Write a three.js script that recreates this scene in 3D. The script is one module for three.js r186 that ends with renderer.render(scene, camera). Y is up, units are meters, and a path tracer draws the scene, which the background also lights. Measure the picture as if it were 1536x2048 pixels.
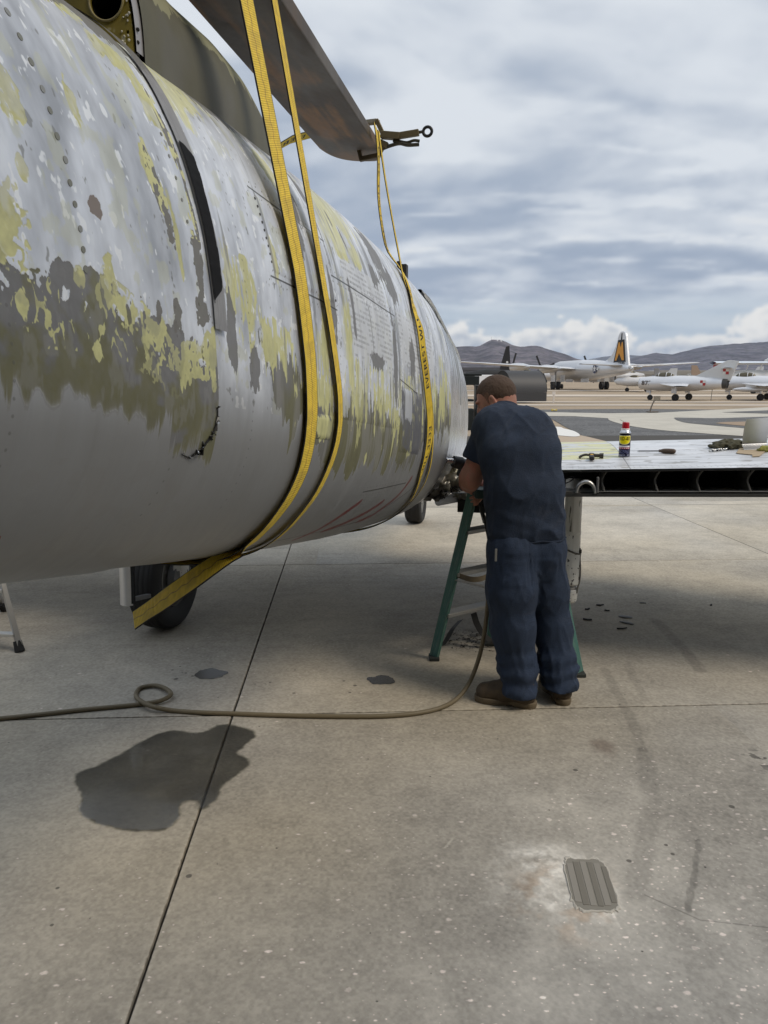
import * as THREE from 'three';
import { mergeGeometries } from 'three/addons/utils/BufferGeometryUtils.js';
import { RoundedBoxGeometry } from 'three/addons/geometries/RoundedBoxGeometry.js';
import { TextGeometry } from 'three/addons/geometries/TextGeometry.js';
import { FontLoader } from 'three/addons/loaders/FontLoader.js';

// ------------------------------------------------------------------ camera, renderer, sky, sun
const scene = new THREE.Scene();
const FOCAL = 1479, HORIZON = 758, PITCH = Math.atan((1024 - HORIZON) / FOCAL), EYE = 1.62;
const camera = new THREE.PerspectiveCamera(2 * Math.atan(1024 / FOCAL) * 180 / Math.PI, 0.75, 0.05, 60000);
camera.position.set(0, EYE, 0);
camera.rotation.x = -PITCH;
const renderer = new THREE.WebGLRenderer({ antialias: true });
renderer.setSize(768, 1024);
renderer.toneMapping = THREE.LinearToneMapping;
renderer.toneMappingExposure = 1.04;
renderer.shadowMap.enabled = true;
renderer.shadowMap.type = THREE.PCFSoftShadowMap;
scene.fog = new THREE.FogExp2(0xaab8d2, 0.00003);

// ------------------------------------------------------------------ noise
function mulberry(a) { return () => { a = (a + 0x6d2b79f5) | 0; let t = Math.imul(a ^ (a >>> 15), 1 | a); t = (t + Math.imul(t ^ (t >>> 7), 61 | t)) ^ t; return ((t ^ (t >>> 14)) >>> 0) / 4294967296; }; }
const SKY = 1.0, BLOCKER_H = 6.5, BLOCKER_Z = 1.7;
const rng = mulberry(20240611);
const NT = new Float32Array(65536); for (let i = 0; i < 65536; i++) NT[i] = rng();
function vn(x, y) {
  const xi = Math.floor(x), yi = Math.floor(y), fx = x - xi, fy = y - yi, u = fx * fx * (3 - 2 * fx), v = fy * fy * (3 - 2 * fy);
  const a = (yi & 255) << 8, b = ((yi + 1) & 255) << 8, c = xi & 255, d = (xi + 1) & 255;
  const p = NT[a | c], q = NT[a | d], r = NT[b | c], s = NT[b | d];
  return p + (q - p) * u + (r - p + (p - q - r + s) * u) * v;
}
function fbm(x, y, o = 4) { let s = 0, a = 0.5, t = 0; for (let i = 0; i < o; i++) { s += a * vn(x + i * 17.3, y + i * 9.7); t += a; a *= 0.5; x *= 2.03; y *= 2.03; } return s / t; }
function vn3(x, y, z) { const zi = Math.floor(z), f = z - zi, w = f * f * (3 - 2 * f); const a = vn(x + zi * 37.7, y + zi * 91.3), b = vn(x + (zi + 1) * 37.7, y + (zi + 1) * 91.3); return a + (b - a) * w; }
const sm = (a, b, x) => { let t = (x - a) / (b - a); t = t < 0 ? 0 : t > 1 ? 1 : t; return t * t * (3 - 2 * t); };
const lerp = (a, b, t) => a + (b - a) * t, clamp = (x, a, b) => x < a ? a : x > b ? b : x;
function pw(tab, x) { if (x <= tab[0][0]) return tab[0][1]; for (let i = 1; i < tab.length; i++) if (x <= tab[i][0]) return lerp(tab[i - 1][1], tab[i][1], (x - tab[i - 1][0]) / (tab[i][0] - tab[i - 1][0])); return tab[tab.length - 1][1]; }
const V = (x, y, z) => new THREE.Vector3(x, y, z);

// ------------------------------------------------------------------ sky: overcast, brighter overhead, low cumulus over the hills
{
  const W = 2048, H = 1024, data = new Float32Array(W * H * 4);
  const mix = (a, b, t) => [lerp(a[0], b[0], t), lerp(a[1], b[1], t), lerp(a[2], b[2], t)];
  for (let j = 0; j < H; j++) for (let i = 0; i < W; i++) {
    const el = ((j + 0.5) / H - 0.5) * 180, az0 = ((i + 0.5) / W) * 360 - 90;
    const az = ((az0 + 540) % 360) - 180, er = el * Math.PI / 180, ar = az * Math.PI / 180;
    const o = (j * W + i) * 4; let c;
    if (el < -0.6) c = [0.3, 0.29, 0.27];
    else {
      const e = Math.max(el, 0), k = 1 / (Math.sin(er) + 0.10), px = Math.sin(ar) * Math.cos(er) * k, pz = Math.cos(ar) * Math.cos(er) * k;
      const wx = fbm(px * 0.9 + 3, pz * 0.9 + 8, 3) - 0.5, wz = fbm(px * 0.9 + 31, pz * 0.9 + 18, 3) - 0.5;
      const big = fbm(px * 0.62 + wx * 0.9 + 10.2, pz * 0.95 + wz * 0.9 + 5.1, 5), med = fbm(px * 1.9 + wx * 1.6 + 40, pz * 2.1 + wz * 1.6 + 11, 6), fine = fbm(px * 6 + wx * 3, pz * 6 + wz * 3 + 3, 5);
      // layer brightness
      const wisp = fbm(px * 2.2 + wx * 3 + 71, pz * 9 + wz * 5 + 15, 5), rag = fbm(px * 3.4 + wx * 2 + 17, pz * 3.6 + wz * 2 + 29, 6);
      let L = 0.575 + 0.68 * (big - 0.5) + 0.55 * (med - 0.5) + 0.26 * (fine - 0.5) + 0.34 * (rag - 0.5) + 0.16 * sm(0.55, 0.74, wisp) * sm(24, 12, e);
      L += 0.10 * Math.exp(-(((e - 9.3) / 1.7) ** 2)) - 0.12 * Math.exp(-(((e - 13.2) / 2.3) ** 2)) + 0.06 * Math.exp(-(((e - 17.5) / 1.6) ** 2)) + 0.05 * sm(17, 30, e);
      L = clamp(L, 0.25, 1.1);
      const t = sm(0.36, 0.86, L);
      c = mix([0.345, 0.412, 0.520], [0.695, 0.740, 0.795], t);
      const warm = sm(0.7, 0.95, L) * sm(14, 7, e); c = mix(c, [0.76, 0.775, 0.785], warm);
      // teal clear band under the layer, then low cumulus
      const low = sm(6.6, 4.2, e); c = mix(c, mix([0.40, 0.50, 0.60], [0.55, 0.62, 0.68], fbm(az * 0.22, e * 1.3 + 20, 4)), low * 0.75);
      if (e < 8) {
        const hump = (a, w, h) => h * Math.exp(-(((az - a) / w) ** 2));
        const top = 1.2 + hump(13.5, 5.2, 3.2) + hump(17.2, 1.8, 1.1) + hump(6, 2.4, 2.6) + hump(24, 4.5, 2.2) + hump(29, 2.6, 3.6) + hump(40, 8, 3) + hump(-20, 12, 2.2) + hump(65, 12, 2.8) + hump(-60, 15, 2.4) + 1.4 * (fbm(az * 0.12 + 50, 2, 3) - 0.5);
        const bx = az * 0.55, by = e * 0.9;
        const b1 = fbm(bx + 7, by, 5), bil = 1 - Math.abs(2 * fbm(bx * 1.7 + 2, by * 1.7 + 9, 4) - 1);
        const d = top + 3.4 * (b1 - 0.5) + 0.8 * (bil - 0.7) - e;
        const m = sm(-0.05, 0.3, d) * sm(0.9, 2.0, e + 1.2 * (b1 - 0.5)) * 0.94;
        const lit = clamp(0.45 + 0.95 * (bil - 0.66) + 0.8 * sm(1.6, 0.1, d) - 0.2 + 1.0 * (fbm(bx * 2.2 - 0.4, by * 2.2 + 0.6, 4) - fbm(bx * 2.2, by * 2.2, 4)), 0, 1);
        c = mix(c, mix([0.44, 0.49, 0.56], [0.86, 0.85, 0.82], lit), m);
        c = mix(c, [0.44, 0.53, 0.66], sm(2.2, 0.2, e) * 0.6);
      }
      const zen = sm(28, 70, e) * 0.35; c = [c[0] * (1 + zen), c[1] * (1 + zen), c[2] * (1 + zen)];
    }
    data[o] = c[0]; data[o + 1] = c[1]; data[o + 2] = c[2]; data[o + 3] = 1;
  }
  const t = new THREE.DataTexture(data, W, H, THREE.RGBAFormat, THREE.FloatType);
  t.mapping = THREE.EquirectangularReflectionMapping; t.magFilter = THREE.LinearFilter; t.minFilter = THREE.LinearFilter; t.wrapS = THREE.RepeatWrapping; t.needsUpdate = true;
  scene.background = t; scene.environment = t; scene.backgroundIntensity = SKY; scene.environmentIntensity = SKY;
}
const sun = new THREE.DirectionalLight(0xfff2df, 1.9);
{
  const az = 112 * Math.PI / 180, el = 50 * Math.PI / 180;      // behind the photographer, to the right
  sun.position.set(Math.sin(az) * Math.cos(el) * 60, Math.sin(el) * 60, -Math.cos(az) * Math.cos(el) * 60);
  sun.target.position.set(0, 0, -6); sun.castShadow = true; sun.shadow.radius = 40; sun.shadow.mapSize.set(2048, 2048);
  const c = sun.shadow.camera; c.left = -25; c.right = 25; c.top = 25; c.bottom = -25; c.near = 1; c.far = 150;
  sun.name = 'sun'; scene.add(sun, sun.target);
}

// ------------------------------------------------------------------ pixels of the photograph to points of the place (design aid: real positions come out)
function ray(x, y) { const dx = (x - 768) / FOCAL, dy = -(y - 1024) / FOCAL, c = Math.cos(PITCH), s = Math.sin(PITCH); return V(dx, dy * c - s, -c - dy * s); }
function at(x, y, z) { const d = ray(x, y), t = z / d.z; return V(d.x * t, EYE + d.y * t, z); }
function gp(x, y, h = 0) { const d = ray(x, y), t = (h - EYE) / d.y; return V(d.x * t, h, d.z * t); }

// ------------------------------------------------------------------ objects
const used = {};
function numbered(n) { if (used[n] === undefined) { used[n] = 0; return n; } used[n]++; return n + '_' + String(used[n]).padStart(3, '0'); }
function tag(o, label, category, group, kind) { if (label) o.userData.label = label; if (category) o.userData.category = category; if (group) o.userData.group = group; if (kind) o.userData.kind = kind; return o; }
function thing(name, label, category, pos, turn = 0, group) { const g = new THREE.Group(); g.name = numbered(name); if (pos) g.position.copy(pos); g.rotation.y = turn; tag(g, label, category, group); scene.add(g); return g; }
function part(parent, name, geo, mat, pos, rot) {
  const m = new THREE.Mesh(geo, mat); m.name = parent === scene ? numbered(name) : name; m.castShadow = true; m.receiveShadow = true;
  if (pos) m.position.copy(pos); if (rot) m.rotation.set(rot[0], rot[1], rot[2]); parent.add(m); return m;
}
const M = (rgb, roughness = 0.7, metalness = 0, more = {}) => new THREE.MeshStandardMaterial({ color: new THREE.Color().setRGB(rgb[0], rgb[1], rgb[2]), roughness, metalness, ...more });
const box = (w, h, d, x = 0, y = 0, z = 0, r = 0.004) => { const g = new RoundedBoxGeometry(w, h, d, 2, Math.min(r, w / 3, h / 3, d / 3)); g.translate(x, y, z); return g; };
function rod(a, b, r, r2 = r, seg = 12) { const d = b.clone().sub(a), g = new THREE.CylinderGeometry(r2, r, d.length(), seg); g.applyQuaternion(new THREE.Quaternion().setFromUnitVectors(V(0, 1, 0), d.clone().normalize())); const c = a.clone().add(b).multiplyScalar(0.5); g.translate(c.x, c.y, c.z); return g; }
function bar(a, b, w, t, up = V(0, 1, 0), r = 0.003) { const d = b.clone().sub(a), L = d.length(); d.normalize(); const x = new THREE.Vector3().crossVectors(up, d).normalize(), y = new THREE.Vector3().crossVectors(d, x); const g = new RoundedBoxGeometry(w, t, L, 2, Math.min(r, w / 3, t / 3)); g.applyMatrix4(new THREE.Matrix4().makeBasis(x, y, d)); const c = a.clone().add(b).multiplyScalar(0.5); g.translate(c.x, c.y, c.z); return g; }
function tube(pts, r, seg = 80, rad = 10, closed = false) { return new THREE.TubeGeometry(new THREE.CatmullRomCurve3(pts, closed), seg, r, rad, closed); }
function ngeo(g) { return g.index ? g.toNonIndexed() : g; }
function merge(list) { return mergeGeometries(list.map((g) => { const h = ngeo(g); for (const k of Object.keys(h.attributes)) if (!['position', 'normal', 'uv'].includes(k)) h.deleteAttribute(k); if (!h.attributes.uv) h.setAttribute('uv', new THREE.BufferAttribute(new Float32Array(h.attributes.position.count * 2), 2)); return h; })); }
function gridGeo(nu, nv, f, closedIndex = true) {   // f(i/nu, j/nv) -> [x,y,z,u,v]
  const P = [], U = [], I = [];
  for (let i = 0; i <= nu; i++) for (let j = 0; j <= nv; j++) { const q = f(i / nu, j / nv); P.push(q[0], q[1], q[2]); U.push(q[3] ?? i / nu, q[4] ?? j / nv); }
  for (let i = 0; i < nu; i++) for (let j = 0; j < nv; j++) { const a = i * (nv + 1) + j, b = a + nv + 1; I.push(a, b, a + 1, b, b + 1, a + 1); }
  const g = new THREE.BufferGeometry(); g.setAttribute('position', new THREE.Float32BufferAttribute(P, 3)); g.setAttribute('uv', new THREE.Float32BufferAttribute(U, 2)); g.setIndex(I); g.computeVertexNormals(); return g;
}
function poly(pts, y, uvScale = 1) {   // flat ground sheet from world points, facing up, uv in metres
  const s = new THREE.Shape(pts.map((p) => new THREE.Vector2(p.x, -p.z))), g = new THREE.ShapeGeometry(s); g.rotateX(-Math.PI / 2); g.translate(0, y, 0); return g;
}
function dtex(w, h, f, srgb = false) {     // f(u, v, out[4]) in 0..1, bytes; srgb: f gives linear values
  const d = new Uint8Array(w * h * 4), o = [0, 0, 0, 1];
  for (let j = 0, k = 0; j < h; j++) for (let i = 0; i < w; i++, k += 4) { o[3] = 1; f((i + 0.5) / w, (j + 0.5) / h, o); for (let c = 0; c < 3; c++) { let x = clamp(o[c], 0, 1); if (srgb) x = x <= 0.0031308 ? x * 12.92 : 1.055 * Math.pow(x, 1 / 2.4) - 0.055; d[k + c] = x * 255 + 0.5; } d[k + 3] = o[3] * 255; }
  const t = new THREE.DataTexture(d, w, h, THREE.RGBAFormat); if (srgb) t.colorSpace = THREE.SRGBColorSpace; t.magFilter = THREE.LinearFilter; t.minFilter = THREE.LinearMipmapLinearFilter; t.wrapS = t.wrapT = THREE.RepeatWrapping; t.needsUpdate = true; return t;
}
// colour, roughness/metalness and height textures out of one function f(u, v, c) that sets c.r c.g c.b c.rough c.metal c.h
function dtex3(w, h, f, use = 'mrb') {
  const A = new Uint8Array(w * h * 4), B = new Uint8Array(w * h * 4), Cc = new Uint8Array(w * h * 4), c = { r: 0, g: 0, b: 0, rough: 0.6, metal: 0, h: 0.5 };
  const enc = new Uint8Array(4096); for (let i = 0; i < 4096; i++) { const x = i / 4095; enc[i] = 255 * (x <= 0.0031308 ? x * 12.92 : 1.055 * Math.pow(x, 1 / 2.4) - 0.055) + 0.5; }
  for (let j = 0, k = 0; j < h; j++) for (let i = 0; i < w; i++, k += 4) {
    f((i + 0.5) / w, (j + 0.5) / h, c);
    A[k] = enc[clamp(c.r, 0, 1) * 4095 | 0]; A[k + 1] = enc[clamp(c.g, 0, 1) * 4095 | 0]; A[k + 2] = enc[clamp(c.b, 0, 1) * 4095 | 0]; A[k + 3] = 255;
    B[k] = 255; B[k + 1] = clamp(c.rough, 0, 1) * 255; B[k + 2] = clamp(c.metal, 0, 1) * 255; B[k + 3] = 255;
    const q = clamp(c.h, 0, 1) * 255; Cc[k] = Cc[k + 1] = Cc[k + 2] = q; Cc[k + 3] = 255;
  }
  const mk = (d, s) => { const t = new THREE.DataTexture(d, w, h, THREE.RGBAFormat); if (s) t.colorSpace = THREE.SRGBColorSpace; t.magFilter = THREE.LinearFilter; t.minFilter = THREE.LinearMipmapLinearFilter; t.wrapS = t.wrapT = THREE.RepeatWrapping; t.needsUpdate = true; return t; };
  return { map: mk(A, true), rm: use.includes('r') ? mk(B) : null, bump: use.includes('b') ? mk(Cc) : null, rough: c.rough, metal: c.metal };
}
const matOf = (t, bumpScale, more = {}) => new THREE.MeshStandardMaterial({ map: t.map, roughness: t.rm ? 1 : t.rough, metalness: t.rm ? 1 : t.metal, ...(t.rm ? { roughnessMap: t.rm, metalnessMap: t.rm } : {}), ...(t.bump ? { bumpMap: t.bump, bumpScale } : {}), ...more });
const rep = (t, x, y = x) => { for (const k of ['map', 'rm', 'bump']) if (t[k]) t[k].repeat.set(x, y); return t; };
// a closed surface from a signed distance field, on a grid of cells (surface nets)
function sdfGeo(f, lo, hi, cell, uvScale = 1) {
  const nx = Math.ceil((hi[0] - lo[0]) / cell) + 1, ny = Math.ceil((hi[1] - lo[1]) / cell) + 1, nz = Math.ceil((hi[2] - lo[2]) / cell) + 1;
  const F = new Float32Array(nx * ny * nz), id = (i, j, k) => (k * ny + j) * nx + i;
  for (let k = 0; k < nz; k++) for (let j = 0; j < ny; j++) for (let i = 0; i < nx; i++) F[id(i, j, k)] = f(lo[0] + i * cell, lo[1] + j * cell, lo[2] + k * cell);
  const vi = new Int32Array(nx * ny * nz).fill(-1), P = [], I = [];
  for (let k = 0; k < nz - 1; k++) for (let j = 0; j < ny - 1; j++) for (let i = 0; i < nx - 1; i++) {
    let sx = 0, sy = 0, sz = 0, n = 0;
    const c = []; for (let q = 0; q < 8; q++) c.push(F[id(i + (q & 1), j + ((q >> 1) & 1), k + (q >> 2))]);
    for (let a = 0; a < 8; a++) for (let b = 1; b < 8; b <<= 1) if (!(a & b)) { const u = c[a], w = c[a | b]; if ((u < 0) !== (w < 0)) { const t = u / (u - w); sx += (a & 1) + (b === 1 ? t : 0); sy += ((a >> 1) & 1) + (b === 2 ? t : 0); sz += (a >> 2) + (b === 4 ? t : 0); n++; } }
    if (n) { vi[id(i, j, k)] = P.length / 3; P.push(lo[0] + (i + sx / n) * cell, lo[1] + (j + sy / n) * cell, lo[2] + (k + sz / n) * cell); }
  }
  const quad = (a, b, c, d, flip) => { if (a < 0 || b < 0 || c < 0 || d < 0) return; if (flip) I.push(a, c, b, a, d, c); else I.push(a, b, c, a, c, d); };
  for (let k = 1; k < nz - 1; k++) for (let j = 1; j < ny - 1; j++) for (let i = 1; i < nx - 1; i++) {
    const v = F[id(i, j, k)] < 0;
    if (v !== (F[id(i + 1, j, k)] < 0)) quad(vi[id(i, j - 1, k - 1)], vi[id(i, j, k - 1)], vi[id(i, j, k)], vi[id(i, j - 1, k)], !v);
    if (v !== (F[id(i, j + 1, k)] < 0)) quad(vi[id(i - 1, j, k - 1)], vi[id(i - 1, j, k)], vi[id(i, j, k)], vi[id(i, j, k - 1)], !v);
    if (v !== (F[id(i, j, k + 1)] < 0)) quad(vi[id(i - 1, j - 1, k)], vi[id(i, j - 1, k)], vi[id(i, j, k)], vi[id(i - 1, j, k)], !v);
  }
  const g = new THREE.BufferGeometry(); g.setAttribute('position', new THREE.Float32BufferAttribute(P, 3)); g.setIndex(I); g.computeVertexNormals();
  const U = []; for (let i = 0; i < P.length; i += 3) U.push((P[i] + P[i + 2]) * uvScale, P[i + 1] * uvScale); g.setAttribute('uv', new THREE.Float32BufferAttribute(U, 2)); return g;
}
const smin = (a, b, k) => { const h = Math.max(k - Math.abs(a - b), 0) / k; return Math.min(a, b) - h * h * k * 0.25; };
function cap(x, y, z, a, b, ra, rb) { const bx = b.x - a.x, by = b.y - a.y, bz = b.z - a.z, px = x - a.x, py = y - a.y, pz = z - a.z; let t = (px * bx + py * by + pz * bz) / (bx * bx + by * by + bz * bz + 1e-9); t = t < 0 ? 0 : t > 1 ? 1 : t; return Math.hypot(px - bx * t, py - by * t, pz - bz * t) - (ra + (rb - ra) * t); }
// ------------------------------------------------------------------ terrain, apron, paths, hills
const terrainY = (d) => pw([[-1e4, -0.16], [18, -0.16], [19, -0.03], [45, -0.03], [60, -0.28], [72, -0.42], [95, -0.32], [129, -0.2], [160, 0], [60000, 0]], d);
{
  const zs = [60, 20, 0, -10, -18, -19, -30, -45, -52, -60, -66, -72, -80, -95, -112, -129, -160, -260, -500, -1200, -3000, -8000, -20000];
  const xs = [-30000, -8000, -2000, -600, -200, -80, -40, -15, 0, 15, 40, 80, 200, 600, 2000, 8000, 30000];
  const g = gridGeo(zs.length - 1, xs.length - 1, (a, b) => { const z = zs[Math.round(a * (zs.length - 1))], x = xs[Math.round(b * (xs.length - 1))]; return [x, terrainY(-z), z, x / 24, z / 24]; });
  const t = dtex3(512, 512, (u, v, c) => {
    const X = u * 24, Y = v * 24, n = fbm(u * 8, v * 8, 5), st = fbm(u * 6, v * 40, 4), f = fbm(X * 9, Y * 9, 3);
    const k = 0.78 + 0.35 * (n - 0.5) + 0.4 * (st - 0.5) + 0.35 * (f - 0.5);
    c.r = 0.43 * k; c.g = 0.335 * k; c.b = 0.23 * k; c.rough = 0.95; c.metal = 0; c.h = f;
  }, 'm');
  tag(part(scene, 'ground', g, matOf(t, 0.02)), 'flat tan dirt field stretching from the apron to the hills', null, null, 'structure');
}
// --- concrete: one function of place, used for the near slabs and (without the marks) for the rest
const AP = V(-0.742, 0, -3.389), APR = 0.048, SX = 4.52, SZ = 2.98;
const apLoc = (p) => { const dx = p.x - AP.x, dz = p.z - AP.z, c = Math.cos(APR), s = Math.sin(APR); return [dx * c - dz * s, dx * s + dz * c]; };
const L = (px, py) => apLoc(gp(px, py));
function segD(x, z, P) { let m = 1e9; for (let i = 1; i < P.length; i++) { const a = P[i - 1], b = P[i], vx = b[0] - a[0], vz = b[1] - a[1]; const t = clamp(((x - a[0]) * vx + (z - a[1]) * vz) / (vx * vx + vz * vz), 0, 1); m = Math.min(m, Math.hypot(x - a[0] - vx * t, z - a[1] - vz * t)); } return m; }
const tyre1 = [L(1210, 1340), L(1262, 1440), L(1285, 1500)], tyre2 = [L(1290, 1500), L(1303, 1600), L(1290, 1690), L(1268, 1790)], tyre3 = [L(1396, 1680), L(1390, 1740), L(1376, 1820)], tyre4 = [L(1255, 1330), L(1290, 1400)], wire = [L(1290, 1790), L(1400, 1840), L(1536, 1855)];
const coreC = L(1180, 1768), stain1 = L(1206, 1493), stain2 = L(1530, 1520), smear = [L(1310, 1240), L(1370, 1300), L(1400, 1340)], scr = [L(890, 1695), L(905, 1678)], swarf = L(960, 1280), under = L(850, 1090);
const drops = [[345, 1340, 1], [352, 1358, 1.6], [372, 1346, 1], [360, 1333, 0.9], [385, 1352, 1], [540, 1365, 0.9], [588, 1386, 1], [688, 1362, 1], [710, 1371, 1.2], [700, 1385, 1], [590, 1340, 0.6], [378, 1752, 1.2], [115, 1776, 0.8], [104, 1850, 0.8], [1151, 1540, 1.2], [1258, 1722, 1.2], [1332, 1690, 0.9], [1345, 1708, 0.9], [1463, 1613, 1.4], [1510, 1440, 1.4], [1060, 1430, 0.7]].map(([a, b, r]) => [...L(a, b), r * 0.009]);
const PUD = [[150, 1555], [165, 1598], [158, 1620], [185, 1642], [225, 1655], [280, 1662], [330, 1657], [357, 1636], [360, 1609], [393, 1601], [402, 1618], [430, 1600], [445, 1570], [472, 1550], [497, 1530], [492, 1515], [474, 1505], [502, 1480], [508, 1464], [480, 1455], [440, 1450], [400, 1466], [340, 1462], [290, 1480], [250, 1503], [200, 1530], [163, 1543]];
const PUDL = new THREE.CatmullRomCurve3(PUD.map(([x, y]) => { const q = L(x, y); return V(q[0], 0, q[1]); }), true, 'catmullrom', 0.6).getPoints(110).map((p) => [p.x, p.z]), PUB = [Math.min(...PUDL.map((p) => p[0])) - 0.06, Math.max(...PUDL.map((p) => p[0])) + 0.06, Math.min(...PUDL.map((p) => p[1])) - 0.06, Math.max(...PUDL.map((p) => p[1])) + 0.06];
const pudD = (x, z) => x < PUB[0] || x > PUB[1] || z < PUB[2] || z > PUB[3] ? 1 : segD(x, z, PUDL);
const inPud = (x, z) => { let q = false; for (let i = 0, j = PUDL.length - 1; i < PUDL.length; j = i++) { const a = PUDL[i], b = PUDL[j]; if ((a[1] > z) !== (b[1] > z) && x < (b[0] - a[0]) * (z - a[1]) / (b[1] - a[1]) + a[0]) q = !q; } return q; };
function concrete(x, z, c, marks) {
  const big = fbm(x * 0.55 + 9, z * 0.55 + 4, 3), med = fbm(x * 2.2 + 3, z * 2.2, 4), sml = fbm(x * 11, z * 11, 3), grain = fbm(x * 90, z * 90, 3), drag = fbm(x * 3.5 + 40, z * 26 + 7, 3);
  let k = (marks ? (z > 0 ? 0.88 : 0.98) : 1.12) * (1 + 0.5 * (big - 0.5) + 0.40 * (med - 0.5) + 0.26 * (sml - 0.5) + 0.55 * (grain - 0.5) + 0.14 * (drag - 0.5));  // near slabs darker: slab tone together with the shade over them, painted in
  const w = clamp(0.5 + 1.6 * (fbm(x * 0.8 + 70, z * 0.8 + 21, 3) - 0.5), 0, 1);    // tan to grey
  let r = lerp(0.348, 0.382, w), g = lerp(0.329, 0.338, w), b = lerp(0.292, 0.262, w), h = 0.5 + 0.6 * (grain - 0.5) + 0.25 * (sml - 0.5), rough = 0.82;
  if (marks) {
    const rightSide = sm(0.1, 1.3, x) * sm(0.15, 0.9, z), near = sm(0.9, 1.8, z);
    const gr = 0.7 * rightSide + 0.4 * near; r = lerp(r, 0.350, gr); g = lerp(g, 0.330, gr); b = lerp(b, 0.294, gr);
    // scuffed whitish bloom and paint flecks
    const bloom = sm(0.52, 0.8, fbm(x * 3 + 5, z * 2.2 + 60, 4)) * (0.25 * rightSide + 0.18 * near + 0.04); k += bloom * 0.85;
    for (let q = 0; q < 2; q++) {
      const cs = q ? 0.028 : 0.05, ix = Math.floor(x / cs), iz = Math.floor(z / cs), a = NT[((iz * 7 + 13 * q) & 255) << 8 | (ix & 255)], b1 = NT[((iz * 3 + 5) & 255) << 8 | ((ix * 5 + 9) & 255)], b2 = NT[((iz * 5 + 77) & 255) << 8 | ((ix * 3 + 55) & 255)];
      const dens = 0.03 + (q ? 0.40 : 0.42) * rightSide * sm(0.36, 0.62, fbm(x * 1.7 + 90, z * 1.7, 2) * 0.75 + 0.25 * rightSide) + 0.22 * near;
      if (a < dens) {
        const dx = x - (ix + 0.25 + 0.5 * b1) * cs, dz = (z - (iz + 0.25 + 0.5 * b2) * cs) * (0.9 + b1), R = (q ? 0.0042 : 0.0082) * (0.25 + b2 * b2 * 1.3), e = sm(R, R * 0.5, Math.hypot(dx, dz) + 0.007 * (fbm(x * 160, z * 160, 2) - 0.5));
        if (e > 0) { const wt = (0.35 + 0.65 * b1) * e; r = lerp(r, 0.80, wt); g = lerp(g, 0.70, wt); b = lerp(b, 0.64, wt); h += 0.15 * e; }
      }
    }
    { const cs = 0.085, ix = Math.floor(x / cs), iz = Math.floor(z / cs), a = NT[((iz * 11 + 3) & 255) << 8 | ((ix * 7 + 1) & 255)], b1 = NT[((iz * 3 + 15) & 255) << 8 | ((ix * 5 + 19) & 255)], b2 = NT[((iz * 5 + 7) & 255) << 8 | ((ix * 3 + 5) & 255)]; if (a < 0.045) { const R = 0.0035 * (0.4 + b1), e = sm(R, R * 0.6, Math.hypot(x - (ix + 0.2 + 0.6 * b1) * cs, z - (iz + 0.2 + 0.6 * b2) * cs)); k *= 1 - 0.8 * e; } }
    // chalky splash left of the cored patch
    { const dx = x - coreC[0], dz = z - coreC[1], d = Math.hypot(dx * 1.0, dz * 1.25), m = sm(0.30, 0.05, d + 0.30 * (fbm(x * 7, z * 7 + 30, 4) - 0.5) + (dx > 0.03 ? dx * 2.2 : dx < 0 ? -0.12 * sm(0, -0.2, dx) : 0)); const mm = Math.min(1, m * 1.9 * Math.max(0, fbm(x * 30, z * 30, 4) - 0.18)); r = lerp(r, 0.70, mm); g = lerp(g, 0.67, mm); b = lerp(b, 0.61, mm); const rust = sm(0.24, 0.10, Math.hypot(dx + 0.10, dz - 0.06)) * sm(0.5, 0.7, fbm(x * 14 + 8, z * 14, 3)) * 0.35; r = lerp(r, 0.36, rust); g = lerp(g, 0.23, rust); b = lerp(b, 0.13, rust); }
    const ty = (P, wd, s) => { const d = segD(x, z, P); return d < wd * 1.6 ? s * sm(wd, wd * 0.45, d + 0.02 * (fbm(x * 40, z * 12, 2) - 0.5)) * (0.45 + 0.75 * fbm(x * 60, z * 60, 2)) : 0; };
    k *= 1 - ty(tyre1, 0.035, 0.22) - ty(tyre4, 0.03, 0.2) - ty(tyre2, 0.05, 0.24) - ty(tyre3, 0.014, 0.38) - ty(smear, 0.05, 0.3);
    { const d = segD(x, z, wire); k *= 1 - 0.35 * sm(0.004, 0.001, d); }
    { const d = segD(x, z, scr); k += 0.3 * sm(0.006, 0.002, d); }
    { const d = Math.hypot(x - stain1[0], (z - stain1[1]) * 0.8), m = sm(0.085, 0.02, d + 0.06 * (fbm(x * 22, z * 22, 3) - 0.5)) * 0.6; r = lerp(r, 0.14, m); g = lerp(g, 0.10, m); b = lerp(b, 0.075, m); }
    { const d = Math.hypot(x - stain2[0], z - stain2[1]), m = sm(0.14, 0.02, d) * sm(0.55, 0.62, fbm(x * 30, z * 30, 3)) * 0.85; r = lerp(r, 0.05, m); g = lerp(g, 0.045, m); b = lerp(b, 0.04, m); }
    for (const [dx, dz, R] of drops) { const d = Math.hypot(x - dx, z - dz); if (d < R * 2.2) { const m = sm(R, R * 0.75, d + R * 0.6 * (fbm(x * 50, z * 50, 2) - 0.5)) * 0.8; r = lerp(r, 0.07, m); g = lerp(g, 0.062, m); b = lerp(b, 0.052, m); } }
    // metal dust and rusty grit under the wing root and the fuselage
    { const d = Math.hypot(x - swarf[0], z - swarf[1]), m = sm(0.34, 0.02, d) * sm(0.50, 0.60, fbm(x * 34, z * 34, 3)) * 0.75; r = lerp(r, 0.045, m); g = lerp(g, 0.04, m); b = lerp(b, 0.035, m); }
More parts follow.
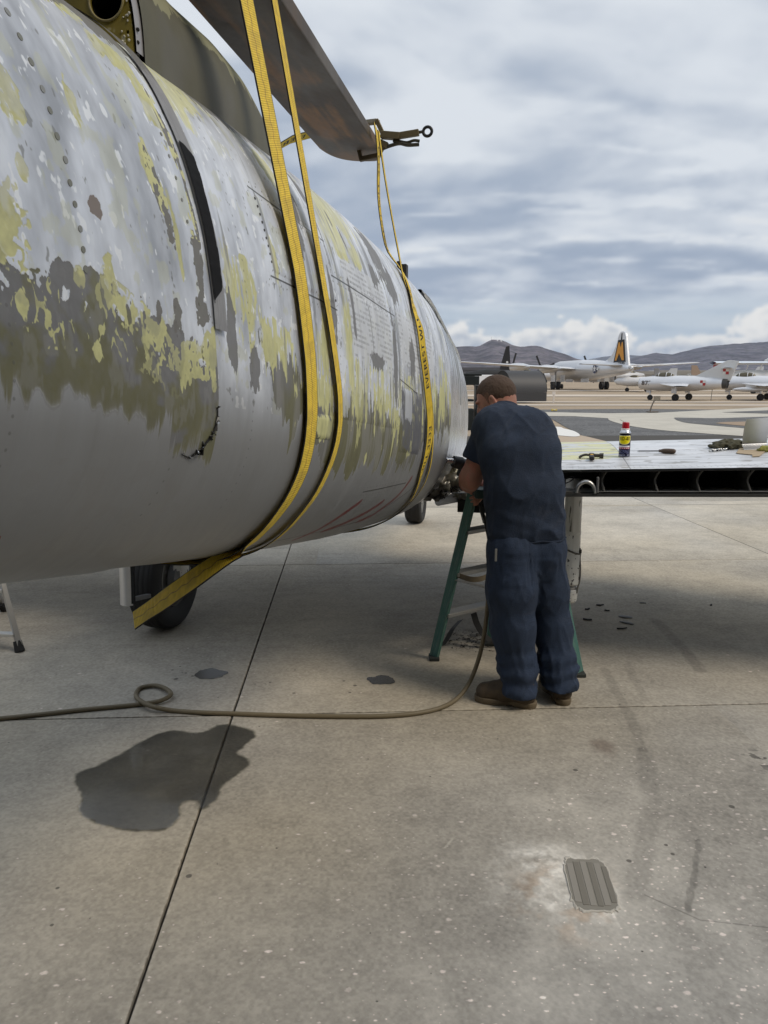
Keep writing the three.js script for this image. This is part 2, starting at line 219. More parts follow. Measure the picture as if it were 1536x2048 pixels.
    { const d = Math.hypot((x - under[0]) * 0.6, z - under[1]), m = sm(1.2, 0.1, d) * sm(0.52, 0.64, fbm(x * 12 + 3, z * 20, 4)) * 0.5; r = lerp(r, 0.22, m); g = lerp(g, 0.15, m); b = lerp(b, 0.11, m); }
    { const d = pudD(x, z); if (d < 1) { const ins = inPud(x, z), q = (ins ? -d : d) + 0.020 * (fbm(x * 30, z * 30, 4) - 0.5), m = sm(0.014, -0.008, q) * (0.84 + 0.16 * (fbm(x * 6, z * 6, 3) - 0.5)); k *= 1 - m; r = lerp(r, r * 0.99, m); b = lerp(b, b * 0.90, m); } }
    // crumbled, whitened joint edges
    const e = Math.min(Math.abs(z), Math.abs(x)), jm = sm(0.022, 0.004, e + 0.012 * (fbm(x * 25, z * 25, 2) - 0.5)); k *= 1 + 0.14 * jm; const dark = sm(0.009, 0.002, e + 0.010 * (fbm(x * 45 + 7, z * 45, 2) - 0.45)); k *= 1 - 0.5 * dark; h -= 0.4 * dark;
    k *= 1 - 0.10 * sm(0.10, 0.02, Math.abs(x)) * fbm(x * 9, z * 2, 2);
  }
  c.r = r * k; c.g = g * k; c.b = b * k; c.rough = rough - 0.1 * (sml - 0.5); c.metal = 0; c.h = h;
}
{
  const apron = new THREE.Group(); apron.name = 'concrete_apron'; apron.position.copy(AP); apron.rotation.y = APR; apron.userData.kind = 'structure'; scene.add(apron);
  const zone = [[-2.3, -0.03, 4.7, 2.35], [-2.3, -3.0, 7.0, 3.05]];
  const near = matOf(dtex3(2048, 1408, (u, v, c) => concrete(zone[0][0] + u * zone[0][2], zone[0][1] + v * zone[0][3], c, true), 'mb'), 0.0022);
  const mid = matOf(dtex3(2048, 1024, (u, v, c) => concrete(zone[1][0] + u * zone[1][2], zone[1][1] + v * zone[1][3], c, true), 'mb'), 0.0022);
  const far = matOf(dtex3(1024, 768, (u, v, c) => concrete(u * SX + 31, v * SZ + 77, c, false), 'mb'), 0.003);
  const bed = M([0.055, 0.05, 0.043], 0.95);
  const sheet = new THREE.PlaneGeometry(40, 40); sheet.rotateX(-Math.PI / 2); sheet.translate(3, -0.014, 2.0);
  part(apron, 'joint_filler', sheet, bed);
  for (let i = -3; i <= 3; i++) for (let k = -5; k <= 5; k++) {
    const g = new RoundedBoxGeometry(SX - 0.009, 0.12, SZ - 0.009, 1, 0.004); g.translate((i + 0.5) * SX, -0.06, (k + 0.5) * SZ);
    const z = k === 0 && (i === 0 || i === -1) ? 0 : k === -1 && (i === 0 || i === -1) ? 1 : 2, p = g.attributes.position, uv = g.attributes.uv, off = [rng() * 3, rng() * 3];
    for (let q = 0; q < p.count; q++) { if (z < 2) uv.setXY(q, (p.getX(q) - zone[z][0]) / zone[z][2], (p.getZ(q) - zone[z][1]) / zone[z][3]); else uv.setXY(q, p.getX(q) / SX + off[0], p.getZ(q) / SZ + off[1]); }
    part(apron, 'slab', g, [near, mid, far][z]);
  }
  // the cored patch: ribbed plug in a ragged mortar rim
  const w = gp(1180, 1768), c0 = gp(1128, 1715), c1 = gp(1232, 1825);
  const hx = 0.070, hz = 0.125, plug = M([0.25, 0.235, 0.20], 0.9), rim = M([0.52, 0.49, 0.43], 0.95), strips = [];
  const patch = new THREE.Group(); patch.name = 'floor_patch'; patch.position.set(coreC[0], 0, coreC[1]); patch.rotation.y = -0.14; apron.add(patch);
  const outline = (a, s, j) => { const n = 4.6, ca = Math.cos(a), sa = Math.sin(a), q = s + j * (fbm(Math.cos(a) * 6 + 8, Math.sin(a) * 6 + 4, 3) - 0.5); return [Math.sign(ca) * Math.pow(Math.abs(ca), 2 / n) * (hx * q), Math.sign(sa) * Math.pow(Math.abs(sa), 2 / n) * (hz * q)]; };
  part(patch, 'plug', gridGeo(1, 90, (a, b) => { const q = outline(b * 6.2832, 1.0, 0.1); return [q[0] * a, 0.0035, q[1] * a]; }), plug);
  for (let i = 0; i < 6; i++) { const x = -hx * 0.8 + i * hx * 0.32 + 0.004, len = hz * (1.72 - 0.5 * Math.pow(Math.abs(x / hx), 3)); part(patch, 'ridge', box(0.015 + 0.007 * rng(), 0.003, len, x, 0.0036, 0, 0.0012), i % 2 ? M([0.20, 0.185, 0.155], 0.9) : M([0.29, 0.27, 0.235], 0.9)); }
  part(patch, 'rim', gridGeo(120, 8, (a, b) => { const q0 = outline(a * 6.2832, 0.97, 0.1), q1 = outline(a * 6.2832, 1.08, 0.3), s = Math.sin(b * Math.PI); return [lerp(q0[0], q1[0], b), 0.001 + 0.0035 * s * (0.4 + fbm(a * 60, b * 3, 3)), lerp(q0[1], q1[1], b)]; }), rim);
}
// puddles
function puddle(pts, label, mat, n = 10) {
  const c = new THREE.CatmullRomCurve3(pts.map(([x, y]) => gp(x, y)), true, 'catmullrom', 0.6).getPoints(pts.length * n).slice(0, -1);
  const q = c.map((p, i) => V(p.x + 0.013 * (fbm(p.x * 34, p.z * 34, 3) - 0.5) * 2, 0, p.z + 0.015 * (fbm(p.x * 34 + 50, p.z * 34, 3) - 0.5) * 2));
  const g = poly(q, 0.0022); return tag(part(scene, 'puddle', g, mat), label, 'puddle');
}
{
  const t = dtex3(512, 512, (u, v, c) => { const X = u * 2, Y = v * 2, n = fbm(X * 5, Y * 5, 4), s = fbm(X * 60, Y * 60, 3), k = 0.8 + 0.5 * (n - 0.5) + 0.3 * (s - 0.5); c.r = 0.108 * k; c.g = 0.102 * k; c.b = 0.090 * k; c.rough = 0.07 + 0.12 * sm(0.45, 0.75, fbm(X * 2 + 9, Y * 2, 2)) + 0.10 * sm(0.6, 0.75, s); c.metal = 0; c.h = s * 0.5; });
  rep(t, 1);
  const wet = new THREE.MeshPhysicalMaterial({ color: 0xffffff, transmission: 1, thickness: 0, roughness: 0.07, ior: 1.33, roughnessMap: t.rm, bumpMap: t.bump, bumpScale: 0.00012 }), oil = M([0.035, 0.032, 0.028], 0.22); wet.roughness = 1;
  puddle(PUD, 'large ragged dark puddle lying across the concrete joint', wet);
  puddle([[390, 1350], [400, 1342], [425, 1338], [448, 1342], [456, 1347], [440, 1355], [415, 1358], [396, 1356]], 'small grey wet spot on the concrete behind the hose loop', M([0.085, 0.082, 0.075], 0.25), 6);
  puddle([[736, 1358], [750, 1353], [775, 1353], [788, 1360], [786, 1367], [765, 1369], [745, 1367]], 'small black oil spot on the concrete under the fuselage', oil, 6);
}
// gravel beds, footpaths, taxi strips
const G = (list, h) => list.map(([x, y]) => gp(x, y, h));
const smooth = (P, n = 6) => new THREE.CatmullRomCurve3(P, false, 'catmullrom', 0.5).getPoints(P.length * n);
{
  const tg = dtex3(512, 512, (u, v, c) => { const n = fbm(u * 45, v * 45, 3), b = fbm(u * 3, v * 3, 3), p = vn(u * 105, v * 105), k = 0.35 + 1.1 * n * p + 0.35 * (b - 0.5); c.r = 0.17 * k + 0.012; c.g = 0.17 * k + 0.012; c.b = 0.17 * k + 0.012; c.rough = 0.95; c.metal = 0; c.h = n * p; }, 'mb');
  const tp = dtex3(512, 512, (u, v, c) => { const n = fbm(u * 8, v * 8, 4), f = fbm(u * 80, v * 80, 2), k = 0.92 + 0.22 * (n - 0.5) + 0.12 * (f - 0.5); c.r = 0.52 * k; c.g = 0.49 * k; c.b = 0.42 * k; c.rough = 0.9; c.metal = 0; c.h = f; }, 'm');
  rep(tg, 0.3); rep(tp, 0.2);
  const gm = matOf(tg, 0.03), pm = matOf(tp, 0.004), tan = M([0.42, 0.335, 0.25], 0.95), strip = M([0.55, 0.48, 0.40], 0.92);
  const sheet = (name, P, y, m, kind = 'structure', label = null) => tag(part(scene, name, poly(P, y), m), label, null, null, kind);
  const gl = -0.02;
  sheet('gravel', G([[700, 822], [1000, 819.5], [1216, 818], [1300, 818], [1433, 819], [1700, 812], [1700, 905], [1536, 893], [1231, 886], [1166, 872], [1128, 852], [1095, 833], [1060, 829], [700, 829]], -0.015), -0.015, gm, 'stuff', 'dark grey gravel bed either side of the curved footpath');
  const lower = smooth(G([[1216, 836.5], [1219, 840.4], [1236, 846], [1262, 852], [1316, 859.5], [1393, 865.5], [1480, 871.5], [1700, 884]], -0.005));
  const upper = G([[1700, 806], [1433, 819.5], [1362, 823], [1316, 825.5], [1216, 826.5], [1060, 823.5], [700, 823.5], [700, 832], [1060, 831.5], [1150, 832.5]], -0.005);
  sheet('footpath', [...lower, ...upper], -0.005, pm);
  const isl = [...smooth(G([[1700, 829], [1536, 833], [1440, 836], [1380, 835.5], [1352, 835], [1349, 836.5], [1354, 840], [1372, 845], [1405, 848.5], [1450, 852.5], [1536, 860], [1700, 872]], 0.005))];
  sheet('gravel_island', isl, 0.005, gm, 'stuff', 'wedge of dark gravel inside the bend of the footpath');
  sheet('gravel_sliver', G([[1443, 824.3], [1536, 820.5], [1700, 814], [1700, 829], [1536, 827]], 0.005), 0.005, gm, 'stuff', 'thin wedge of dark gravel along the far edge of the footpath');
  sheet('bare_soil', smooth(G([[1430, 846], [1450, 844], [1490, 843], [1536, 841], [1700, 838], [1700, 864], [1536, 855], [1470, 850]], 0.015)), 0.015, M([0.30, 0.22, 0.15], 0.95));
  sheet('dirt_path', G([[1000, 900], [1120, 893], [1230, 886.6], [1180, 874.5], [1150, 868], [1120, 866], [1000, 868]], -0.005), -0.005, tan);
  sheet('concrete_pad', smooth(G([[1000, 868], [1070, 866], [1120, 871], [1150, 873], [1160, 870], [1148, 862], [1128, 857], [1108, 853], [1000, 852]], 0.005)), 0.005, M([0.70, 0.69, 0.66], 0.9));
  for (const [z0, z1, x0, x1] of [[-48, -52.5, -40, 120], [-62, -66, -40, 140], [-86, -94, -60, 170], [-118, -124, -60, 220]]) {
    const g = gridGeo(4, 12, (a, b) => { const z = lerp(z0, z1, a), x = lerp(x0, x1, b); return [x, terrainY(-z) + 0.03, z + 0.6 * Math.sin(x * 0.05), x, z]; });
    tag(part(scene, 'taxi_strip', g, strip), null, null, null, 'structure');
  }
}
// hills
function hills(name, ridge, D, depth, col, seed, label) {
  const n = ridge.length, xs = ridge.map((r) => [r[0], r[1]]), NU = 340, NV = 46;
  const x0 = xs[0][0], x1 = xs[n - 1][0];
  const g = gridGeo(NU, NV, (a, b) => {
    const px = lerp(x0, x1, a), py = pw(xs, px), top = at(px, py, -D), q = b, w = Math.pow(q, 0.75);
    const z = -D + depth * (1 - q), X = top.x * (-z / D) , ho = (fbm(X / 620 + seed, z / 620, 5) - 0.5), rg = 1 - Math.abs(2 * fbm(X / 380 + seed * 3, z / 520, 4) - 1);
    let y = Math.max(top.y, 5) * (w * (0.55 + 0.45 * q)) * (1 + 0.55 * ho * (1 - q)) + 70 * (rg - 0.7) * w * (1 - q * 0.9) + 14 * (fbm(X / 90 + seed, z / 90, 3) - 0.5) * w;
    if (q < 0.02) y = -4;
    return [X, y, z, X / 400, z / 400];
  });
  const t = dtex3(768, 768, (u, v, c) => { const m = fbm(u * 6, v * 6, 5), f = fbm(u * 40, v * 40, 4), s = sm(0.5, 0.62, fbm(u * 26 + 4, v * 22, 4)), k = 0.80 + 1.5 * (m - 0.5) + 1.0 * (f - 0.5); c.r = lerp(col[0], 0.055, s * 0.55) * k; c.g = lerp(col[1], 0.055, s * 0.55) * k; c.b = lerp(col[2], 0.04, s * 0.55) * k; c.rough = 1; c.metal = 0; c.h = f; }, 'm');
  rep(t, 0.5);
  return tag(part(scene, name, g, matOf(t, 4)), label, null, null, 'structure');
}
const hillA = hills('hills', [[-1500, 716], [-600, 708], [0, 712], [500, 706], [760, 716], [880, 698], [912, 694.5], [940, 692.5], [955, 694], [970, 686.5], [983, 680.5], [1000, 681], [1015, 686], [1028, 691], [1042, 694], [1058, 692.5], [1076, 692], [1092, 697], [1110, 703], [1130, 709], [1150, 717], [1175, 723], [1200, 729], [1230, 739], [1260, 752]], 6200, 2600, [0.135, 0.112, 0.122], 4.2, 'brown rocky hill with antennas on its summit');
hills('hills', [[1170, 753], [1200, 742], [1225, 731], [1262, 717.5], [1280, 712], [1312, 706], [1326, 708], [1345, 710], [1380, 700], [1420, 692], [1450, 690], [1470, 688], [1500, 685.5], [1536, 684], [1600, 679], [1750, 690], [2000, 702], [2600, 712]], 7800, 3000, [0.125, 0.112, 0.130], 9.1, 'long brown mountain ridge at the right');
hills('hills', [[1100, 738], [1160, 722], [1200, 715], [1245, 708.5], [1290, 712], [1340, 726], [1400, 740]], 15000, 4000, [0.15, 0.14, 0.14], 13.7, 'pale blue far ridge between the two brown hills');
{
  const p = at(1000, 683.5, -6150), m = M([0.85, 0.84, 0.8], 0.9);
  const l = [rod(V(-30, -14, 0), V(-22, 14, 0), 4), rod(V(-22, 14, 0), V(-8, -12, 0), 4), rod(V(-8, -12, 0), V(6, 12, 0), 4), rod(V(6, 12, 0), V(22, -14, 0), 4)];
  const s = part(scene, 'hillside_letter', merge(l), m, p); tag(s, 'white letter M laid out near the summit of the brown hill', 'hillside letter');
  for (const [x, y, h] of [[983, 680, 26], [988, 680.3, 12]]) { const a = at(x, y, -6200); tag(part(scene, 'radio_mast', rod(V(a.x, a.y - 20, a.z), V(a.x, a.y + h, a.z), 1.4, 0.7, 6), M([0.2, 0.2, 0.2])), h > 20 ? 'tall thin antenna mast on the hill summit' : 'short antenna mast on the hill summit beside the tall one', 'mast'); }
}
// ------------------------------------------------------------------ the stripped jet: local axes are l (to its right), y up, s forward (= -z)
const TH = 0.2034, JO = V(-0.152 + 0.0105 * Math.cos(TH), 0, -4.557 + 0.0105 * Math.sin(TH));
const jet = thing('jet_fighter', 'jet aircraft hull with half stripped olive and yellow paint, slung in straps', 'aircraft', JO, -TH);
const JM = new THREE.Matrix4().makeRotationY(-TH).setPosition(JO), JI = JM.clone().invert();
const J = (l, y, s) => V(l, y, -s), JW = (l, y, s) => V(l, y, -s).applyMatrix4(JM);
function js(px, py, s) { const o = V(0, EYE, 0).applyMatrix4(JI), d = ray(px, py).transformDirection(JI), t = (-s - o.z) / d.z; return V(o.x + d.x * t, o.y + d.y * t, -s); }   // pixel ray meets the plane of station s (local)
function jl(px, py, l) { const o = V(0, EYE, 0).applyMatrix4(JI), d = ray(px, py).transformDirection(JI), t = (l - o.x) / d.x; return V(l, o.y + d.y * t, o.z + d.z * t); }
const PS = [-4.6, -4, -3.5, -3, -2.5, -2, -1.5, -1, -0.5, 0, 0.5, 1, 2, 3, 4, 4.7];
const PA = [0.36, 0.42, 0.423, 0.445, 0.48, 0.522, 0.564, 0.601, 0.626, 0.632, 0.614, 0.566, 0.47, 0.38, 0.27, 0.17];
const PB = [0.36, 0.43, 0.491, 0.546, 0.593, 0.628, 0.65, 0.656, 0.642, 0.607, 0.547, 0.459, 0.40, 0.35, 0.28, 0.20];
const PZ = [1.86, 1.821, 1.783, 1.743, 1.699, 1.652, 1.602, 1.549, 1.492, 1.433, 1.37, 1.304, 1.235, 1.20, 1.17, 1.15];
function herm(T, s) {
  let i = 0; while (i < PS.length - 2 && s > PS[i + 1]) i++;
  const t = clamp((s - PS[i]) / (PS[i + 1] - PS[i]), 0, 1), p0 = T[Math.max(i - 1, 0)], p1 = T[i], p2 = T[i + 1], p3 = T[Math.min(i + 2, T.length - 1)], h = PS[i + 1] - PS[i];
  const m1 = (p2 - p0) / (PS[i + 1] - PS[Math.max(i - 1, 0)]) * h, m2 = (p3 - p1) / (PS[Math.min(i + 2, PS.length - 1)] - PS[i]) * h;
  return (2 * t ** 3 - 3 * t * t + 1) * p1 + (t ** 3 - 2 * t * t + t) * m1 + (-2 * t ** 3 + 3 * t * t) * p2 + (t ** 3 - t * t) * m2;
}
const NE = 2.78, BOW = [[0, -0.11], [0.2, -0.10], [0.30, -0.08], [0.335, -0.065], [0.38, -0.048], [0.42, -0.03], [0.486, -0.01], [0.55, 0], [0.6, 0.012], [0.64, 0.016], [0.68, 0.012], [0.72, -0.004], [0.76, -0.028], [0.85, -0.03], [1, 0]];
const bow = (v) => pw(BOW, v);
const WN = 160;
function secPts(s, off) { const a = herm(PA, s) + off, b = herm(PB, s) + off, z = herm(PZ, s), P = []; for (let i = 0; i <= WN; i++) { const w = Math.PI * i / WN, si = Math.sin(w), co = Math.cos(w); P.push([a * Math.pow(Math.max(si, 0), 2 / NE), z + b * Math.sign(co) * Math.pow(Math.abs(co), 2 / NE)]); } let Lc = [0]; for (let i = 1; i <= WN; i++) Lc.push(Lc[i - 1] + Math.hypot(P[i][0] - P[i - 1][0], P[i][1] - P[i - 1][1])); return { P, Lc }; }
function surfS(s, v, off = 0) { const { P, Lc } = secPts(s, off), t = v * Lc[WN]; let i = 1; while (i < WN && Lc[i] < t) i++; const k = clamp((t - Lc[i - 1]) / (Lc[i] - Lc[i - 1] + 1e-9), 0, 1); return [lerp(P[i - 1][0], P[i][0], k), lerp(P[i - 1][1], P[i][1], k)]; }
function surf(r, v, off = 0) { const s = r + bow(v), q = surfS(s, v, off); return V(q[0], q[1], -s); }
function surfN(r, v) { const e = 0.006, a = surf(r + e, v).sub(surf(r - e, v)), b = surf(r, Math.min(v + e, 1)).sub(surf(r, Math.max(v - e, 0))); return a.cross(b).normalize().multiplyScalar(-1); }
function skin(r0, r1, nr, off, u0, u1, v0 = 0, v1 = 1, nv = 96, both = true, offF = null) {
  const half = (sg) => gridGeo(nr, nv, (a, b) => { const r = lerp(r0, r1, a), v = lerp(v0, v1, b), p = surf(r, v, off + (offF ? offF(r, v) : 0)); return [p.x * sg, p.y, p.z, (r - u0) / (u1 - u0), v]; });
  const R = half(1); if (!both) return R; const Lh = half(-1), ix = Lh.index.array; for (let i = 0; i < ix.length; i += 3) { const t = ix[i]; ix[i] = ix[i + 1]; ix[i + 1] = t; } Lh.computeVertexNormals(); return merge([R, Lh]);
}
// --- paint: what is left of olive, grey and yellow primer on the metal
const OLIVE = [0.135, 0.132, 0.068], GREY = [0.150, 0.152, 0.156], YEL = [0.60, 0.60, 0.29];
const blob = (r, v, P, n1, n2) => { let m = 0; for (const [cr, cv, rr, rv] of P) { const dx = (r - cr) / rr, dy = (v - cv) / rv; if (dx > -1.7 && dx < 1.7 && dy > -1.7 && dy < 1.7) { const d = dx * dx + dy * dy, q = 1 - Math.sqrt(d) + 0.9 * (n1 - 0.5) + 1.0 * (n2 - 0.5); if (q > m) m = q; } } return m; };
const put = (c, q, t) => { c.r = lerp(c.r, q[0], t); c.g = lerp(c.g, q[1], t); c.b = lerp(c.b, q[2], t); };
function metalBase(r, v, Y, c, swirl) {
  const st = fbm(r * 48, Y * 2.6 + 3, 4), st2 = fbm(r * 130 + 9, Y * 7, 3), cl = fbm(r * 8 + 2, Y * 6 + 8, 4), di = fbm((r + Y * 0.45) * 26, (Y - r * 0.45) * 7 + 4, 4), ed = fbm((r - Y * 0.3) * 60, (Y + r * 0.3) * 16, 3);
  const cl2 = fbm((r + Y * 0.3) * 16 + 5, (Y - r * 0.3) * 7 + 30, 4);
  const iso = fbm(r * 24 + 40, Y * 17 + 3, 4);
  let m = 0.53 + (swirl > 0.9 ? 0.14 : 0.40) * (st - 0.5) + 0.85 * (cl - 0.5) + 0.75 * (cl2 - 0.5) + 0.55 * (iso - 0.5) + swirl * (0.30 * (di - 0.5) + 0.2 * (ed - 0.5)) + 0.12 * (st2 - 0.5);
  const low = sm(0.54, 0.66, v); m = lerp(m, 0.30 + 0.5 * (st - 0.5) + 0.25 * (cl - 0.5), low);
  m = clamp(m, 0, 1);
  m = clamp(0.5 + (m - 0.45) * 1.25, 0, 1); c.r = lerp(0.36, 0.76, m); c.g = lerp(0.385, 0.805, m); c.b = lerp(0.43, 0.88, m);
  const scr = sm(0.58, 0.74, 0.6 * fbm((r + Y * 0.2) * 60, Y * 14 + 60, 4) + 0.4 * cl2) * (1 - low); put(c, [0.82, 0.86, 0.90], scr * 0.28);
  if (low < 0.6) { const chip = 0.6 * fbm(r * 74 + 3, Y * 48, 3) + 0.4 * fbm(r * 30, Y * 20 + 60, 3); put(c, [0.88, 0.91, 0.94], sm(0.655, 0.70, chip) * 0.8); put(c, [0.22, 0.225, 0.22], sm(0.315, 0.275, chip) * 0.75); put(c, [0.55, 0.56, 0.36], sm(0.60, 0.66, fbm(r * 26 + 90, Y * 18, 5)) * 0.35); }
  if (low > 0) put(c, [0.228, 0.232, 0.232], low * 0.85);  // dull grey lower skin, with the shade of the underside painted into it
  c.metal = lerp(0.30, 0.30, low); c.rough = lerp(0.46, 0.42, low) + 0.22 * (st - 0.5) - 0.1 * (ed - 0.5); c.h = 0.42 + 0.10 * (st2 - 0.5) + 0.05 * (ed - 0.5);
}
const A_RIV = [-3.205, -3.62], M_RIV = [-2.895, -2.31, -1.70, -1.62, -1.03, -0.97, -0.66];
function rivets(r, Y, list, c, v) { for (const r0 of list) { const d = r - r0; if (d < 0.0035 && d > -0.0035) { const y = ((Y / 0.024) % 1 - 0.5) * 0.024, q = Math.hypot(d, y); if (q < 0.0033 && v < 0.75) { const m = sm(0.0033, 0.002, q) * 0.5; put(c, [0.10, 0.10, 0.095], m); c.h -= 0.2 * m; } } } }
const T_AFT = [[-4, 0.515], [-3.62, 0.51], [-3.56, 0.522], [-3.45, 0.516], [-3.40, 0.512], [-3.34, 0.522], [-3.28, 0.538], [-3.20, 0.550], [-3.10, 0.545], [-3.06, 0.52]], B_AFT = [[-4, 0.63], [-3.5, 0.628], [-3.42, 0.632], [-3.28, 0.645], [-3.2, 0.672], [-3.0, 0.668]];
const A_YEL = [[-3.535, 0.383, 0.034, 0.026], [-3.545, 0.443, 0.010, 0.012], [-3.62, 0.49, 0.07, 0.034], [-3.38, 0.358, 0.012, 0.024], [-3.32, 0.23, 0.14, 0.022], [-3.16, 0.262, 0.06, 0.02], [-3.215, 0.375, 0.012, 0.02], [-3.165, 0.435, 0.010, 0.045], [-3.392, 0.505, 0.022, 0.034], [-3.35, 0.53, 0.034, 0.016], [-3.59, 0.553, 0.012, 0.012], [-3.44, 0.575, 0.014, 0.012], [-3.465, 0.512, 0.012, 0.010], [-3.12, 0.30, 0.022, 0.04], [-3.082, 0.565, 0.010, 0.028]];
const A_GRY = [[-3.40, 0.444, 0.022, 0.014], [-3.20, 0.385, 0.018, 0.04], [-3.185, 0.425, 0.018, 0.03], [-3.10, 0.455, 0.016, 0.035], [-3.085, 0.37, 0.008, 0.09], [-3.10, 0.505, 0.03, 0.022], [-3.20, 0.515, 0.02, 0.018], [-3.26, 0.52, 0.012, 0.012], [-3.095, 0.32, 0.008, 0.05]];
function paintAft(u, v, c) {
  const r = -3.8 + u * 0.76, Y = v * 1.62;
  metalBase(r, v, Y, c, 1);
  const n1 = fbm(r * 24, Y * 24, 4), n2 = fbm(r * 85, Y * 70, 3), big = fbm(r * 8 + 60, Y * 8, 3), stv = fbm(r * 60 + 5, Y * 5, 4), stv2 = fbm(r * 24, Y * 3 + 40, 3);
  const T = pw(T_AFT, r), B = pw(B_AFT, r) + 0.030 * (stv - 0.5) + 0.040 * (stv2 - 0.5) + 0.03 * (fbm(r * 20, v * 30, 3) - 0.5) + 0.055 * (fbm(r * 150 + 3, Y * 4, 3) - 0.5) * sm(0.35, 0.6, fbm(r * 9 + 5, 3.3, 2)), d1 = v - T + 0.085 * (n1 - 0.5) + 0.05 * (n2 - 0.5) + 0.04 * (big - 0.5), d2 = B - v;
  let paint = 0;
  if (d1 > 0 && d2 > 0) {
    const og = clamp(0.5 + 2.6 * (fbm(r * 16 + 30, Y * 16, 4) - 0.5) + 9 * (v - T - 0.035), 0, 1), mott = 1 + 0.35 * (n1 - 0.5) + 0.15 * (n2 - 0.5);
    const g = sm(0.30, 0.70, og); put(c, [lerp(GREY[0], OLIVE[0], g) * mott, lerp(GREY[1], OLIVE[1], g) * mott, lerp(GREY[2], OLIVE[2], g) * mott], sm(0, 0.010, d2) * (0.90 + 0.10 * n2)); paint = d2 > 0.004 ? 1 : 0; put(c, [0.26, 0.265, 0.26], sm(0.60, 0.70, fbm(r * 44 + 9, Y * 18 + 2, 4)) * 0.35);
    if (d2 < 0.02) { const f = sm(0.02, 0, d2) * 0.35; put(c, [0.24, 0.24, 0.235], f); }
  }
  // yellow lace along the upper edge, ragged runs below it
  const lower = sm(-3.42, -3.16, r);
  const lace = fbm(r * 22 + 11, Y * 13 + 5, 4) * 0.62 + fbm(r * 90, Y * 55, 4) * 0.36 + fbm(r * 6 + 2, Y * 3, 2) * 0.16, run = T + 0.040 + 0.15 * (fbm(r * 38 + 3, 2.2, 3) - 0.45) + 0.03 * lower;
  const thr = lerp(0.60, 0.57, lower) + 0.8 * Math.max(0, v - T - 0.02) + 2.4 * Math.max(0, T - 0.012 - v);
  const vein = Math.abs(fbm(r * 40 + 21, Y * 26 + 5, 3) - 0.5) + 0.25 * (n2 - 0.5), drip = T + 0.036 + 0.15 * Math.max(0, fbm(r * 42 + 3, 2.2, 3) - 0.50) - 0.03 * (n1 - 0.5);
  let ye = (1 - lower) * (v > T - 0.012 && v < T + 0.062 ? sm(0.056, 0.040, vein + 0.9 * Math.max(0, v - T - 0.03) + 0.10 * sm(0.45, 0.62, big)) : 0);
  ye = Math.max(ye, lower > 0.35 && v > T - 0.012 + 0.05 * (n1 - 0.5) && v < drip ? sm(0.70, 0.62, n2) * sm(0.36, 0.40, n1) : 0);
  const by = blob(r, v, A_YEL, n1, n2); if (by > 0.08 && v < T + 0.075) ye = Math.max(ye, sm(0.08, 0.17, by));
  ye *= sm(0.74, 0.64, 0.55 * fbm(r * 52 + 70, Y * 15, 4) + 0.45 * n2);
  if (ye > 0) { const q = 0.92 + 0.40 * (n2 - 0.5) - 0.35 * sm(0.55, 0.4, v) * (big - 0.2); put(c, [YEL[0] * q, YEL[1] * q, YEL[2] * q * 1.02], ye * (0.97 - 0.35 * sm(0.5, 0.62, n1))); if (ye > 0.4) paint = 1; }
  const bg = blob(r, v, A_GRY, n1, n2); if (bg > 0.15) { const br = Math.hypot((r + 3.40) / 0.03, (v - 0.444) / 0.02) < 1; if (!br && n2 > 0.56 && v < 0.43) put(c, YEL, 0.9); else put(c, br ? [0.20, 0.165, 0.145] : [0.155, 0.152, 0.14], 0.95); paint = 1; }
  const tb = v - 0.222 + 0.05 * (n1 - 0.5) + 0.02 * (n2 - 0.5) - 0.02 * sm(-3.25, -3.08, r); if (tb < 0) { put(c, [0.17, 0.168, 0.155], 0.95); paint = 1; }
  if (paint) { c.metal = 0.0; c.rough = 0.58 + 0.2 * (n2 - 0.5); c.h = 0.72 + 0.12 * (n2 - 0.5); } else if (ye <= 0) { const edge = sm(0.02, 0.0, Math.abs(d1)) * 0.3; put(c, [0.6, 0.63, 0.67], edge); }
  rivets(r, Y, A_RIV, c, v);
  if (v > 0.68) { const s = sm(0.62, 0.72, fbm(r * 20 + 70, Y * 30, 3)) * 0.12; put(c, [0.22, 0.21, 0.19], s); }
  { const d = segD(r, v, [[-3.56, 0.778], [-3.525, 0.77], [-3.53, 0.79], [-3.56, 0.795]]); if (d < 0.006) put(c, [0.20, 0.035, 0.03], 0.8); }
}
const T_MID = [[-3.06, 0.505], [-3.03, 0.50], [-2.94, 0.487], [-2.85, 0.505], [-2.74, 0.53], [-2.55, 0.557], [-2.27, 0.572], [-2.09, 0.55], [-1.65, 0.565], [-1.2, 0.54], [-0.9, 0.50], [-0.5, 0.52]];
const B_MID = [[-3.06, 0.47], [-2.92, 0.475], [-2.86, 0.52], [-2.80, 0.575], [-2.75, 0.60], [-2.62, 0.63], [-2.46, 0.655], [-2.22, 0.682], [-2.0, 0.665], [-1.75, 0.665], [-1.37, 0.65], [-0.9, 0.585], [-0.5, 0.57]];
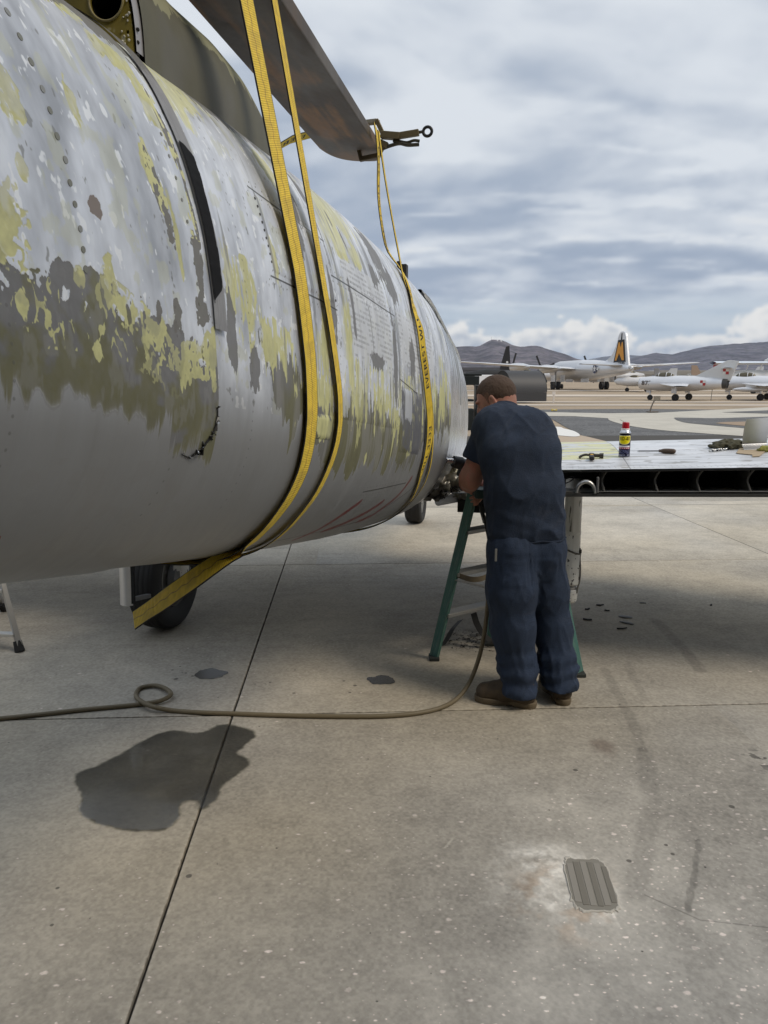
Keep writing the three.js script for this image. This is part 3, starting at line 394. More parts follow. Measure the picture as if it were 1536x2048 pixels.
const M_YEL = [[-2.86, 0.205, 0.14, 0.03], [-2.97, 0.255, 0.05, 0.035], [-2.90, 0.235, 0.07, 0.03], [-2.55, 0.26, 0.05, 0.03], [-2.06, 0.255, 0.20, 0.045], [-2.16, 0.305, 0.12, 0.045], [-2.0, 0.32, 0.06, 0.03], [-2.225, 0.46, 0.045, 0.085], [-2.20, 0.53, 0.04, 0.05], [-2.395, 0.44, 0.035, 0.04], [-2.43, 0.50, 0.03, 0.06], [-2.45, 0.56, 0.05, 0.03], [-2.45, 0.615, 0.07, 0.02], [-1.90, 0.55, 0.10, 0.03], [-1.73, 0.575, 0.07, 0.025], [-1.06, 0.515, 0.045, 0.05], [-0.83, 0.50, 0.035, 0.06], [-2.97, 0.46, 0.025, 0.045], [-2.80, 0.52, 0.05, 0.025], [-1.48, 0.63, 0.03, 0.02], [-2.03, 0.655, 0.012, 0.012], [-1.86, 0.385, 0.02, 0.012], [-2.72, 0.40, 0.015, 0.03]];
const M_GRY = [[-2.52, 0.335, 0.03, 0.05], [-2.47, 0.30, 0.05, 0.035], [-2.335, 0.43, 0.02, 0.06], [-2.35, 0.495, 0.015, 0.04], [-2.165, 0.42, 0.013, 0.05], [-1.68, 0.28, 0.09, 0.06], [-1.60, 0.33, 0.08, 0.035], [-1.83, 0.335, 0.06, 0.02], [-2.08, 0.30, 0.012, 0.03], [-2.14, 0.275, 0.01, 0.02], [-2.31, 0.255, 0.02, 0.03], [-2.62, 0.195, 0.22, 0.03], [-1.95, 0.485, 0.085, 0.016], [-1.72, 0.48, 0.035, 0.10], [-1.46, 0.455, 0.05, 0.05], [-3.02, 0.30, 0.02, 0.09], [-2.98, 0.52, 0.03, 0.045], [-2.88, 0.555, 0.03, 0.03]];
const M_LINES = [[[-2.752, 0.32], [-2.30, 0.33]], [[-2.752, 0.427], [-2.44, 0.427], [-2.31, 0.43]], [[-2.31, 0.38], [-1.665, 0.388]], [[-1.665, 0.388], [-1.655, 0.62]], [[-1.655, 0.50], [-1.39, 0.515]], [[-2.0, 0.40], [-1.985, 0.475]], [[-2.55, 0.85], [-1.6, 0.80], [-1.1, 0.70]], [[-1.9, 0.72], [-1.35, 0.70]], [[-1.0, 0.3], [-1.0, 0.72]]];
const M_RED = [[[-1.855, 0.742], [-1.95, 0.772], [-2.05, 0.815], [-2.12, 0.845]], [[-1.53, 0.745], [-1.66, 0.775], [-1.80, 0.80], [-1.95, 0.82]], [[-1.29, 0.69], [-1.36, 0.735], [-1.5, 0.785], [-1.62, 0.80]]];
const M_LS = M_LINES.map((l) => l.map(([a, b]) => [a, b * 1.95])), M_RS = M_RED.map((l) => l.map(([a, b]) => [a, b * 1.95]));
function paintMid(u, v, c) {
  const r = -3.1 + u * 2.55, Y = v * 1.95;
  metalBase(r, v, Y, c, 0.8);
  const n1 = fbm(r * 20 + 4, Y * 9, 4), n2 = fbm(r * 85 + 9, Y * 30, 3), stv = fbm(r * 55 + 5, Y * 4, 4), stv2 = fbm(r * 18 + 8, Y * 2.4 + 40, 3), big = fbm(r * 5 + 60, Y * 5, 3);
  const T = pw(T_MID, r), B = pw(B_MID, r) + 0.06 * (stv - 0.5) + 0.08 * (stv2 - 0.5), d1 = v - T + 0.10 * (stv - 0.5) + 0.04 * (n2 - 0.5), d2 = B - v;
  let paint = 0;
  if (d1 > 0 && d2 > 0) {
    const og = clamp(0.55 + 3.0 * (fbm(r * 9 + 30, Y * 5, 4) - 0.5) + 4 * (v - T - 0.03), 0, 1), mott = 1 + 0.30 * (n1 - 0.5) + 0.25 * (stv - 0.5);
    put(c, [lerp(GREY[0], OLIVE[0], og) * mott, lerp(GREY[1], OLIVE[1], og) * mott, lerp(GREY[2], OLIVE[2], og) * mott], 0.96); paint = 1;
    const rub = sm(0.56, 0.66, fbm(r * 34 + 20, Y * 3.2, 3)) * 0.5; put(c, [0.27, 0.272, 0.27], rub);
  }
  const up = T - 0.055 - 0.16 * (fbm(r * 10 + 90, Y * 2, 3) - 0.45), dn = T + 0.015 + 0.20 * (fbm(r * 46 + 3, Y * 0.8, 3) - 0.46);
  let ye = v > up && v < dn && r > -2.99 ? sm(0.475, 0.505, n1 * 0.4 + n2 * 0.25 + stv * 0.35) : 0;
  const by = blob(r, v, M_YEL, n1 * 0.5 + stv * 0.5, n2); if (by > 0.06) ye = Math.max(ye, sm(0.06, 0.16, by));
  ye *= sm(0.72, 0.60, 0.7 * fbm(r * 60 + 31, Y * 7, 4) + 0.3 * n2);
  // old stencil area: white, with rows of worn illegible lettering
  const sten = (r > -2.2 && r < -1.76 && v > 0.347 - 0.01 * n2 && v < 0.49 + 0.05 * (stv - 0.5)) || (r > -1.64 && r < -1.22 && v > 0.375 && v < 0.47 + 0.06 * (stv - 0.5)) || (r > -1.2 && r < -1.05 && v > 0.39 && v < 0.47);
  if (sten) {
    ye = 0; put(c, [0.62, 0.65, 0.69], 0.75); c.metal = 0.15; c.rough = 0.5;
    const row = v / 0.0082, f = row - Math.floor(row), w = NT[((Math.floor(row) * 7) & 255) << 8 | (Math.floor((r + 4) * 95) & 255)], l = vn(r * 420, Math.floor(row) * 5.1), wd = NT[((Math.floor(row) * 3 + 11) & 255) << 8 | (Math.floor((r + 4) * 22 + Math.floor(row) * 0.37) & 255)];
    if (f > 0.25 && f < 0.72 && w > 0.16 && wd > 0.22 && l > 0.38 && n1 > 0.36) put(c, [0.22, 0.23, 0.25], 0.55);
  }
  if (ye > 0) { const q = 0.93 + 0.4 * (n2 - 0.5) + 0.3 * (stv - 0.5); put(c, [YEL[0] * q, YEL[1] * q, YEL[2] * q], ye * (sm(0.33, 0.2, v) > 0 ? 0.75 : 0.93) * (1 - 0.35 * sm(0.52, 0.66, stv2))); if (ye > 0.4) paint = 1; }
  const bg = blob(r, v, M_GRY, n1 * 0.4 + stv * 0.6, n2); if (bg > 0.14) { put(c, [0.165, 0.168, 0.175], 0.94); paint = 1; }
  // rectangular dark repair patch
  const px = (r + 1.47) / 0.17, py = (v - 0.575) / 0.062; if (Math.max(Math.abs(px), Math.abs(py)) + 0.35 * Math.max(0, -px) * Math.max(0, py) + 0.10 * (stv - 0.5) < 1) { put(c, [0.115, 0.12, 0.14], 0.95 - 0.5 * sm(0.55, 0.65, n2)); c.metal = 0.2; paint = 1; if (px > -0.75 && px < -0.1 && py < -0.1 + (stv - 0.5) * 0.8) { put(c, [0.62, 0.65, 0.69], 0.9); paint = 0; c.metal = 0.4; } }
  const tb = v - 0.19 + 0.05 * (n1 - 0.5); if (tb < 0 && r < -2.25) { put(c, [0.16, 0.158, 0.148], 0.95); paint = 1; }
  // soot next to the first strap
  { const d = Math.hypot((r + 2.545) / 0.03, (v - 0.36) / 0.10), m = sm(1.1, 0.2, d) * sm(0.40, 0.62, n1 * 0.5 + stv * 0.5) * 0.85; put(c, [0.04, 0.038, 0.036], m); }
  { const gs = sm(0.60, 0.68, 0.6 * stv + 0.4 * stv2) * sm(0.23, 0.30, v) * sm(T + 0.02, T - 0.05, v) * (sten ? 0.18 : 0.7); put(c, [0.20, 0.205, 0.215], gs); }
  if (paint) { c.metal = 0; c.rough = 0.58 + 0.2 * (n2 - 0.5); c.h = 0.70 + 0.12 * (n2 - 0.5); }
  rivets(r, Y, M_RIV, c, v);
  for (const Ln of M_LS) { const d = segD(r, v * 1.95, Ln); if (d < 0.0032) { const m = sm(0.0032, 0.0012, d); put(c, [0.035, 0.035, 0.035], m * 0.9); c.h -= 0.4 * m; } else if (d > 0.012 && d < 0.020) { const q = (r * 1 + v * 1.95) / 0.034, f = q - Math.floor(q) - 0.5; if (f * f * 0.00116 + (d - 0.016) ** 2 < 0.0000062) { put(c, [0.13, 0.13, 0.125], 0.8); c.h -= 0.15; } } }
  for (const Ln of M_RS) { const d = segD(r, v * 1.95, Ln); if (d < 0.014) put(c, [0.20, 0.035, 0.035], sm(0.014, 0.011, d + 0.006 * (n2 - 0.5)) * (0.6 + 0.5 * stv)); }
}
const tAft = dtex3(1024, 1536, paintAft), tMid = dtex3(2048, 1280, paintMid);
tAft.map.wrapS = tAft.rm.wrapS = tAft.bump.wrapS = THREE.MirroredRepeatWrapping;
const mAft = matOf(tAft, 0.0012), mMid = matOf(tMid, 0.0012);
const tNose = dtex3(1024, 512, (u, v, c) => {
  const r = -0.62 + u * 2.1, Y = v * 2, st = fbm(r * 40, Y * 3, 4), n = fbm(r * 8, Y * 8, 3), k = 0.85 + 0.3 * (st - 0.5) + 0.2 * (n - 0.5);
  c.r = 0.72 * k; c.g = 0.73 * k; c.b = 0.75 * k; c.metal = 0.85; c.rough = 0.24 + 0.25 * (st - 0.4) + 0.1 * n; c.h = 0.5 + 0.5 * (fbm(r * 4.5, Y * 3.2, 2) - 0.5) + 0.06 * (st - 0.5);
  if (v < 0.49 && st > 0.52 + 0.6 * (v - 0.35)) { c.r = c.g = c.b = 0.2; c.r = 0.19; c.metal = 0.1; c.rough = 0.5; }
  const d = Math.abs(((r + 3) / 0.32) % 1 - 0.5) * 0.32; if (d < 0.0025) { c.r *= 0.2; c.g *= 0.2; c.b *= 0.2; }
});
const mNose = matOf(tNose, 0.012);
const oil = (r, v) => 0.0036 * (fbm(r * 4.5 + 3, v * 9, 2) - 0.5) * sm(-3.06, -2.95, r) * sm(-0.62, -0.75, r);
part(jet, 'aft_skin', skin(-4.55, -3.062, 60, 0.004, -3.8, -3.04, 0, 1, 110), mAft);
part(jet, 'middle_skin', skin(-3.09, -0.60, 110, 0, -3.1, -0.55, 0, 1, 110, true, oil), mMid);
part(jet, 'nose_skin', skin(-0.615, 4.6, 110, -0.006, -0.62, 1.48, 0, 1, 72), mNose);
const dark = M([0.012, 0.012, 0.012], 0.9), steel = M([0.45, 0.45, 0.46], 0.4, 0.8), white = M([0.62, 0.62, 0.58], 0.5), greyM = M([0.16, 0.16, 0.16], 0.6), rubber = M([0.018, 0.018, 0.018], 0.75), tear = M([0.55, 0.56, 0.57], 0.3, 0.8);
{ // closed ends
  const end = (s, m, name) => { const g = gridGeo(1, 80, (a, b) => { const sg = b < 0.5 ? 1 : -1, q = surfS(s, sg > 0 ? b * 2 : (1 - b) * 2, 0.002), z = herm(PZ, s); return [q[0] * sg * a, lerp(z, q[1], a), -s - (sg > 0 ? 0 : 0)]; }); part(jet, name, g, m); };
  end(-4.54, dark, 'tailpipe_opening'); end(4.6, dark, 'intake_opening');
  const lip = gridGeo(1, 1, () => [0, 0, 0]);
}
{ // doubler band and black tape over the ring joint, panel skins a hair proud of the hull
  const bandT = dtex3(64, 512, (u, v, c) => { const n = fbm(u * 5, v * 60, 4), s = fbm(u * 14, v * 9, 3), k = 1 + 0.4 * (n - 0.5) + 0.3 * (s - 0.5); c.r = 0.26 * k; c.g = 0.262 * k; c.b = 0.27 * k; if (v < 0.22 + 0.06 * n) { c.r = 0.17; c.g = 0.168; c.b = 0.155; } c.metal = 0.15; c.rough = 0.5; c.h = n; });
  part(jet, 'joint_band', skin(-3.066, -3.016, 4, 0.0075, -3.066, -3.016, 0, 0.52, 90, true), matOf(bandT, 0.001));
  const tapeM = new THREE.MeshPhysicalMaterial({ color: new THREE.Color().setRGB(0.008, 0.008, 0.009), roughness: 0.75, specularIntensity: 0.35 });
  const g = gridGeo(4, 60, (a, b) => { const v = lerp(0.328, 0.492, b), e = b > 0.86 ? sm(1, 0.86, b) : b < 0.05 ? 0.55 + 9 * b : 1, r = lerp(-3.064, -3.064 + 0.044 * Math.max(0.04, e * (0.9 + 0.15 * fbm(b * 9, a * 2, 2))), a), p = surf(r, v, 0.0095 + 0.002 * (fbm(b * 40, a * 3, 3) - 0.5)); return [p.x, p.y, p.z]; });
  part(jet, 'black_tape', g, tapeM);
  part(jet, 'access_panel', skin(-2.748, -2.315, 22, 0.0022, -3.1, -0.55, 0.323, 0.425, 16, false, (r, v) => r < -2.748 + 1e-6 || r > -2.315 - 1e-6 || v < 0.323 + 1e-6 || v > 0.425 - 1e-6 ? -0.0045 : 0), mMid);
  part(jet, 'access_panel', skin(-2.305, -1.668, 30, 0.0022, -3.1, -0.55, 0.384, 0.60, 24, false, (r, v) => r < -2.305 + 1e-6 || r > -1.668 - 1e-6 || v < 0.384 + 1e-6 || v > 0.60 - 1e-6 ? -0.0045 : 0), mMid);
  part(jet, 'access_panel', skin(-1.648, -1.30, 16, 0.0026, -3.1, -0.55, 0.512, 0.64, 16, false, (r, v) => r < -1.648 + 1e-6 || r > -1.30 - 1e-6 || v < 0.512 + 1e-6 || v > 0.64 - 1e-6 ? -0.0045 : 0), mMid);
  part(jet, 'hatch', skin(-2.525, -2.385, 8, 0.003, -3.1, -0.55, 0.594, 0.634, 8, false, (r, v) => r < -2.525 + 1e-6 || r > -2.385 - 1e-6 || v < 0.594 + 1e-6 || v > 0.634 - 1e-6 ? -0.0045 : 0), mMid);
  const fastM = [M([0.20, 0.205, 0.175], 0.5, 0.2), M([0.26, 0.265, 0.25], 0.45, 0.3), M([0.05, 0.05, 0.05], 0.6)], fg = new THREE.CylinderGeometry(1, 1, 0.5, 12);
  const fast = (r, v, R, k) => { const n = surfN(r, v), p = surf(r, v, r < -3.062 ? 0.0042 : 0.001), m = part(jet, 'fastener', fg, fastM[k], p); m.quaternion.setFromUnitVectors(V(0, 1, 0), n); m.scale.set(R, 0.0024, R); };
  for (let i = 0; i < 13; i++) fast(-3.447 + 0.004 * (rng() - 0.5), 0.292 + i * 0.0178 + 0.003 * (rng() - 0.5), 0.0046 + 0.0008 * rng(), i % 3 === 1 ? 1 : 0);
  for (let i = 0; i < 9; i++) fast(-3.115, 0.33 + i * 0.021, 0.0034, i % 2);
  for (let i = 0; i < 10; i++) fast(-2.70 + i * 0.043, 0.4165, 0.0038, 2);
  for (let i = 0; i < 9; i++) fast(-2.735, 0.332 + i * 0.0095, 0.003, 2);
  for (let i = 0; i < 7; i++) fast(-2.70 + i * 0.055, 0.335, 0.0035, 2);
  for (let i = 0; i < 8; i++) fast(-2.25 + i * 0.075, 0.395, 0.0032, 1);
}
{ // torn skin edge at the lower ring joint
  const pts = [[432, 808], [431, 825], [428, 845], [420, 862], [412, 876], [402, 886], [392, 893], [384, 904], [372, 902], [362, 907]], r0 = [[-3.051, 0.609], [-3.05, 0.625], [-3.058, 0.636], [-3.066, 0.645], [-3.085, 0.655], [-3.10, 0.664], [-3.115, 0.668], [-3.135, 0.674], [-3.165, 0.670]];
  const crack = gridGeo(r0.length * 4, 1, (a, b) => { const q = a * (r0.length - 1), i = Math.min(Math.floor(q), r0.length - 2), f = q - i, w = (0.0012 + 0.0035 * fbm(a * 14, 3, 2)) * (b - 0.5) * 2, p = surf(lerp(r0[i][0], r0[i + 1][0], f) - 0.016 + w, lerp(r0[i][1], r0[i + 1][1], f) + w * 0.4, 0.0056); return [p.x, p.y, p.z]; });
  part(jet, 'skin_tear', crack, dark);
  const G1 = [], G2 = [];
  for (let i = 0; i < 46; i++) { const q = rng() * (r0.length - 1), k = Math.floor(q), f = q - k, r = lerp(r0[k][0], r0[k + 1 < r0.length ? k + 1 : k][0], f) - 0.016 + (rng() - 0.5) * 0.012, v = lerp(r0[k][1], r0[k + 1 < r0.length ? k + 1 : k][1], f) + (rng() - 0.5) * 0.008, p = surf(r, v, 0.007), n = surfN(r, v), s = 0.0022 + 0.006 * rng() * rng(); const g = new THREE.TetrahedronGeometry(s); g.scale(1, 0.5 + rng() * 1.6, 0.35); g.rotateX(rng() * 6); g.rotateY(rng() * 6); g.translate(p.x, p.y, p.z); (rng() < 0.55 ? G1 : G2).push(g); }
  tag(part(jet, 'torn_metal', merge(G1), tear), null, null, null, 'stuff'); tag(part(jet, 'torn_metal', merge(G2), M([0.05, 0.05, 0.05], 0.6, 0.4)), null, null, null, 'stuff');
}
{ // dorsal fairing with its open bulkhead
  const t = dtex3(1024, 512, (u, v, c) => { const n = fbm(u * 9, v * 5, 4), f = fbm(u * 40, v * 26, 3), k = 1 + 0.3 * (n - 0.5) + 0.15 * (f - 0.5); c.r = 0.115 * k; c.g = 0.112 * k; c.b = 0.078 * k; c.rough = 0.6; c.metal = 0; c.h = 0.5; const g = sm(0.4, 0.65, n); put(c, [0.12 * k, 0.12 * k, 0.11 * k], g * 0.6); const w = v + 0.05 * (n - 0.5) + 0.09 * (fbm(u * 60, v * 8, 3) - 0.5), band = w > 0.74 && w < 0.83 + 0.05 * fbm(u * 9 + 5, 2, 2) && fbm(u * 7 + 2, v * 2 + 4, 3) > 0.36; if (band) { put(c, [0.30, 0.30, 0.19], 0.9); c.h = 0.7; } if (u < 0.06 && v < 0.5 && f > 0.5 && u < 0.012 + 0.02 * f) put(c, [0.38, 0.38, 0.26], 0.9); });
  const HT = [[-3.05, 0.275], [-2.8, 0.268], [-2.6, 0.28], [-2.45, 0.265], [-2.33, 0.215], [-2.2, 0.13], [-2.05, 0.02], [-1.9, -0.05]];
  const sec = (s, b) => { const w = (b - 0.5) * Math.PI, h = Math.max(pw(HT, s), 0.002), n = 3.0, W = 0.312 * lerp(1, 0.86, sm(-2.5, -1.9, s)), si = Math.sin(w), co = Math.cos(w); return [W * Math.sign(si) * Math.pow(Math.abs(si), 2 / n), 2.205 - (h < 0.1 ? 0.1 - h : 0) + h * Math.pow(Math.max(co, 0), 2 / n)]; };
  const g = gridGeo(60, 64, (a, b) => { const s = lerp(-3.035, -1.92, a), q = sec(s, b); return [q[0], q[1], -s, a, b]; }); part(jet, 'dorsal_fairing', g, matOf(t, 0.0008));
  const zinc = dtex3(256, 256, (u, v, c) => { const n = fbm(u * 9, v * 9, 4), sp = sm(0.70, 0.76, fbm(u * 50, v * 50, 3)), k = 0.8 + 0.7 * (n - 0.5); c.r = 0.30 * k; c.g = 0.24 * k; c.b = 0.035 * k; put(c, [0.55, 0.53, 0.4], sp * 0.8); c.rough = 0.55; c.metal = 0; c.h = n; });
  const c0 = js(216, 4, -3.05), sh = new THREE.Shape(); const N = 60; for (let i = 0; i <= N; i++) { const q = sec(-3.05, i / N), x = q[0] * 0.965, y = 2.2 + (q[1] - 2.205) * 0.95; if (i === 0) sh.moveTo(x, 2.12); sh.lineTo(x, y); } sh.lineTo(0.3, 2.12); sh.closePath();
  for (const x of [c0.x, -c0.x]) { const h = new THREE.Path(); h.absarc(x, c0.y, 0.0335, 0, 6.2832, true); sh.holes.push(h); }
  const hs = new THREE.Path(); hs.absarc(0.291, 2.252, 0.0032, 0, 6.2832, true); sh.holes.push(hs);
  const bg = new THREE.ExtrudeGeometry(sh, { depth: 0.006, bevelEnabled: false, curveSegments: 40 }); bg.translate(0, 0, 3.05); part(jet, 'bulkhead', bg, matOf(zinc, 0.0006));
  for (const x of [c0.x, -c0.x]) { part(jet, 'hole_rim', new THREE.TorusGeometry(0.0345, 0.0022, 8, 40), M([0.30, 0.26, 0.12], 0.5), V(x, c0.y, 3.057)); const tb = new THREE.CylinderGeometry(0.034, 0.034, 0.16, 30, 1, true); tb.rotateX(Math.PI / 2); part(jet, 'duct', tb, dark, V(x, c0.y, 2.965)); part(jet, 'duct_end', new THREE.CircleGeometry(0.034, 24), dark, V(x, c0.y, 2.89)); }
  // light flange between bulkhead and fairing
  const f = gridGeo(30, 2, (a, b) => { const bb = lerp(0.66, 0.995, a), q = sec(-3.05, bb), s = lerp(-3.058, -3.030, b); return [q[0] * 0.985 + 0.001, 2.2 + (q[1] - 2.205) * 0.975, -s]; }); part(jet, 'flange', f, M([0.36, 0.36, 0.38], 0.5, 0.2));
  for (let i = 0; i < 3; i++) { const a = js(271, 55 + i * 26, -3.06); part(jet, 'flange_hole', new THREE.SphereGeometry(0.0035, 10, 8), dark, V(a.x, a.y, 3.052)); }
  for (let i = 0; i < 18; i++) { const d = new THREE.SphereGeometry(0.0012 + rng() * 0.0014, 8, 6), a = js(262 - rng() * 14 - i * 0.5, rng() * 96, -3.058); part(jet, 'rivet', d, white, V(a.x, a.y, 3.057)); }
}
// --- wing, open at the rear spar
const wTop = (l, s) => 1.139 + 0.037 * (l - 1.24) + 0.062 * Math.sin(clamp((s + 0.35) / 2.3, 0, 1) * Math.PI) - 0.05 * clamp((s + 0.35) / 2.3, 0, 1), wBot = (l, s) => 1.012 + 0.030 * (l - 1.24) - 0.045 * Math.sin(clamp((s + 0.35) / 2.3, 0, 1) * Math.PI);
const wLE = (l) => 2.0 - 0.28 * (l - 0.6);
{
  const t = dtex3(1024, 768, (u, v, c) => { const X = u * 4, Y = v * 3, n = fbm(X * 3, Y * 8, 4), st = fbm(X * 6, Y * 40, 4), f = fbm(X * 30, Y * 60, 3), k = 0.9 + 0.35 * (st - 0.5) + 0.25 * (n - 0.5); c.r = 0.74 * k; c.g = 0.76 * k; c.b = 0.79 * k; c.metal = 0.15; c.rough = 0.42 + 0.3 * (n - 0.5); c.h = 0.4 + 0.1 * f; const y = sm(0.30, 0.10, Math.abs(u - 0.155) / 0.36) * sm(0.5, 0.56, 0.55 * n + 0.45 * st + 0.07) * sm(0.09, 0.14, v); if (y > 0.3) { put(c, [0.60, 0.60, 0.30], 0.85); c.metal = 0; c.rough = 0.6; c.h = 0.7; } put(c, [0.36, 0.37, 0.38], sm(0.58, 0.70, fbm(X * 4 + 9, Y * 30 + 4, 4)) * 0.7); put(c, [0.22, 0.20, 0.17], sm(0.66, 0.74, fbm(X * 14 + 4, Y * 20 + 4, 4)) * 0.6); for (const yy of [0.045, 0.085, 0.62, 1.3]) { const dx = (X / 0.032) % 1 - 0.5; if (Math.hypot(dx * 0.032, Y - yy) < 0.0045) put(c, [0.2, 0.2, 0.2], 0.75); } if (Math.abs(Y - 0.65) < 0.0025 || Math.abs(((X + 0.3) % 0.85) - 0.4) < 0.002) put(c, [0.1, 0.1, 0.1], 0.8); });
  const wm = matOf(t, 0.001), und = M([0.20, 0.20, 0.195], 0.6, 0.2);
  const wing = (sg) => {
    const g = part(jet, 'wing', merge([gridGeo(30, 40, (a, b) => { const l = lerp(sg > 0 ? 1.19 : 0.55, 4.4, a), s = lerp(-0.352, wLE(l), b); return [l * sg, wTop(l, s), -s, (l - 0.6) / 4, (s + 0.35) / 3]; }), gridGeo(30, 40, (a, b) => { const l = lerp(sg > 0 ? 1.19 : 0.55, 4.4, a), s = lerp(-0.345, wLE(l), b), e = b > 0.97 ? (b - 0.97) / 0.03 : 0; return [l * sg, lerp(wTop(l, s) - 0.004, wBot(l, s) + 0.004, e), -s, (l - 0.6) / 4, (s + 0.35) / 3]; })]), wm);
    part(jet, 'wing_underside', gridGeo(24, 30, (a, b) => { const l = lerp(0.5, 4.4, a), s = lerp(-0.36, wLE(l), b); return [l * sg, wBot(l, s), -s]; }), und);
    return g;
  };
  wing(1); wing(-1);
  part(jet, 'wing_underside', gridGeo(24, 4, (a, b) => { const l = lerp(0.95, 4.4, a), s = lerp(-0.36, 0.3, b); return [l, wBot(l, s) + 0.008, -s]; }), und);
  part(jet, 'wing_root_skin', gridGeo(12, 30, (a, b) => { const l = lerp(0.5, 1.19, a), s = lerp(-0.05 + 0.10 * a, wLE(l), b); return [l, wTop(l, s) - 0.002, -s, (l - 0.6) / 4, (s + 0.35) / 3]; }), wm);
  part(jet, 'spar', gridGeo(20, 2, (a, b) => { const l = lerp(0.55, 4.4, a); return [l, lerp(wBot(l, -0.05), wTop(l, -0.05) - 0.004, b), 0.05]; }), M([0.010, 0.010, 0.010], 0.9));
  const lip = M([0.045, 0.045, 0.042], 0.7);
  part(jet, 'lower_flange', bar(J(0.92, wBot(0.92, 0) + 0.010, -0.345), J(4.4, wBot(4.4, 0) + 0.010, -0.345), 0.03, 0.018), lip);
  part(jet, 'upper_flange', bar(J(1.19, wTop(1.19, -0.35) - 0.010, -0.338), J(4.4, wTop(4.4, -0.35) - 0.010, -0.338), 0.02, 0.010), M([0.03, 0.03, 0.03], 0.7));
  const ribM = M([0.085, 0.082, 0.075], 0.7);
  for (const px of [1205, 1311, 1395, 1496, 1610, 1720, 1830]) {
    const l = js(px, 960, -0.30).x, y0 = wBot(l, 0) + 0.018, y1 = wTop(l, -0.33) - 0.012;
    part(jet, 'rib', gridGeo(8, 8, (a, b) => { const y = lerp(y0, y1, b), s = lerp(-0.32 + 0.05 * Math.sin(b * Math.PI), -0.06, a); return [l + 0.012 * Math.sin(b * Math.PI) * (1 - a), y, -s]; }), ribM);
    part(jet, 'rib_flange', tube([J(l + 0.012, y0, -0.335), J(l + 0.004, lerp(y0, y1, 0.25), -0.315), J(l - 0.004, lerp(y0, y1, 0.5), -0.305), J(l + 0.002, lerp(y0, y1, 0.75), -0.315), J(l + 0.016, y1, -0.335)], 0.006, 24, 8), ribM);
  }
  // open root bay: dark box, wires, chrome half ring
  part(jet, 'root_bay', box(0.62, 0.09, 0.02, 0.90, 1.07, 0.02, 0.004), dark);
  part(jet, 'root_sill', bar(J(0.7, 1.004, -0.33), J(1.3, 1.012, -0.34), 0.04, 0.016), M([0.10, 0.095, 0.085], 0.6, 0.3));
  part(jet, 'root_edge', bar(J(0.95, 1.115, -0.31), J(1.30, 1.135, -0.345), 0.02, 0.012), M([0.05, 0.05, 0.05], 0.6));
  const wireM = [M([0.04, 0.04, 0.04], 0.5), M([0.22, 0.21, 0.19], 0.4, 0.6), M([0.10, 0.08, 0.05], 0.6)];
  for (let i = 0; i < 30; i++) { const l0 = 0.86 + rng() * 0.34, P = []; for (let k = 0; k < 5; k++) P.push(J(l0 + (rng() - 0.5) * 0.16, 1.028 + rng() * 0.085, -0.28 + (rng() - 0.5) * 0.10)); part(jet, 'wire', tube(P, 0.0025 + 0.003 * rng(), 24, 6), wireM[i % 3]); }
  const a0 = js(1153, 982, -0.345), a1 = js(1190, 980, -0.345), cx = (a0.x + a1.x) / 2, R = (a1.x - a0.x) / 2; const arch = new THREE.TorusGeometry(R, 0.010, 10, 30, Math.PI); arch.scale(1, 1.25, 1.6); part(jet, 'curved_bracket', arch, M([0.5, 0.5, 0.49], 0.35, 0.85), V(cx, 1.016, 0.352));
  part(jet, 'bracket_plate', box(0.012, 0.085, 0.05, a1.x + 0.012, 1.06, 0.34), greyM);
}
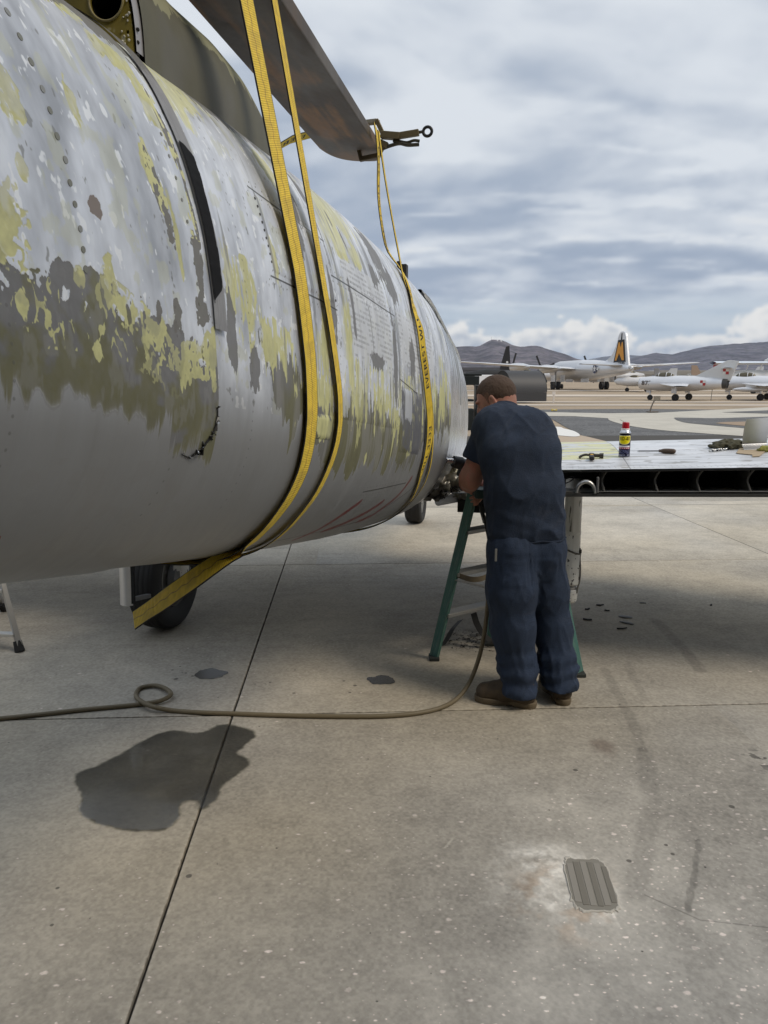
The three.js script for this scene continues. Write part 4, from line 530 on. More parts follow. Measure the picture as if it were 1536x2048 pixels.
// --- right gear leg without its wheel, left gear with wheel and door, nose gear
{
  const bot = js(1139, 1200, -0.09), top = js(1148, 985, -0.09); const ax = top.clone().sub(bot); const len = ax.length(), q = new THREE.Quaternion().setFromUnitVectors(V(0, 1, 0), ax.clone().normalize());
  const tw = dtex3(256, 512, (u, v, c) => { const n = fbm(u * 8, v * 14, 4), ch = sm(0.74, 0.77, fbm(u * 16 + 9, v * 34, 4) + (v < 0.14 ? 0.13 : 0)); c.r = 0.84 * (0.85 + 0.3 * n); c.g = 0.84 * (0.85 + 0.3 * n); c.b = 0.81 * (0.85 + 0.3 * n); put(c, [0.05, 0.045, 0.04], ch * 0.95); put(c, [0.58, 0.56, 0.50], sm(0.55, 0.75, fbm(u * 4, v * 3 + 6, 3)) * 0.3); c.rough = 0.45; c.metal = 0; c.h = 0.6 - 0.4 * ch; });
  const wm = matOf(tw, 0.0008), prof = (list, m, name) => { const g = new THREE.LatheGeometry(list.map(([y, r]) => new THREE.Vector2(r, y * len)), 36); const p = part(jet, name, g, m, bot); p.quaternion.copy(q); return p; };
  const leg = prof([[0.155, 0], [0.155, 0.050], [0.17, 0.053], [0.30, 0.053], [0.305, 0.055], [0.325, 0.055], [0.33, 0.053], [0.44, 0.053], [0.455, 0.049], [0.62, 0.048], [0.63, 0.050], [0.65, 0.050], [0.655, 0.048], [1.12, 0.048], [1.12, 0]], wm, 'gear_leg');
  prof([[0.10, 0], [0.10, 0.039], [0.16, 0.039], [0.16, 0]], steel, 'piston'); prof([[-0.02, 0], [-0.02, 0.028], [0.0, 0.040], [0.07, 0.045], [0.10, 0.045], [0.115, 0.036], [0.115, 0]], wm, 'axle_end');
  const pt = (y, a, r) => V(Math.cos(a) * r, y * len, Math.sin(a) * r).applyQuaternion(q).add(bot);
  part(jet, 'clamp', tube([0, 1, 2, 3, 4, 5, 6, 7, 8, 9].map((i) => pt(0.47 - 0.03 * Math.cos(i * 0.628), i * 0.628, 0.051)), 0.005, 40, 8, true), M([0.16, 0.15, 0.13], 0.5, 0.5));
  part(jet, 'brake_hose', tube([pt(0.50, 0.45, 0.050), pt(0.46, 0.35, 0.052), pt(0.40, 0.4, 0.052), pt(0.32, 0.45, 0.058), pt(0.2, 0.45, 0.057), pt(0.13, 0.5, 0.048), pt(0.08, 0.6, 0.046)], 0.005, 40, 8), M([0.20, 0.19, 0.17], 0.5));
  for (const y of [0.47, 0.33, 0.22]) part(jet, 'fitting', new THREE.CylinderGeometry(0.009, 0.009, 0.02, 8), M([0.07, 0.065, 0.06], 0.5, 0.5), pt(y, 0.4, 0.052));
  part(jet, 'gear_door', box(0.012, 0.34, 0.16, top.x - 0.085, 0.86, 0.02, 0.004), M([0.55, 0.55, 0.53], 0.5), V(0, 0, 0), [0, 0, 0.0]);
  // wheels
  const tyre = (R, W) => new THREE.LatheGeometry([[R * 0.56, -W * 0.40], [R * 0.70, -W * 0.50], [R * 0.88, -W * 0.5], [R * 0.97, -W * 0.42], [R * 0.985, -W * 0.34], [R * 0.965, -W * 0.325], [R * 0.99, -W * 0.31], [R, -W * 0.18], [R * 0.975, -W * 0.165], [R, -W * 0.15], [R, 0 - W * 0.01], [R * 0.975, 0], [R, W * 0.01], [R, W * 0.15], [R * 0.975, W * 0.165], [R, W * 0.18], [R * 0.99, W * 0.31], [R * 0.965, W * 0.325], [R * 0.985, W * 0.34], [R * 0.97, W * 0.42], [R * 0.88, W * 0.5], [R * 0.70, W * 0.5], [R * 0.56, W * 0.40]].map(([r, y]) => new THREE.Vector2(r, y)), 56);
  const hub = (R, W) => new THREE.LatheGeometry([[0, W * 0.42], [R * 0.14, W * 0.42], [R * 0.16, W * 0.30], [R * 0.36, W * 0.26], [R * 0.46, W * 0.34], [R * 0.56, W * 0.40], [R * 0.57, -W * 0.40], [R * 0.46, -W * 0.34], [R * 0.16, -W * 0.3], [0, -W * 0.42]].map(([r, y]) => new THREE.Vector2(r, y)), 40);
  const alloy = M([0.32, 0.32, 0.31], 0.45, 0.6);
  const wheel = (p, R, W) => { const w = new THREE.Group(); w.name = 'wheel'; w.position.copy(p); w.rotation.z = Math.PI / 2; jet.add(w); part(w, 'tyre', tyre(R, W), rubber); part(w, 'hub', hub(R, W), alloy); for (let i = 0; i < 6; i++) part(w, 'hub_bolt', new THREE.CylinderGeometry(0.012, 0.012, 0.02, 6), steel, V(Math.cos(i * 1.047) * R * 0.36, -W * 0.30, Math.sin(i * 1.047) * R * 0.36)); return w; };
  wheel(J(-1.315, 0.335, -0.09), 0.335, 0.20);
  part(jet, 'gear_leg', rod(J(-1.20, 0.33, -0.09), J(-1.12, 1.05, -0.05), 0.045), wm); part(jet, 'axle', rod(J(-1.32, 0.335, -0.09), J(-1.17, 0.335, -0.09), 0.03), steel);
  part(jet, 'torque_link', bar(J(-1.19, 0.40, -0.16), J(-1.15, 0.66, -0.20), 0.05, 0.02), white); part(jet, 'brake_unit', new THREE.CylinderGeometry(0.12, 0.12, 0.05, 24), greyM, J(-1.21, 0.335, -0.09), [0, 0, Math.PI / 2]);
  const d0 = jl(253, 1140, -1.30), d1 = jl(256, 1207, -1.30), doorG = gridGeo(10, 6, (a, b) => { const p = d0.clone().lerp(d1, a * 1.0 + 0.0); p.y += 0.25 * (1 - a) * 0.0; return [p.x + (b - 0.5) * 0.085 + 0.01 * Math.sin(a * 2), lerp(d0.y + 0.25, d1.y, a), p.z + 0.03 * Math.cos((b - 0.5) * 2.4) + 0.02 * a]; });
  part(jet, 'gear_door', doorG, M([0.62, 0.63, 0.64], 0.28, 0.7)); part(jet, 'door_edge', bar(V(d0.x + 0.046, d0.y + 0.25, d0.z + 0.01), V(d1.x + 0.046, d1.y + 0.01, d1.z + 0.03), 0.012, 0.04, V(1, 0, 0)), dark); part(jet, 'door_link', bar(V(d1.x + 0.04, d1.y + 0.03, d1.z), J(-1.24, 0.27, -0.2), 0.03, 0.025), greyM);
  const np = gp(828, 1048).applyMatrix4(JI); wheel(V(np.x, 0.255, np.z - 0.1), 0.255, 0.19); part(jet, 'nose_leg', rod(V(np.x, 0.26, np.z - 0.1), V(np.x + 0.05, 1.0, np.z - 0.25), 0.05), wm); part(jet, 'nose_fork', bar(V(np.x + 0.13, 0.25, np.z - 0.1), V(np.x + 0.06, 0.60, np.z - 0.15), 0.03, 0.08), steel);
}
{ // stub mast on the back, ragged wing root fillet, white cross tube under the nose, cockpit rail
  const b = at(808, 548, -3.62).applyMatrix4(JI); part(jet, 'stub_mast', box(0.032, 0.085, 0.05, b.x, b.y, b.z, 0.004), M([0.02, 0.02, 0.02], 0.6)); part(jet, 'stub_base', box(0.02, 0.10, 0.02, b.x - 0.018, b.y + 0.004, b.z + 0.03, 0.003), M([0.02, 0.02, 0.02], 0.6));
  const crumple = (cx, cy, s, w, h, seed, m) => gridGeo(10, 10, (a, q) => { const p = js(cx + (a - 0.5) * w, cy + (q - 0.5) * h, s + 0.16 * (fbm(a * 4 + seed, q * 4, 3) - 0.5)); return [p.x + 0.05 * (fbm(a * 5 + seed, q * 5 + 9, 3) - 0.5), p.y + 0.05 * (fbm(a * 5 + 40, q * 5 + seed, 3) - 0.5), p.z]; });
  part(jet, 'torn_fillet', crumple(898, 968, -0.30, 46, 38, 3, 0), M([0.42, 0.40, 0.34], 0.35, 0.6)); part(jet, 'torn_fillet', crumple(868, 988, -0.42, 40, 22, 8, 0), M([0.10, 0.095, 0.085], 0.6)); part(jet, 'torn_fillet', crumple(922, 975, -0.2, 26, 42, 14, 0), M([0.30, 0.29, 0.26], 0.4, 0.5)); part(jet, 'torn_fillet', crumple(905, 948, -0.15, 24, 40, 21, 0), M([0.50, 0.47, 0.36], 0.45, 0.3));
  for (let i = 0; i < 12; i++) { const P = []; for (let k = 0; k < 4; k++) P.push(js(850 + i * 6 + (rng() - 0.5) * 30, 985 + (rng() - 0.5) * 26, -0.25 + (rng() - 0.5) * 0.2)); part(jet, 'wire', tube(P, 0.003, 16, 5), i % 2 ? dark : greyM); }
  const t0 = js(876, 1003, 0.7), t1 = js(918, 994, 0.9); part(jet, 'cross_tube', rod(t0, t1, 0.032, 0.036, 20), M([0.66, 0.68, 0.74], 0.4)); part(jet, 'dark_block', box(0.32, 0.13, 0.2, t1.x + 0.16, t1.y - 0.03, t1.z), dark);
  // cockpit opening: dark sill line and a bubble behind it
  const sill = [[838, 584], [850, 596], [862, 612], [876, 640], [890, 672], [901, 700], [909, 722]].map(([x, y], i) => js(x, y, lerp(-0.75, 0.45, i / 6))); part(jet, 'cockpit_seal', tube(sill, 0.014, 60, 8), dark);
  const fr = [[840, 583], [856, 599], [870, 621], [886, 652], [902, 684], [912, 702], [919, 724]].map(([x, y], i) => js(x, y, lerp(-0.72, 0.50, i / 6))); part(jet, 'windscreen_frame', tube(fr, 0.012, 60, 8), mNose);
  for (const [x, y, w, h] of [[896, 721, 0.018, 0.012], [901, 742, 0.016, 0.026]]) { const p = js(x, y, x < 900 ? -0.25 : -0.12); part(jet, 'small_port', box(w, h, 0.02, p.x, p.y, p.z, 0.002), dark); }
}
// ------------------------------------------------------------------ forklift fork, slings, locking clamp
{
  const rust = dtex3(512, 1024, (u, v, c) => { const X = u * 0.8, Y = v * 3, n = fbm(X * 14, Y * 6, 5), f = fbm(X * 60, Y * 30, 3), st = fbm(X * 40, Y * 2.5, 3), e = sm(0.42, 0.66, 0.6 * n + 0.4 * st), k = 0.75 + 0.5 * f; c.r = lerp(0.085, 0.21, e) * k; c.g = lerp(0.070, 0.120, e) * k; c.b = lerp(0.056, 0.062, e) * k; put(c, [0.20, 0.19, 0.175], sm(0.55, 0.7, fbm(X * 6 + 7, Y * 2.2, 3)) * 0.35); c.metal = 0.25; c.rough = 0.62 + 0.2 * (f - 0.5); c.h = f; });
  const m = matOf(rust, 0.0015), fork = thing('forklift_fork', 'rusty brown steel forklift fork overhead carrying the yellow slings', 'forklift fork', JO, -TH);
  // plan outline in (l, s), rounded tip
  const sh = new THREE.Shape(), bz = 2.575;
  sh.moveTo(0.425, -6.0); sh.lineTo(0.372, -1.22); sh.quadraticCurveTo(0.366, -1.10, 0.33, -1.085); sh.quadraticCurveTo(0.25, -1.085, 0.205, -1.13); sh.quadraticCurveTo(0.155, -1.18, 0.145, -1.30); sh.lineTo(0.215, -6.0); sh.closePath();
  const g = new THREE.ExtrudeGeometry(sh, { depth: 0.03, bevelEnabled: true, bevelThickness: 0.004, bevelSize: 0.004, bevelSegments: 2, curveSegments: 16 }); g.rotateX(-Math.PI / 2);
  const p = g.attributes.position, uv = g.attributes.uv;
  for (let i = 0; i < p.count; i++) { const s = -p.getZ(i), y = p.getY(i), thick = lerp(0.038, 0.072, sm(-1.2, -2.6, s)); uv.setXY(i, p.getX(i) / 0.8, s / 3); p.setY(i, bz - 0.02 + (y / 0.034) * thick * 0.94 + 0.012 * (-s - 1.2) * 0.5); }
  g.computeVertexNormals(); part(fork, 'blade', g, m); part(fork, 'shank', box(0.21, 1.3, 0.075, 0.32, 3.2, 6.0, 0.006), m);
  part(fork, 'carriage_bar', box(1.4, 0.12, 0.06, 0.1, 3.5, 6.08, 0.005), M([0.03, 0.03, 0.03], 0.6)); part(fork, 'carriage_bar', box(1.4, 0.12, 0.06, 0.1, 2.95, 6.08, 0.005), M([0.03, 0.03, 0.03], 0.6));
}
const webTex = (text) => {
  const W = 128, H = 1024, cv = document.createElement('canvas'); cv.width = W; cv.height = H; let ink = null;
  if (text) { const x = cv.getContext('2d'); x.fillStyle = '#fff'; x.fillRect(0, 0, W, H); x.save(); x.translate(W / 2, H / 2); x.rotate(Math.PI / 2); x.fillStyle = '#000'; x.textAlign = 'center'; x.textBaseline = 'middle'; x.font = 'bold 80px sans-serif'; x.scale(1.06, 1); x.fillText(text, 0, 4); x.restore(); ink = x.getImageData(0, 0, W, H).data; }
  return dtex3(W, H, (u, v, c) => {
    const rib = 0.5 + 0.5 * Math.sin(v * 6.2832 * (text ? 150 : 72)), n = fbm(u * 6, v * 40, 3), d = fbm(u * 2, v * 8, 3), k = (0.80 + 0.28 * rib) * (0.9 + 0.25 * (n - 0.5) + 0.3 * (d - 0.5));
    c.r = 0.92 * k; c.g = 0.66 * k; c.b = 0.055 * k; c.rough = 0.7; c.metal = 0; c.h = 0.3 + 0.5 * rib;
    if (!text && Math.abs(u - 0.5 - 0.035 * Math.sin(v * 50) - 0.03 * (d - 0.5)) < 0.022) { c.r *= 0.55; c.g *= 0.42; }
    const dirt = sm(0.55, 0.75, d) * 0.35; put(c, [0.30, 0.20, 0.05], dirt);
    if (u < 0.035 || u > 0.965) { c.r = c.g = c.b = 0.02; }  // strap edge and the shadow along it painted as one black line
    if (ink && ink[((H - 1 - (v * H | 0)) * W + (u * W | 0)) * 4] < 128) { c.r = c.g = c.b = 0.02; }
  }, 'mb');
};
const webM = matOf(webTex(null), 0.0012), webTextM = matOf(webTex('EVEREST WLL 3333'), 0.0010), webEdge = M([0.02, 0.019, 0.017], 0.8);
// a flat belt along points with given widthwise directions; two faces, and sides blackened as edge and shadow in one
function belt(parent, pts, dirs, width, mat, vlen, name = 'webbing') {
  const P = [], U = [], I = [], E = [], EI = []; let Lc = 0; const th = 0.0016;
  for (let i = 0; i < pts.length; i++) {
    if (i) Lc += pts[i].distanceTo(pts[i - 1]);
    const t = pts[Math.min(i + 1, pts.length - 1)].clone().sub(pts[Math.max(i - 1, 0)]).normalize(), d = dirs[i].clone().addScaledVector(t, -dirs[i].dot(t)).normalize(), n = t.clone().cross(d).normalize();
    for (const [a, b] of [[-0.5, 1], [0.5, 1], [-0.5, -1], [0.5, -1]]) { const w = width * (typeof width === 'function' ? 1 : 1), q = pts[i].clone().addScaledVector(d, a * w).addScaledVector(n, b * th); P.push(q.x, q.y, q.z); U.push(a + 0.5, Lc / vlen); }
    if (i) { const o = (i - 1) * 4, q = i * 4; I.push(o, q, o + 1, q, q + 1, o + 1, o + 2, o + 3, q + 2, q + 2, o + 3, q + 3); EI.push(o, o + 2, q, q, o + 2, q + 2, o + 1, q + 1, o + 3, q + 1, q + 3, o + 3); }
  }
  const mk = (ix) => { const g = new THREE.BufferGeometry(); g.setAttribute('position', new THREE.Float32BufferAttribute(P, 3)); g.setAttribute('uv', new THREE.Float32BufferAttribute(U, 2)); g.setIndex(ix); const h = g.toNonIndexed(); h.computeVertexNormals(); return h; };
  part(parent, name, mk(I), mat); part(parent, 'edge_with_shadow', mk(EI.filter((_, i) => i % 12 < 6)), webEdge); part(parent, 'edge_with_shadow', mk(EI.filter((_, i) => i % 12 >= 6)), webEdge);
}
const FORKC = [[0.165, 2.568], [0.165, 2.645], [0.392, 2.645], [0.392, 2.568]];
function sling(name, label, tab, width, mat, vlen, opt = {}) {
  const t = thing(name, label, 'strap', JO, -TH, 'yellow lifting straps round the jet hull'), off = opt.off ?? 0.0075;
  const R = []; for (let i = 0; i <= 60; i++) { const v = i / 60, s = pw(tab, v), q = surfS(s, v, off); R.push({ l: q[0], y: q[1], s, v }); }
  const all = [...R, ...R.map((q) => ({ ...q, l: -q.l, left: true })), ...FORKC.map(([l, y]) => ({ l, y, s: opt.forkS, fork: true }))];
  all.sort((a, b) => a.l - b.l || a.y - b.y); const cr = (o, a, b) => (a.l - o.l) * (b.y - o.y) - (a.y - o.y) * (b.l - o.l), lo = [], hi = [];
  for (const q of all) { while (lo.length > 1 && cr(lo[lo.length - 2], lo[lo.length - 1], q) <= 0) lo.pop(); lo.push(q); }
  for (const q of all.slice().reverse()) { while (hi.length > 1 && cr(hi[hi.length - 2], hi[hi.length - 1], q) <= 0) hi.pop(); hi.push(q); }
  let hull = [...lo.slice(0, -1), ...hi.slice(0, -1)]; const k0 = hull.findIndex((q) => q.fork); hull = [...hull.slice(k0), ...hull.slice(0, k0 + 1)];
  const keep = opt.keep ? hull.filter(opt.keep) : hull, pts = [], dirs = [];
  for (let i = 0; i < keep.length; i++) { const q = keep[i]; if (i) { const p = keep[i - 1], n = Math.max(1, Math.round(Math.hypot(q.l - p.l, q.y - p.y) / 0.04)); for (let k = 1; k < n; k++) { pts.push(J(lerp(p.l, q.l, k / n), lerp(p.y, q.y, k / n), lerp(p.s, q.s, k / n))); dirs.push(V(0, 0, 1)); } } pts.push(J(q.l, q.y, q.s)); dirs.push(V(0, 0, 1)); }
  belt(t, pts, dirs, width, mat, vlen); return t;
}
const SA = [[0, -2.60], [0.265, -2.60], [0.327, -2.619], [0.374, -2.628], [0.421, -2.616], [0.47, -2.595], [0.52, -2.572], [0.559, -2.563], [0.598, -2.551], [0.637, -2.547], [0.68, -2.55], [0.721, -2.567], [0.756, -2.585], [0.80, -2.59], [0.85, -2.56], [0.92, -2.52], [1, -2.50]];
const SB = [[0, -2.42], [0.275, -2.45], [0.327, -2.476], [0.366, -2.472], [0.417, -2.452], [0.465, -2.417], [0.52, -2.377], [0.559, -2.35], [0.604, -2.334], [0.639, -2.341], [0.675, -2.362], [0.72, -2.392], [0.762, -2.425], [0.803, -2.43], [0.85, -2.42], [1, -2.40]];
const SC = [[0, -1.25], [0.235, -1.275], [0.295, -1.345], [0.353, -1.41], [0.436, -1.372], [0.471, -1.326], [0.513, -1.279], [0.549, -1.235], [0.582, -1.216], [0.621, -1.20], [0.663, -1.181], [0.709, -1.109], [0.747, -1.05], [0.8, -1.05], [1, -1.1]];
const SD = [[0, -1.25], [0.30, -1.30], [0.356, -1.37], [0.406, -1.316], [0.467, -1.238], [0.519, -1.164], [0.556, -1.12], [0.596, -1.085], [0.651, -1.021], [0.70, -0.985], [0.739, -1.0], [0.8, -1.03], [1, -1.08]];
const slingA = sling('lifting_strap', 'widest yellow strap, nearest, with a loose end hanging below', SA, 0.094, webM, 0.34, { forkS: -2.84 });
{ // loose tail of the first strap
  const c = [js(520, 1068, -2.58), js(486, 1098, -2.56), js(455, 1112, -2.585), js(420, 1135, -2.60), js(360, 1177, -2.60), js(310, 1212, -2.60), js(268, 1241, -2.62)], w0 = js(257, 1225, -2.58), w1 = js(281, 1257, -2.66), wd = w1.clone().sub(w0).normalize();
  const cu = new THREE.CatmullRomCurve3(c).getPoints(40), dirs = cu.map((p, i) => V(0, 0, 1).lerp(wd, sm(0, 14, i)).normalize());
  belt(slingA, cu, dirs, 0.088, webM, 0.34, 'loose_end');
}
sling('lifting_strap', 'narrower yellow strap just ahead of the widest one', SB, 0.050, webM, 0.30, { forkS: -2.60, off: 0.009 });
{ // the two thin straps at the clamp: upper spans hang free from the fork tip
  const free = (t, px, tab, v0, w, mat, vlen, left, twist = () => 0) => {
    const P = [], D = [], Wt = px.map(() => 0);
    px.forEach(([x, y, s]) => P.push(js(x, y, s)));
    for (let i = 0; i <= 60; i++) { const v = lerp(v0, 1, i / 60), s = pw(tab, v), tw = twist(v), q = surfS(s, v, 0.008 + (v > 0.97 ? 0.004 : 0) + 0.011 * tw); P.push(J(q[0], q[1], s)); Wt.push(tw); }
    if (left) for (let i = 59; i >= 0; i--) { const v = lerp(0.22, 1, i / 60), s = pw(tab, v), q = surfS(s, v, 0.008); P.push(J(-q[0], q[1], s)); }
    if (left) { P.push(J(0.02, 2.50, -1.5), J(0.155, 2.61, -1.32)); }
    const cu = new THREE.CatmullRomCurve3(P, false, 'centripetal').getPoints(P.length * 3); cu.forEach((_, i) => { const q = i / (cu.length - 1) * (P.length - 1), k = Math.min(Math.floor(q), P.length - 2), tw = lerp(Wt[k] || 0, Wt[k + 1] || 0, q - k); D.push(V(-0.45 * tw, 0, 1 - 0.1 * tw)); }); belt(t, cu, D, w, mat, vlen);
  };
  const t1 = thing('lifting_strap', 'thin printed yellow strap hanging from the fork tip clamp', 'strap', JO, -TH, 'yellow lifting straps round the jet hull');
  free(t1, [[750, 250, -1.40], [754, 275, -1.42], [757, 320, -1.40], [757, 390, -1.39], [764, 452, -1.38], [775, 500, -1.33]], SC, 0.242, 0.044, webTextM, 0.62, true, (v) => sm(0.34, 0.40, v) * sm(0.70, 0.60, v));
  const t2 = thing('lifting_strap', 'thinnest yellow strap, seen edge on, farthest along the hull', 'strap', JO, -TH, 'yellow lifting straps round the jet hull');
  free(t2, [[757, 262, -1.36], [762, 300, -1.36], [770, 355, -1.36], [783, 430, -1.36], [797, 505, -1.36], [808, 560, -1.37]], SD, 0.35, 0.030, webM, 0.3, false);
}
{ // locking C clamp on the fork tip
  const t = thing('locking_clamp', 'rusty locking C clamp gripping the fork tip, handles pointing right', 'clamp', JO, -TH), m = M([0.165, 0.13, 0.07], 0.5, 0.5), dk = M([0.07, 0.062, 0.045], 0.45, 0.6), S = -1.24, q = (x, y, s = S) => js(x, y, s);
  part(t, 'upper_jaw', merge([bar(q(728, 246, -1.16), q(755, 243), 0.018, 0.022, V(0, 0, 1)), bar(q(753, 240), q(768, 272), 0.018, 0.024, V(0, 0, 1)), bar(q(729, 244, -1.16), q(733, 258, -1.18), 0.016, 0.016, V(0, 0, 1))]), m);
  part(t, 'lower_jaw', merge([bar(q(716, 292), q(722, 318), 0.016, 0.014, V(0, 0, 1)), bar(q(719, 319), q(757, 311), 0.018, 0.020, V(0, 0, 1)), bar(q(755, 313), q(766, 292), 0.018, 0.022, V(0, 0, 1))]), M([0.09, 0.065, 0.035], 0.55, 0.5));
  part(t, 'body', merge([bar(q(762, 270), q(800, 273), 0.026, 0.036, V(0, 0, 1)), bar(q(796, 272), q(838, 265), 0.024, 0.022, V(0, 0, 1)), bar(q(760, 285), q(775, 292), 0.024, 0.022, V(0, 0, 1))]), m);
  part(t, 'lower_handle', tube([q(766, 297), q(782, 291), q(800, 287), q(815, 290), q(838, 289)], 0.0075, 30, 8), dk);
  part(t, 'release_lever', tube([q(786, 282), q(800, 283), q(814, 285), q(828, 281), q(839, 282)], 0.006, 30, 8), dk);
  part(t, 'adjusting_screw', rod(q(836, 265), q(847, 263), 0.006), dk); const a = q(855, 263), r = new THREE.TorusGeometry(0.0175, 0.0062, 12, 32); part(t, 'ring', r, M([0.035, 0.035, 0.035], 0.45, 0.5), a);
}
// ------------------------------------------------------------------ worker, drill, ladder, hose, tools on the wing
const navy = (k, seed) => { const t = dtex3(512, 512, (u, v, c) => { const n = fbm(u * 6 + seed, v * 6, 4), w = vn(u * 260, v * 260), l = fbm(u * 40, v * 9 + seed, 3), q = k * (0.8 + 0.45 * n + 0.25 * (w - 0.5) + 0.3 * (l - 0.5)); c.r = 0.0135 * q; c.g = 0.0270 * q; c.b = 0.058 * q; put(c, [0.04, 0.045, 0.06], sm(0.62, 0.8, n) * 0.25); c.rough = 0.86; c.metal = 0; c.h = w; }, 'mb'); rep(t, 2); return matOf(t, 0.0012, {}); };
const person = thing('person', 'man in navy short sleeved shirt and trousers, bending to drill the hull', 'person', V(0, 0, 0));
{
  const sk = dtex3(256, 256, (u, v, c) => { const n = fbm(u * 8, v * 8, 4), f = fbm(u * 50, v * 50, 3), k = 0.9 + 0.25 * (n - 0.5) + 0.12 * (f - 0.5); c.r = 0.40 * k; c.g = 0.195 * k; c.b = 0.135 * k; put(c, [0.42, 0.14, 0.10], sm(0.5, 0.7, n) * 0.5); c.rough = 0.55; c.metal = 0; c.h = f; }, 'mb');
  rep(sk, 4);
  const skin = matOf(sk, 0.0006), shirtM = navy(0.74, 3), trouM = navy(0.95, 9), hairM = M([1, 1, 1], 0.8, 0, { vertexColors: true }), soleM = M([0.135, 0.105, 0.065], 0.8), bootM = (() => { const t = dtex3(256, 256, (u, v, c) => { const n = fbm(u * 10, v * 10, 4), k = 0.7 + 0.6 * n; c.r = 0.062 * k; c.g = 0.043 * k; c.b = 0.024 * k; c.rough = 0.7; c.metal = 0; c.h = n; }, 'mb'); rep(t, 5); return matOf(t, 0.002); })();
  const bb = (pts, m) => { const lo = [1e9, 1e9, 1e9], hi = [-1e9, -1e9, -1e9]; for (const p of pts) { [p.x, p.y, p.z].forEach((q, i) => { lo[i] = Math.min(lo[i], q - m); hi[i] = Math.max(hi[i], q + m); }); } return [lo, hi]; };
  const chain = (list) => (x, y, z, k = 0.05) => { let d = 1e9; for (let i = 1; i < list.length; i++) { const a = list[i - 1], b = list[i]; d = i === 1 ? cap(x, y, z, a.p, b.p, a.r, b.r) : smin(d, cap(x, y, z, a.p, b.p, a.r, b.r), k); } return d; };
  const n_ = (px, py, z, r) => ({ p: at(px, py, z), r });
  // trousers
  const hl = [n_(1022, 1105, -3.57, 0.118), n_(1023, 1180, -3.55, 0.116), n_(1026, 1255, -3.55, 0.104), n_(1034, 1330, -3.54, 0.090), n_(1038, 1402, -3.485, 0.086)];
  const hr = [n_(1084, 1105, -3.61, 0.112), n_(1096, 1180, -3.64, 0.098), n_(1104, 1255, -3.65, 0.092), n_(1116, 1325, -3.60, 0.086), n_(1125, 1392, -3.525, 0.084)];
  const LL = chain(hl), RR = chain(hr), pelA = at(1028, 1085, -3.60), pelB = at(1082, 1085, -3.62), cuffL = 0.062, cuffR = 0.078;
  const fold = (x, y, z, s) => (vn3(x * 9 + s, y * 3, z * 9) - 0.5) * 0.008 - (Math.pow(1 - Math.abs(2 * vn3(x * 17 + y * 5 + s, y * 4.5 - x * 5, z * 15) - 1), 5) - 0.12) * 0.0065 - (Math.pow(1 - Math.abs(2 * vn3(x * 26 - y * 9 + s, y * 11 + x * 9, z * 22 + 7) - 1), 6) - 0.1) * 0.004;
  const trou = (x, y, z) => {
    const l = LL(x, y, z), r = RR(x, y, z); let d = smin(l, r, 0.03); d = smin(d, cap(x, y, z, pelA, pelB, 0.115, 0.112), 0.06);
    const low = sm(0.36, 0.08, y), rip = Math.sin(y * 88 + 7 * vn3(x * 9, y * 5, z * 9) + (l < r ? 0 : 2) + Math.atan2(z + 3.5, x - 0.7) * 1.1) * 0.0065 * low;
    d += fold(x, y, z, 2) * (0.85 + 0.2 * low) - rip * 0.95; const cy = (l < r ? cuffL : cuffR) + 0.012 * (vn3(x * 20, 3, z * 20) - 0.5); if (z > -3.62) { const pk = (cx, cy2) => sm(0.062, 0.056, Math.abs(x - cx)) * sm(0.066, 0.060, Math.abs(y - cy2)); d -= 0.0035 * pk(0.625, 0.70) + 0.0035 * pk(0.79, 0.70); d += 0.004 * sm(0.006, 0.002, Math.abs(x - 0.708 + 0.1 * (y - 0.7))) * sm(0.58, 0.62, y); } return Math.max(d, cy - y, y - 0.93);
  };
  { const [lo, hi] = bb([...hl, ...hr].map((q) => q.p), 0.15); part(person, 'trousers', sdfGeo(trou, lo, hi, 0.0075, 1), trouM); }
  // boots
  const boot = (heel, toe, name) => {
    const dir = toe.clone().sub(heel).setY(0), Lb = dir.length(); dir.normalize(); const sd = V(-dir.z, 0, dir.x), P = (t, h, o = 0) => heel.clone().addScaledVector(dir, t * Lb).addScaledVector(sd, o).setY(h), g = new THREE.Group(); g.name = 'boot'; person.add(g);
    const sole = (x, y, z, e) => { const px = x - heel.x, pz = z - heel.z, t = (px * dir.x + pz * dir.z) / Lb, o = px * sd.x + pz * sd.z, w = lerp(0.037, 0.050, sm(0.25, 0.75, t)) + e - 0.008 * sm(0.3, 0.5, t) * sm(0.62, 0.42, t), tt = clamp(t, 0.06, 0.86), dx = (t - tt) * Lb; return Math.hypot(dx, o) - w + (t > 0.86 ? 0.004 : 0); };
    const a = P(0.12, 0.055), b = P(0.5, 0.055), c = P(0.84, 0.047), an = P(0.15, 0.125), tongue = P(0.34, 0.115);
    const up = (x, y, z) => { let d = smin(cap(x, y, z, a, b, 0.044, 0.046), cap(x, y, z, b, c, 0.046, 0.044), 0.03); d = smin(d, cap(x, y, z, a, an, 0.042, 0.040), 0.03); d = smin(d, cap(x, y, z, an, tongue, 0.038, 0.036), 0.04); d = smin(d, cap(x, y, z, tongue, c, 0.034, 0.034), 0.04); d += (vn3(x * 45, y * 45, z * 45) - 0.5) * 0.004; return Math.max(d, 0.022 - y); };
    const pts = [a, c, an, P(1.05, 0), P(-0.1, 0)], [lo, hi] = bb(pts, 0.08); lo[1] = -0.01;
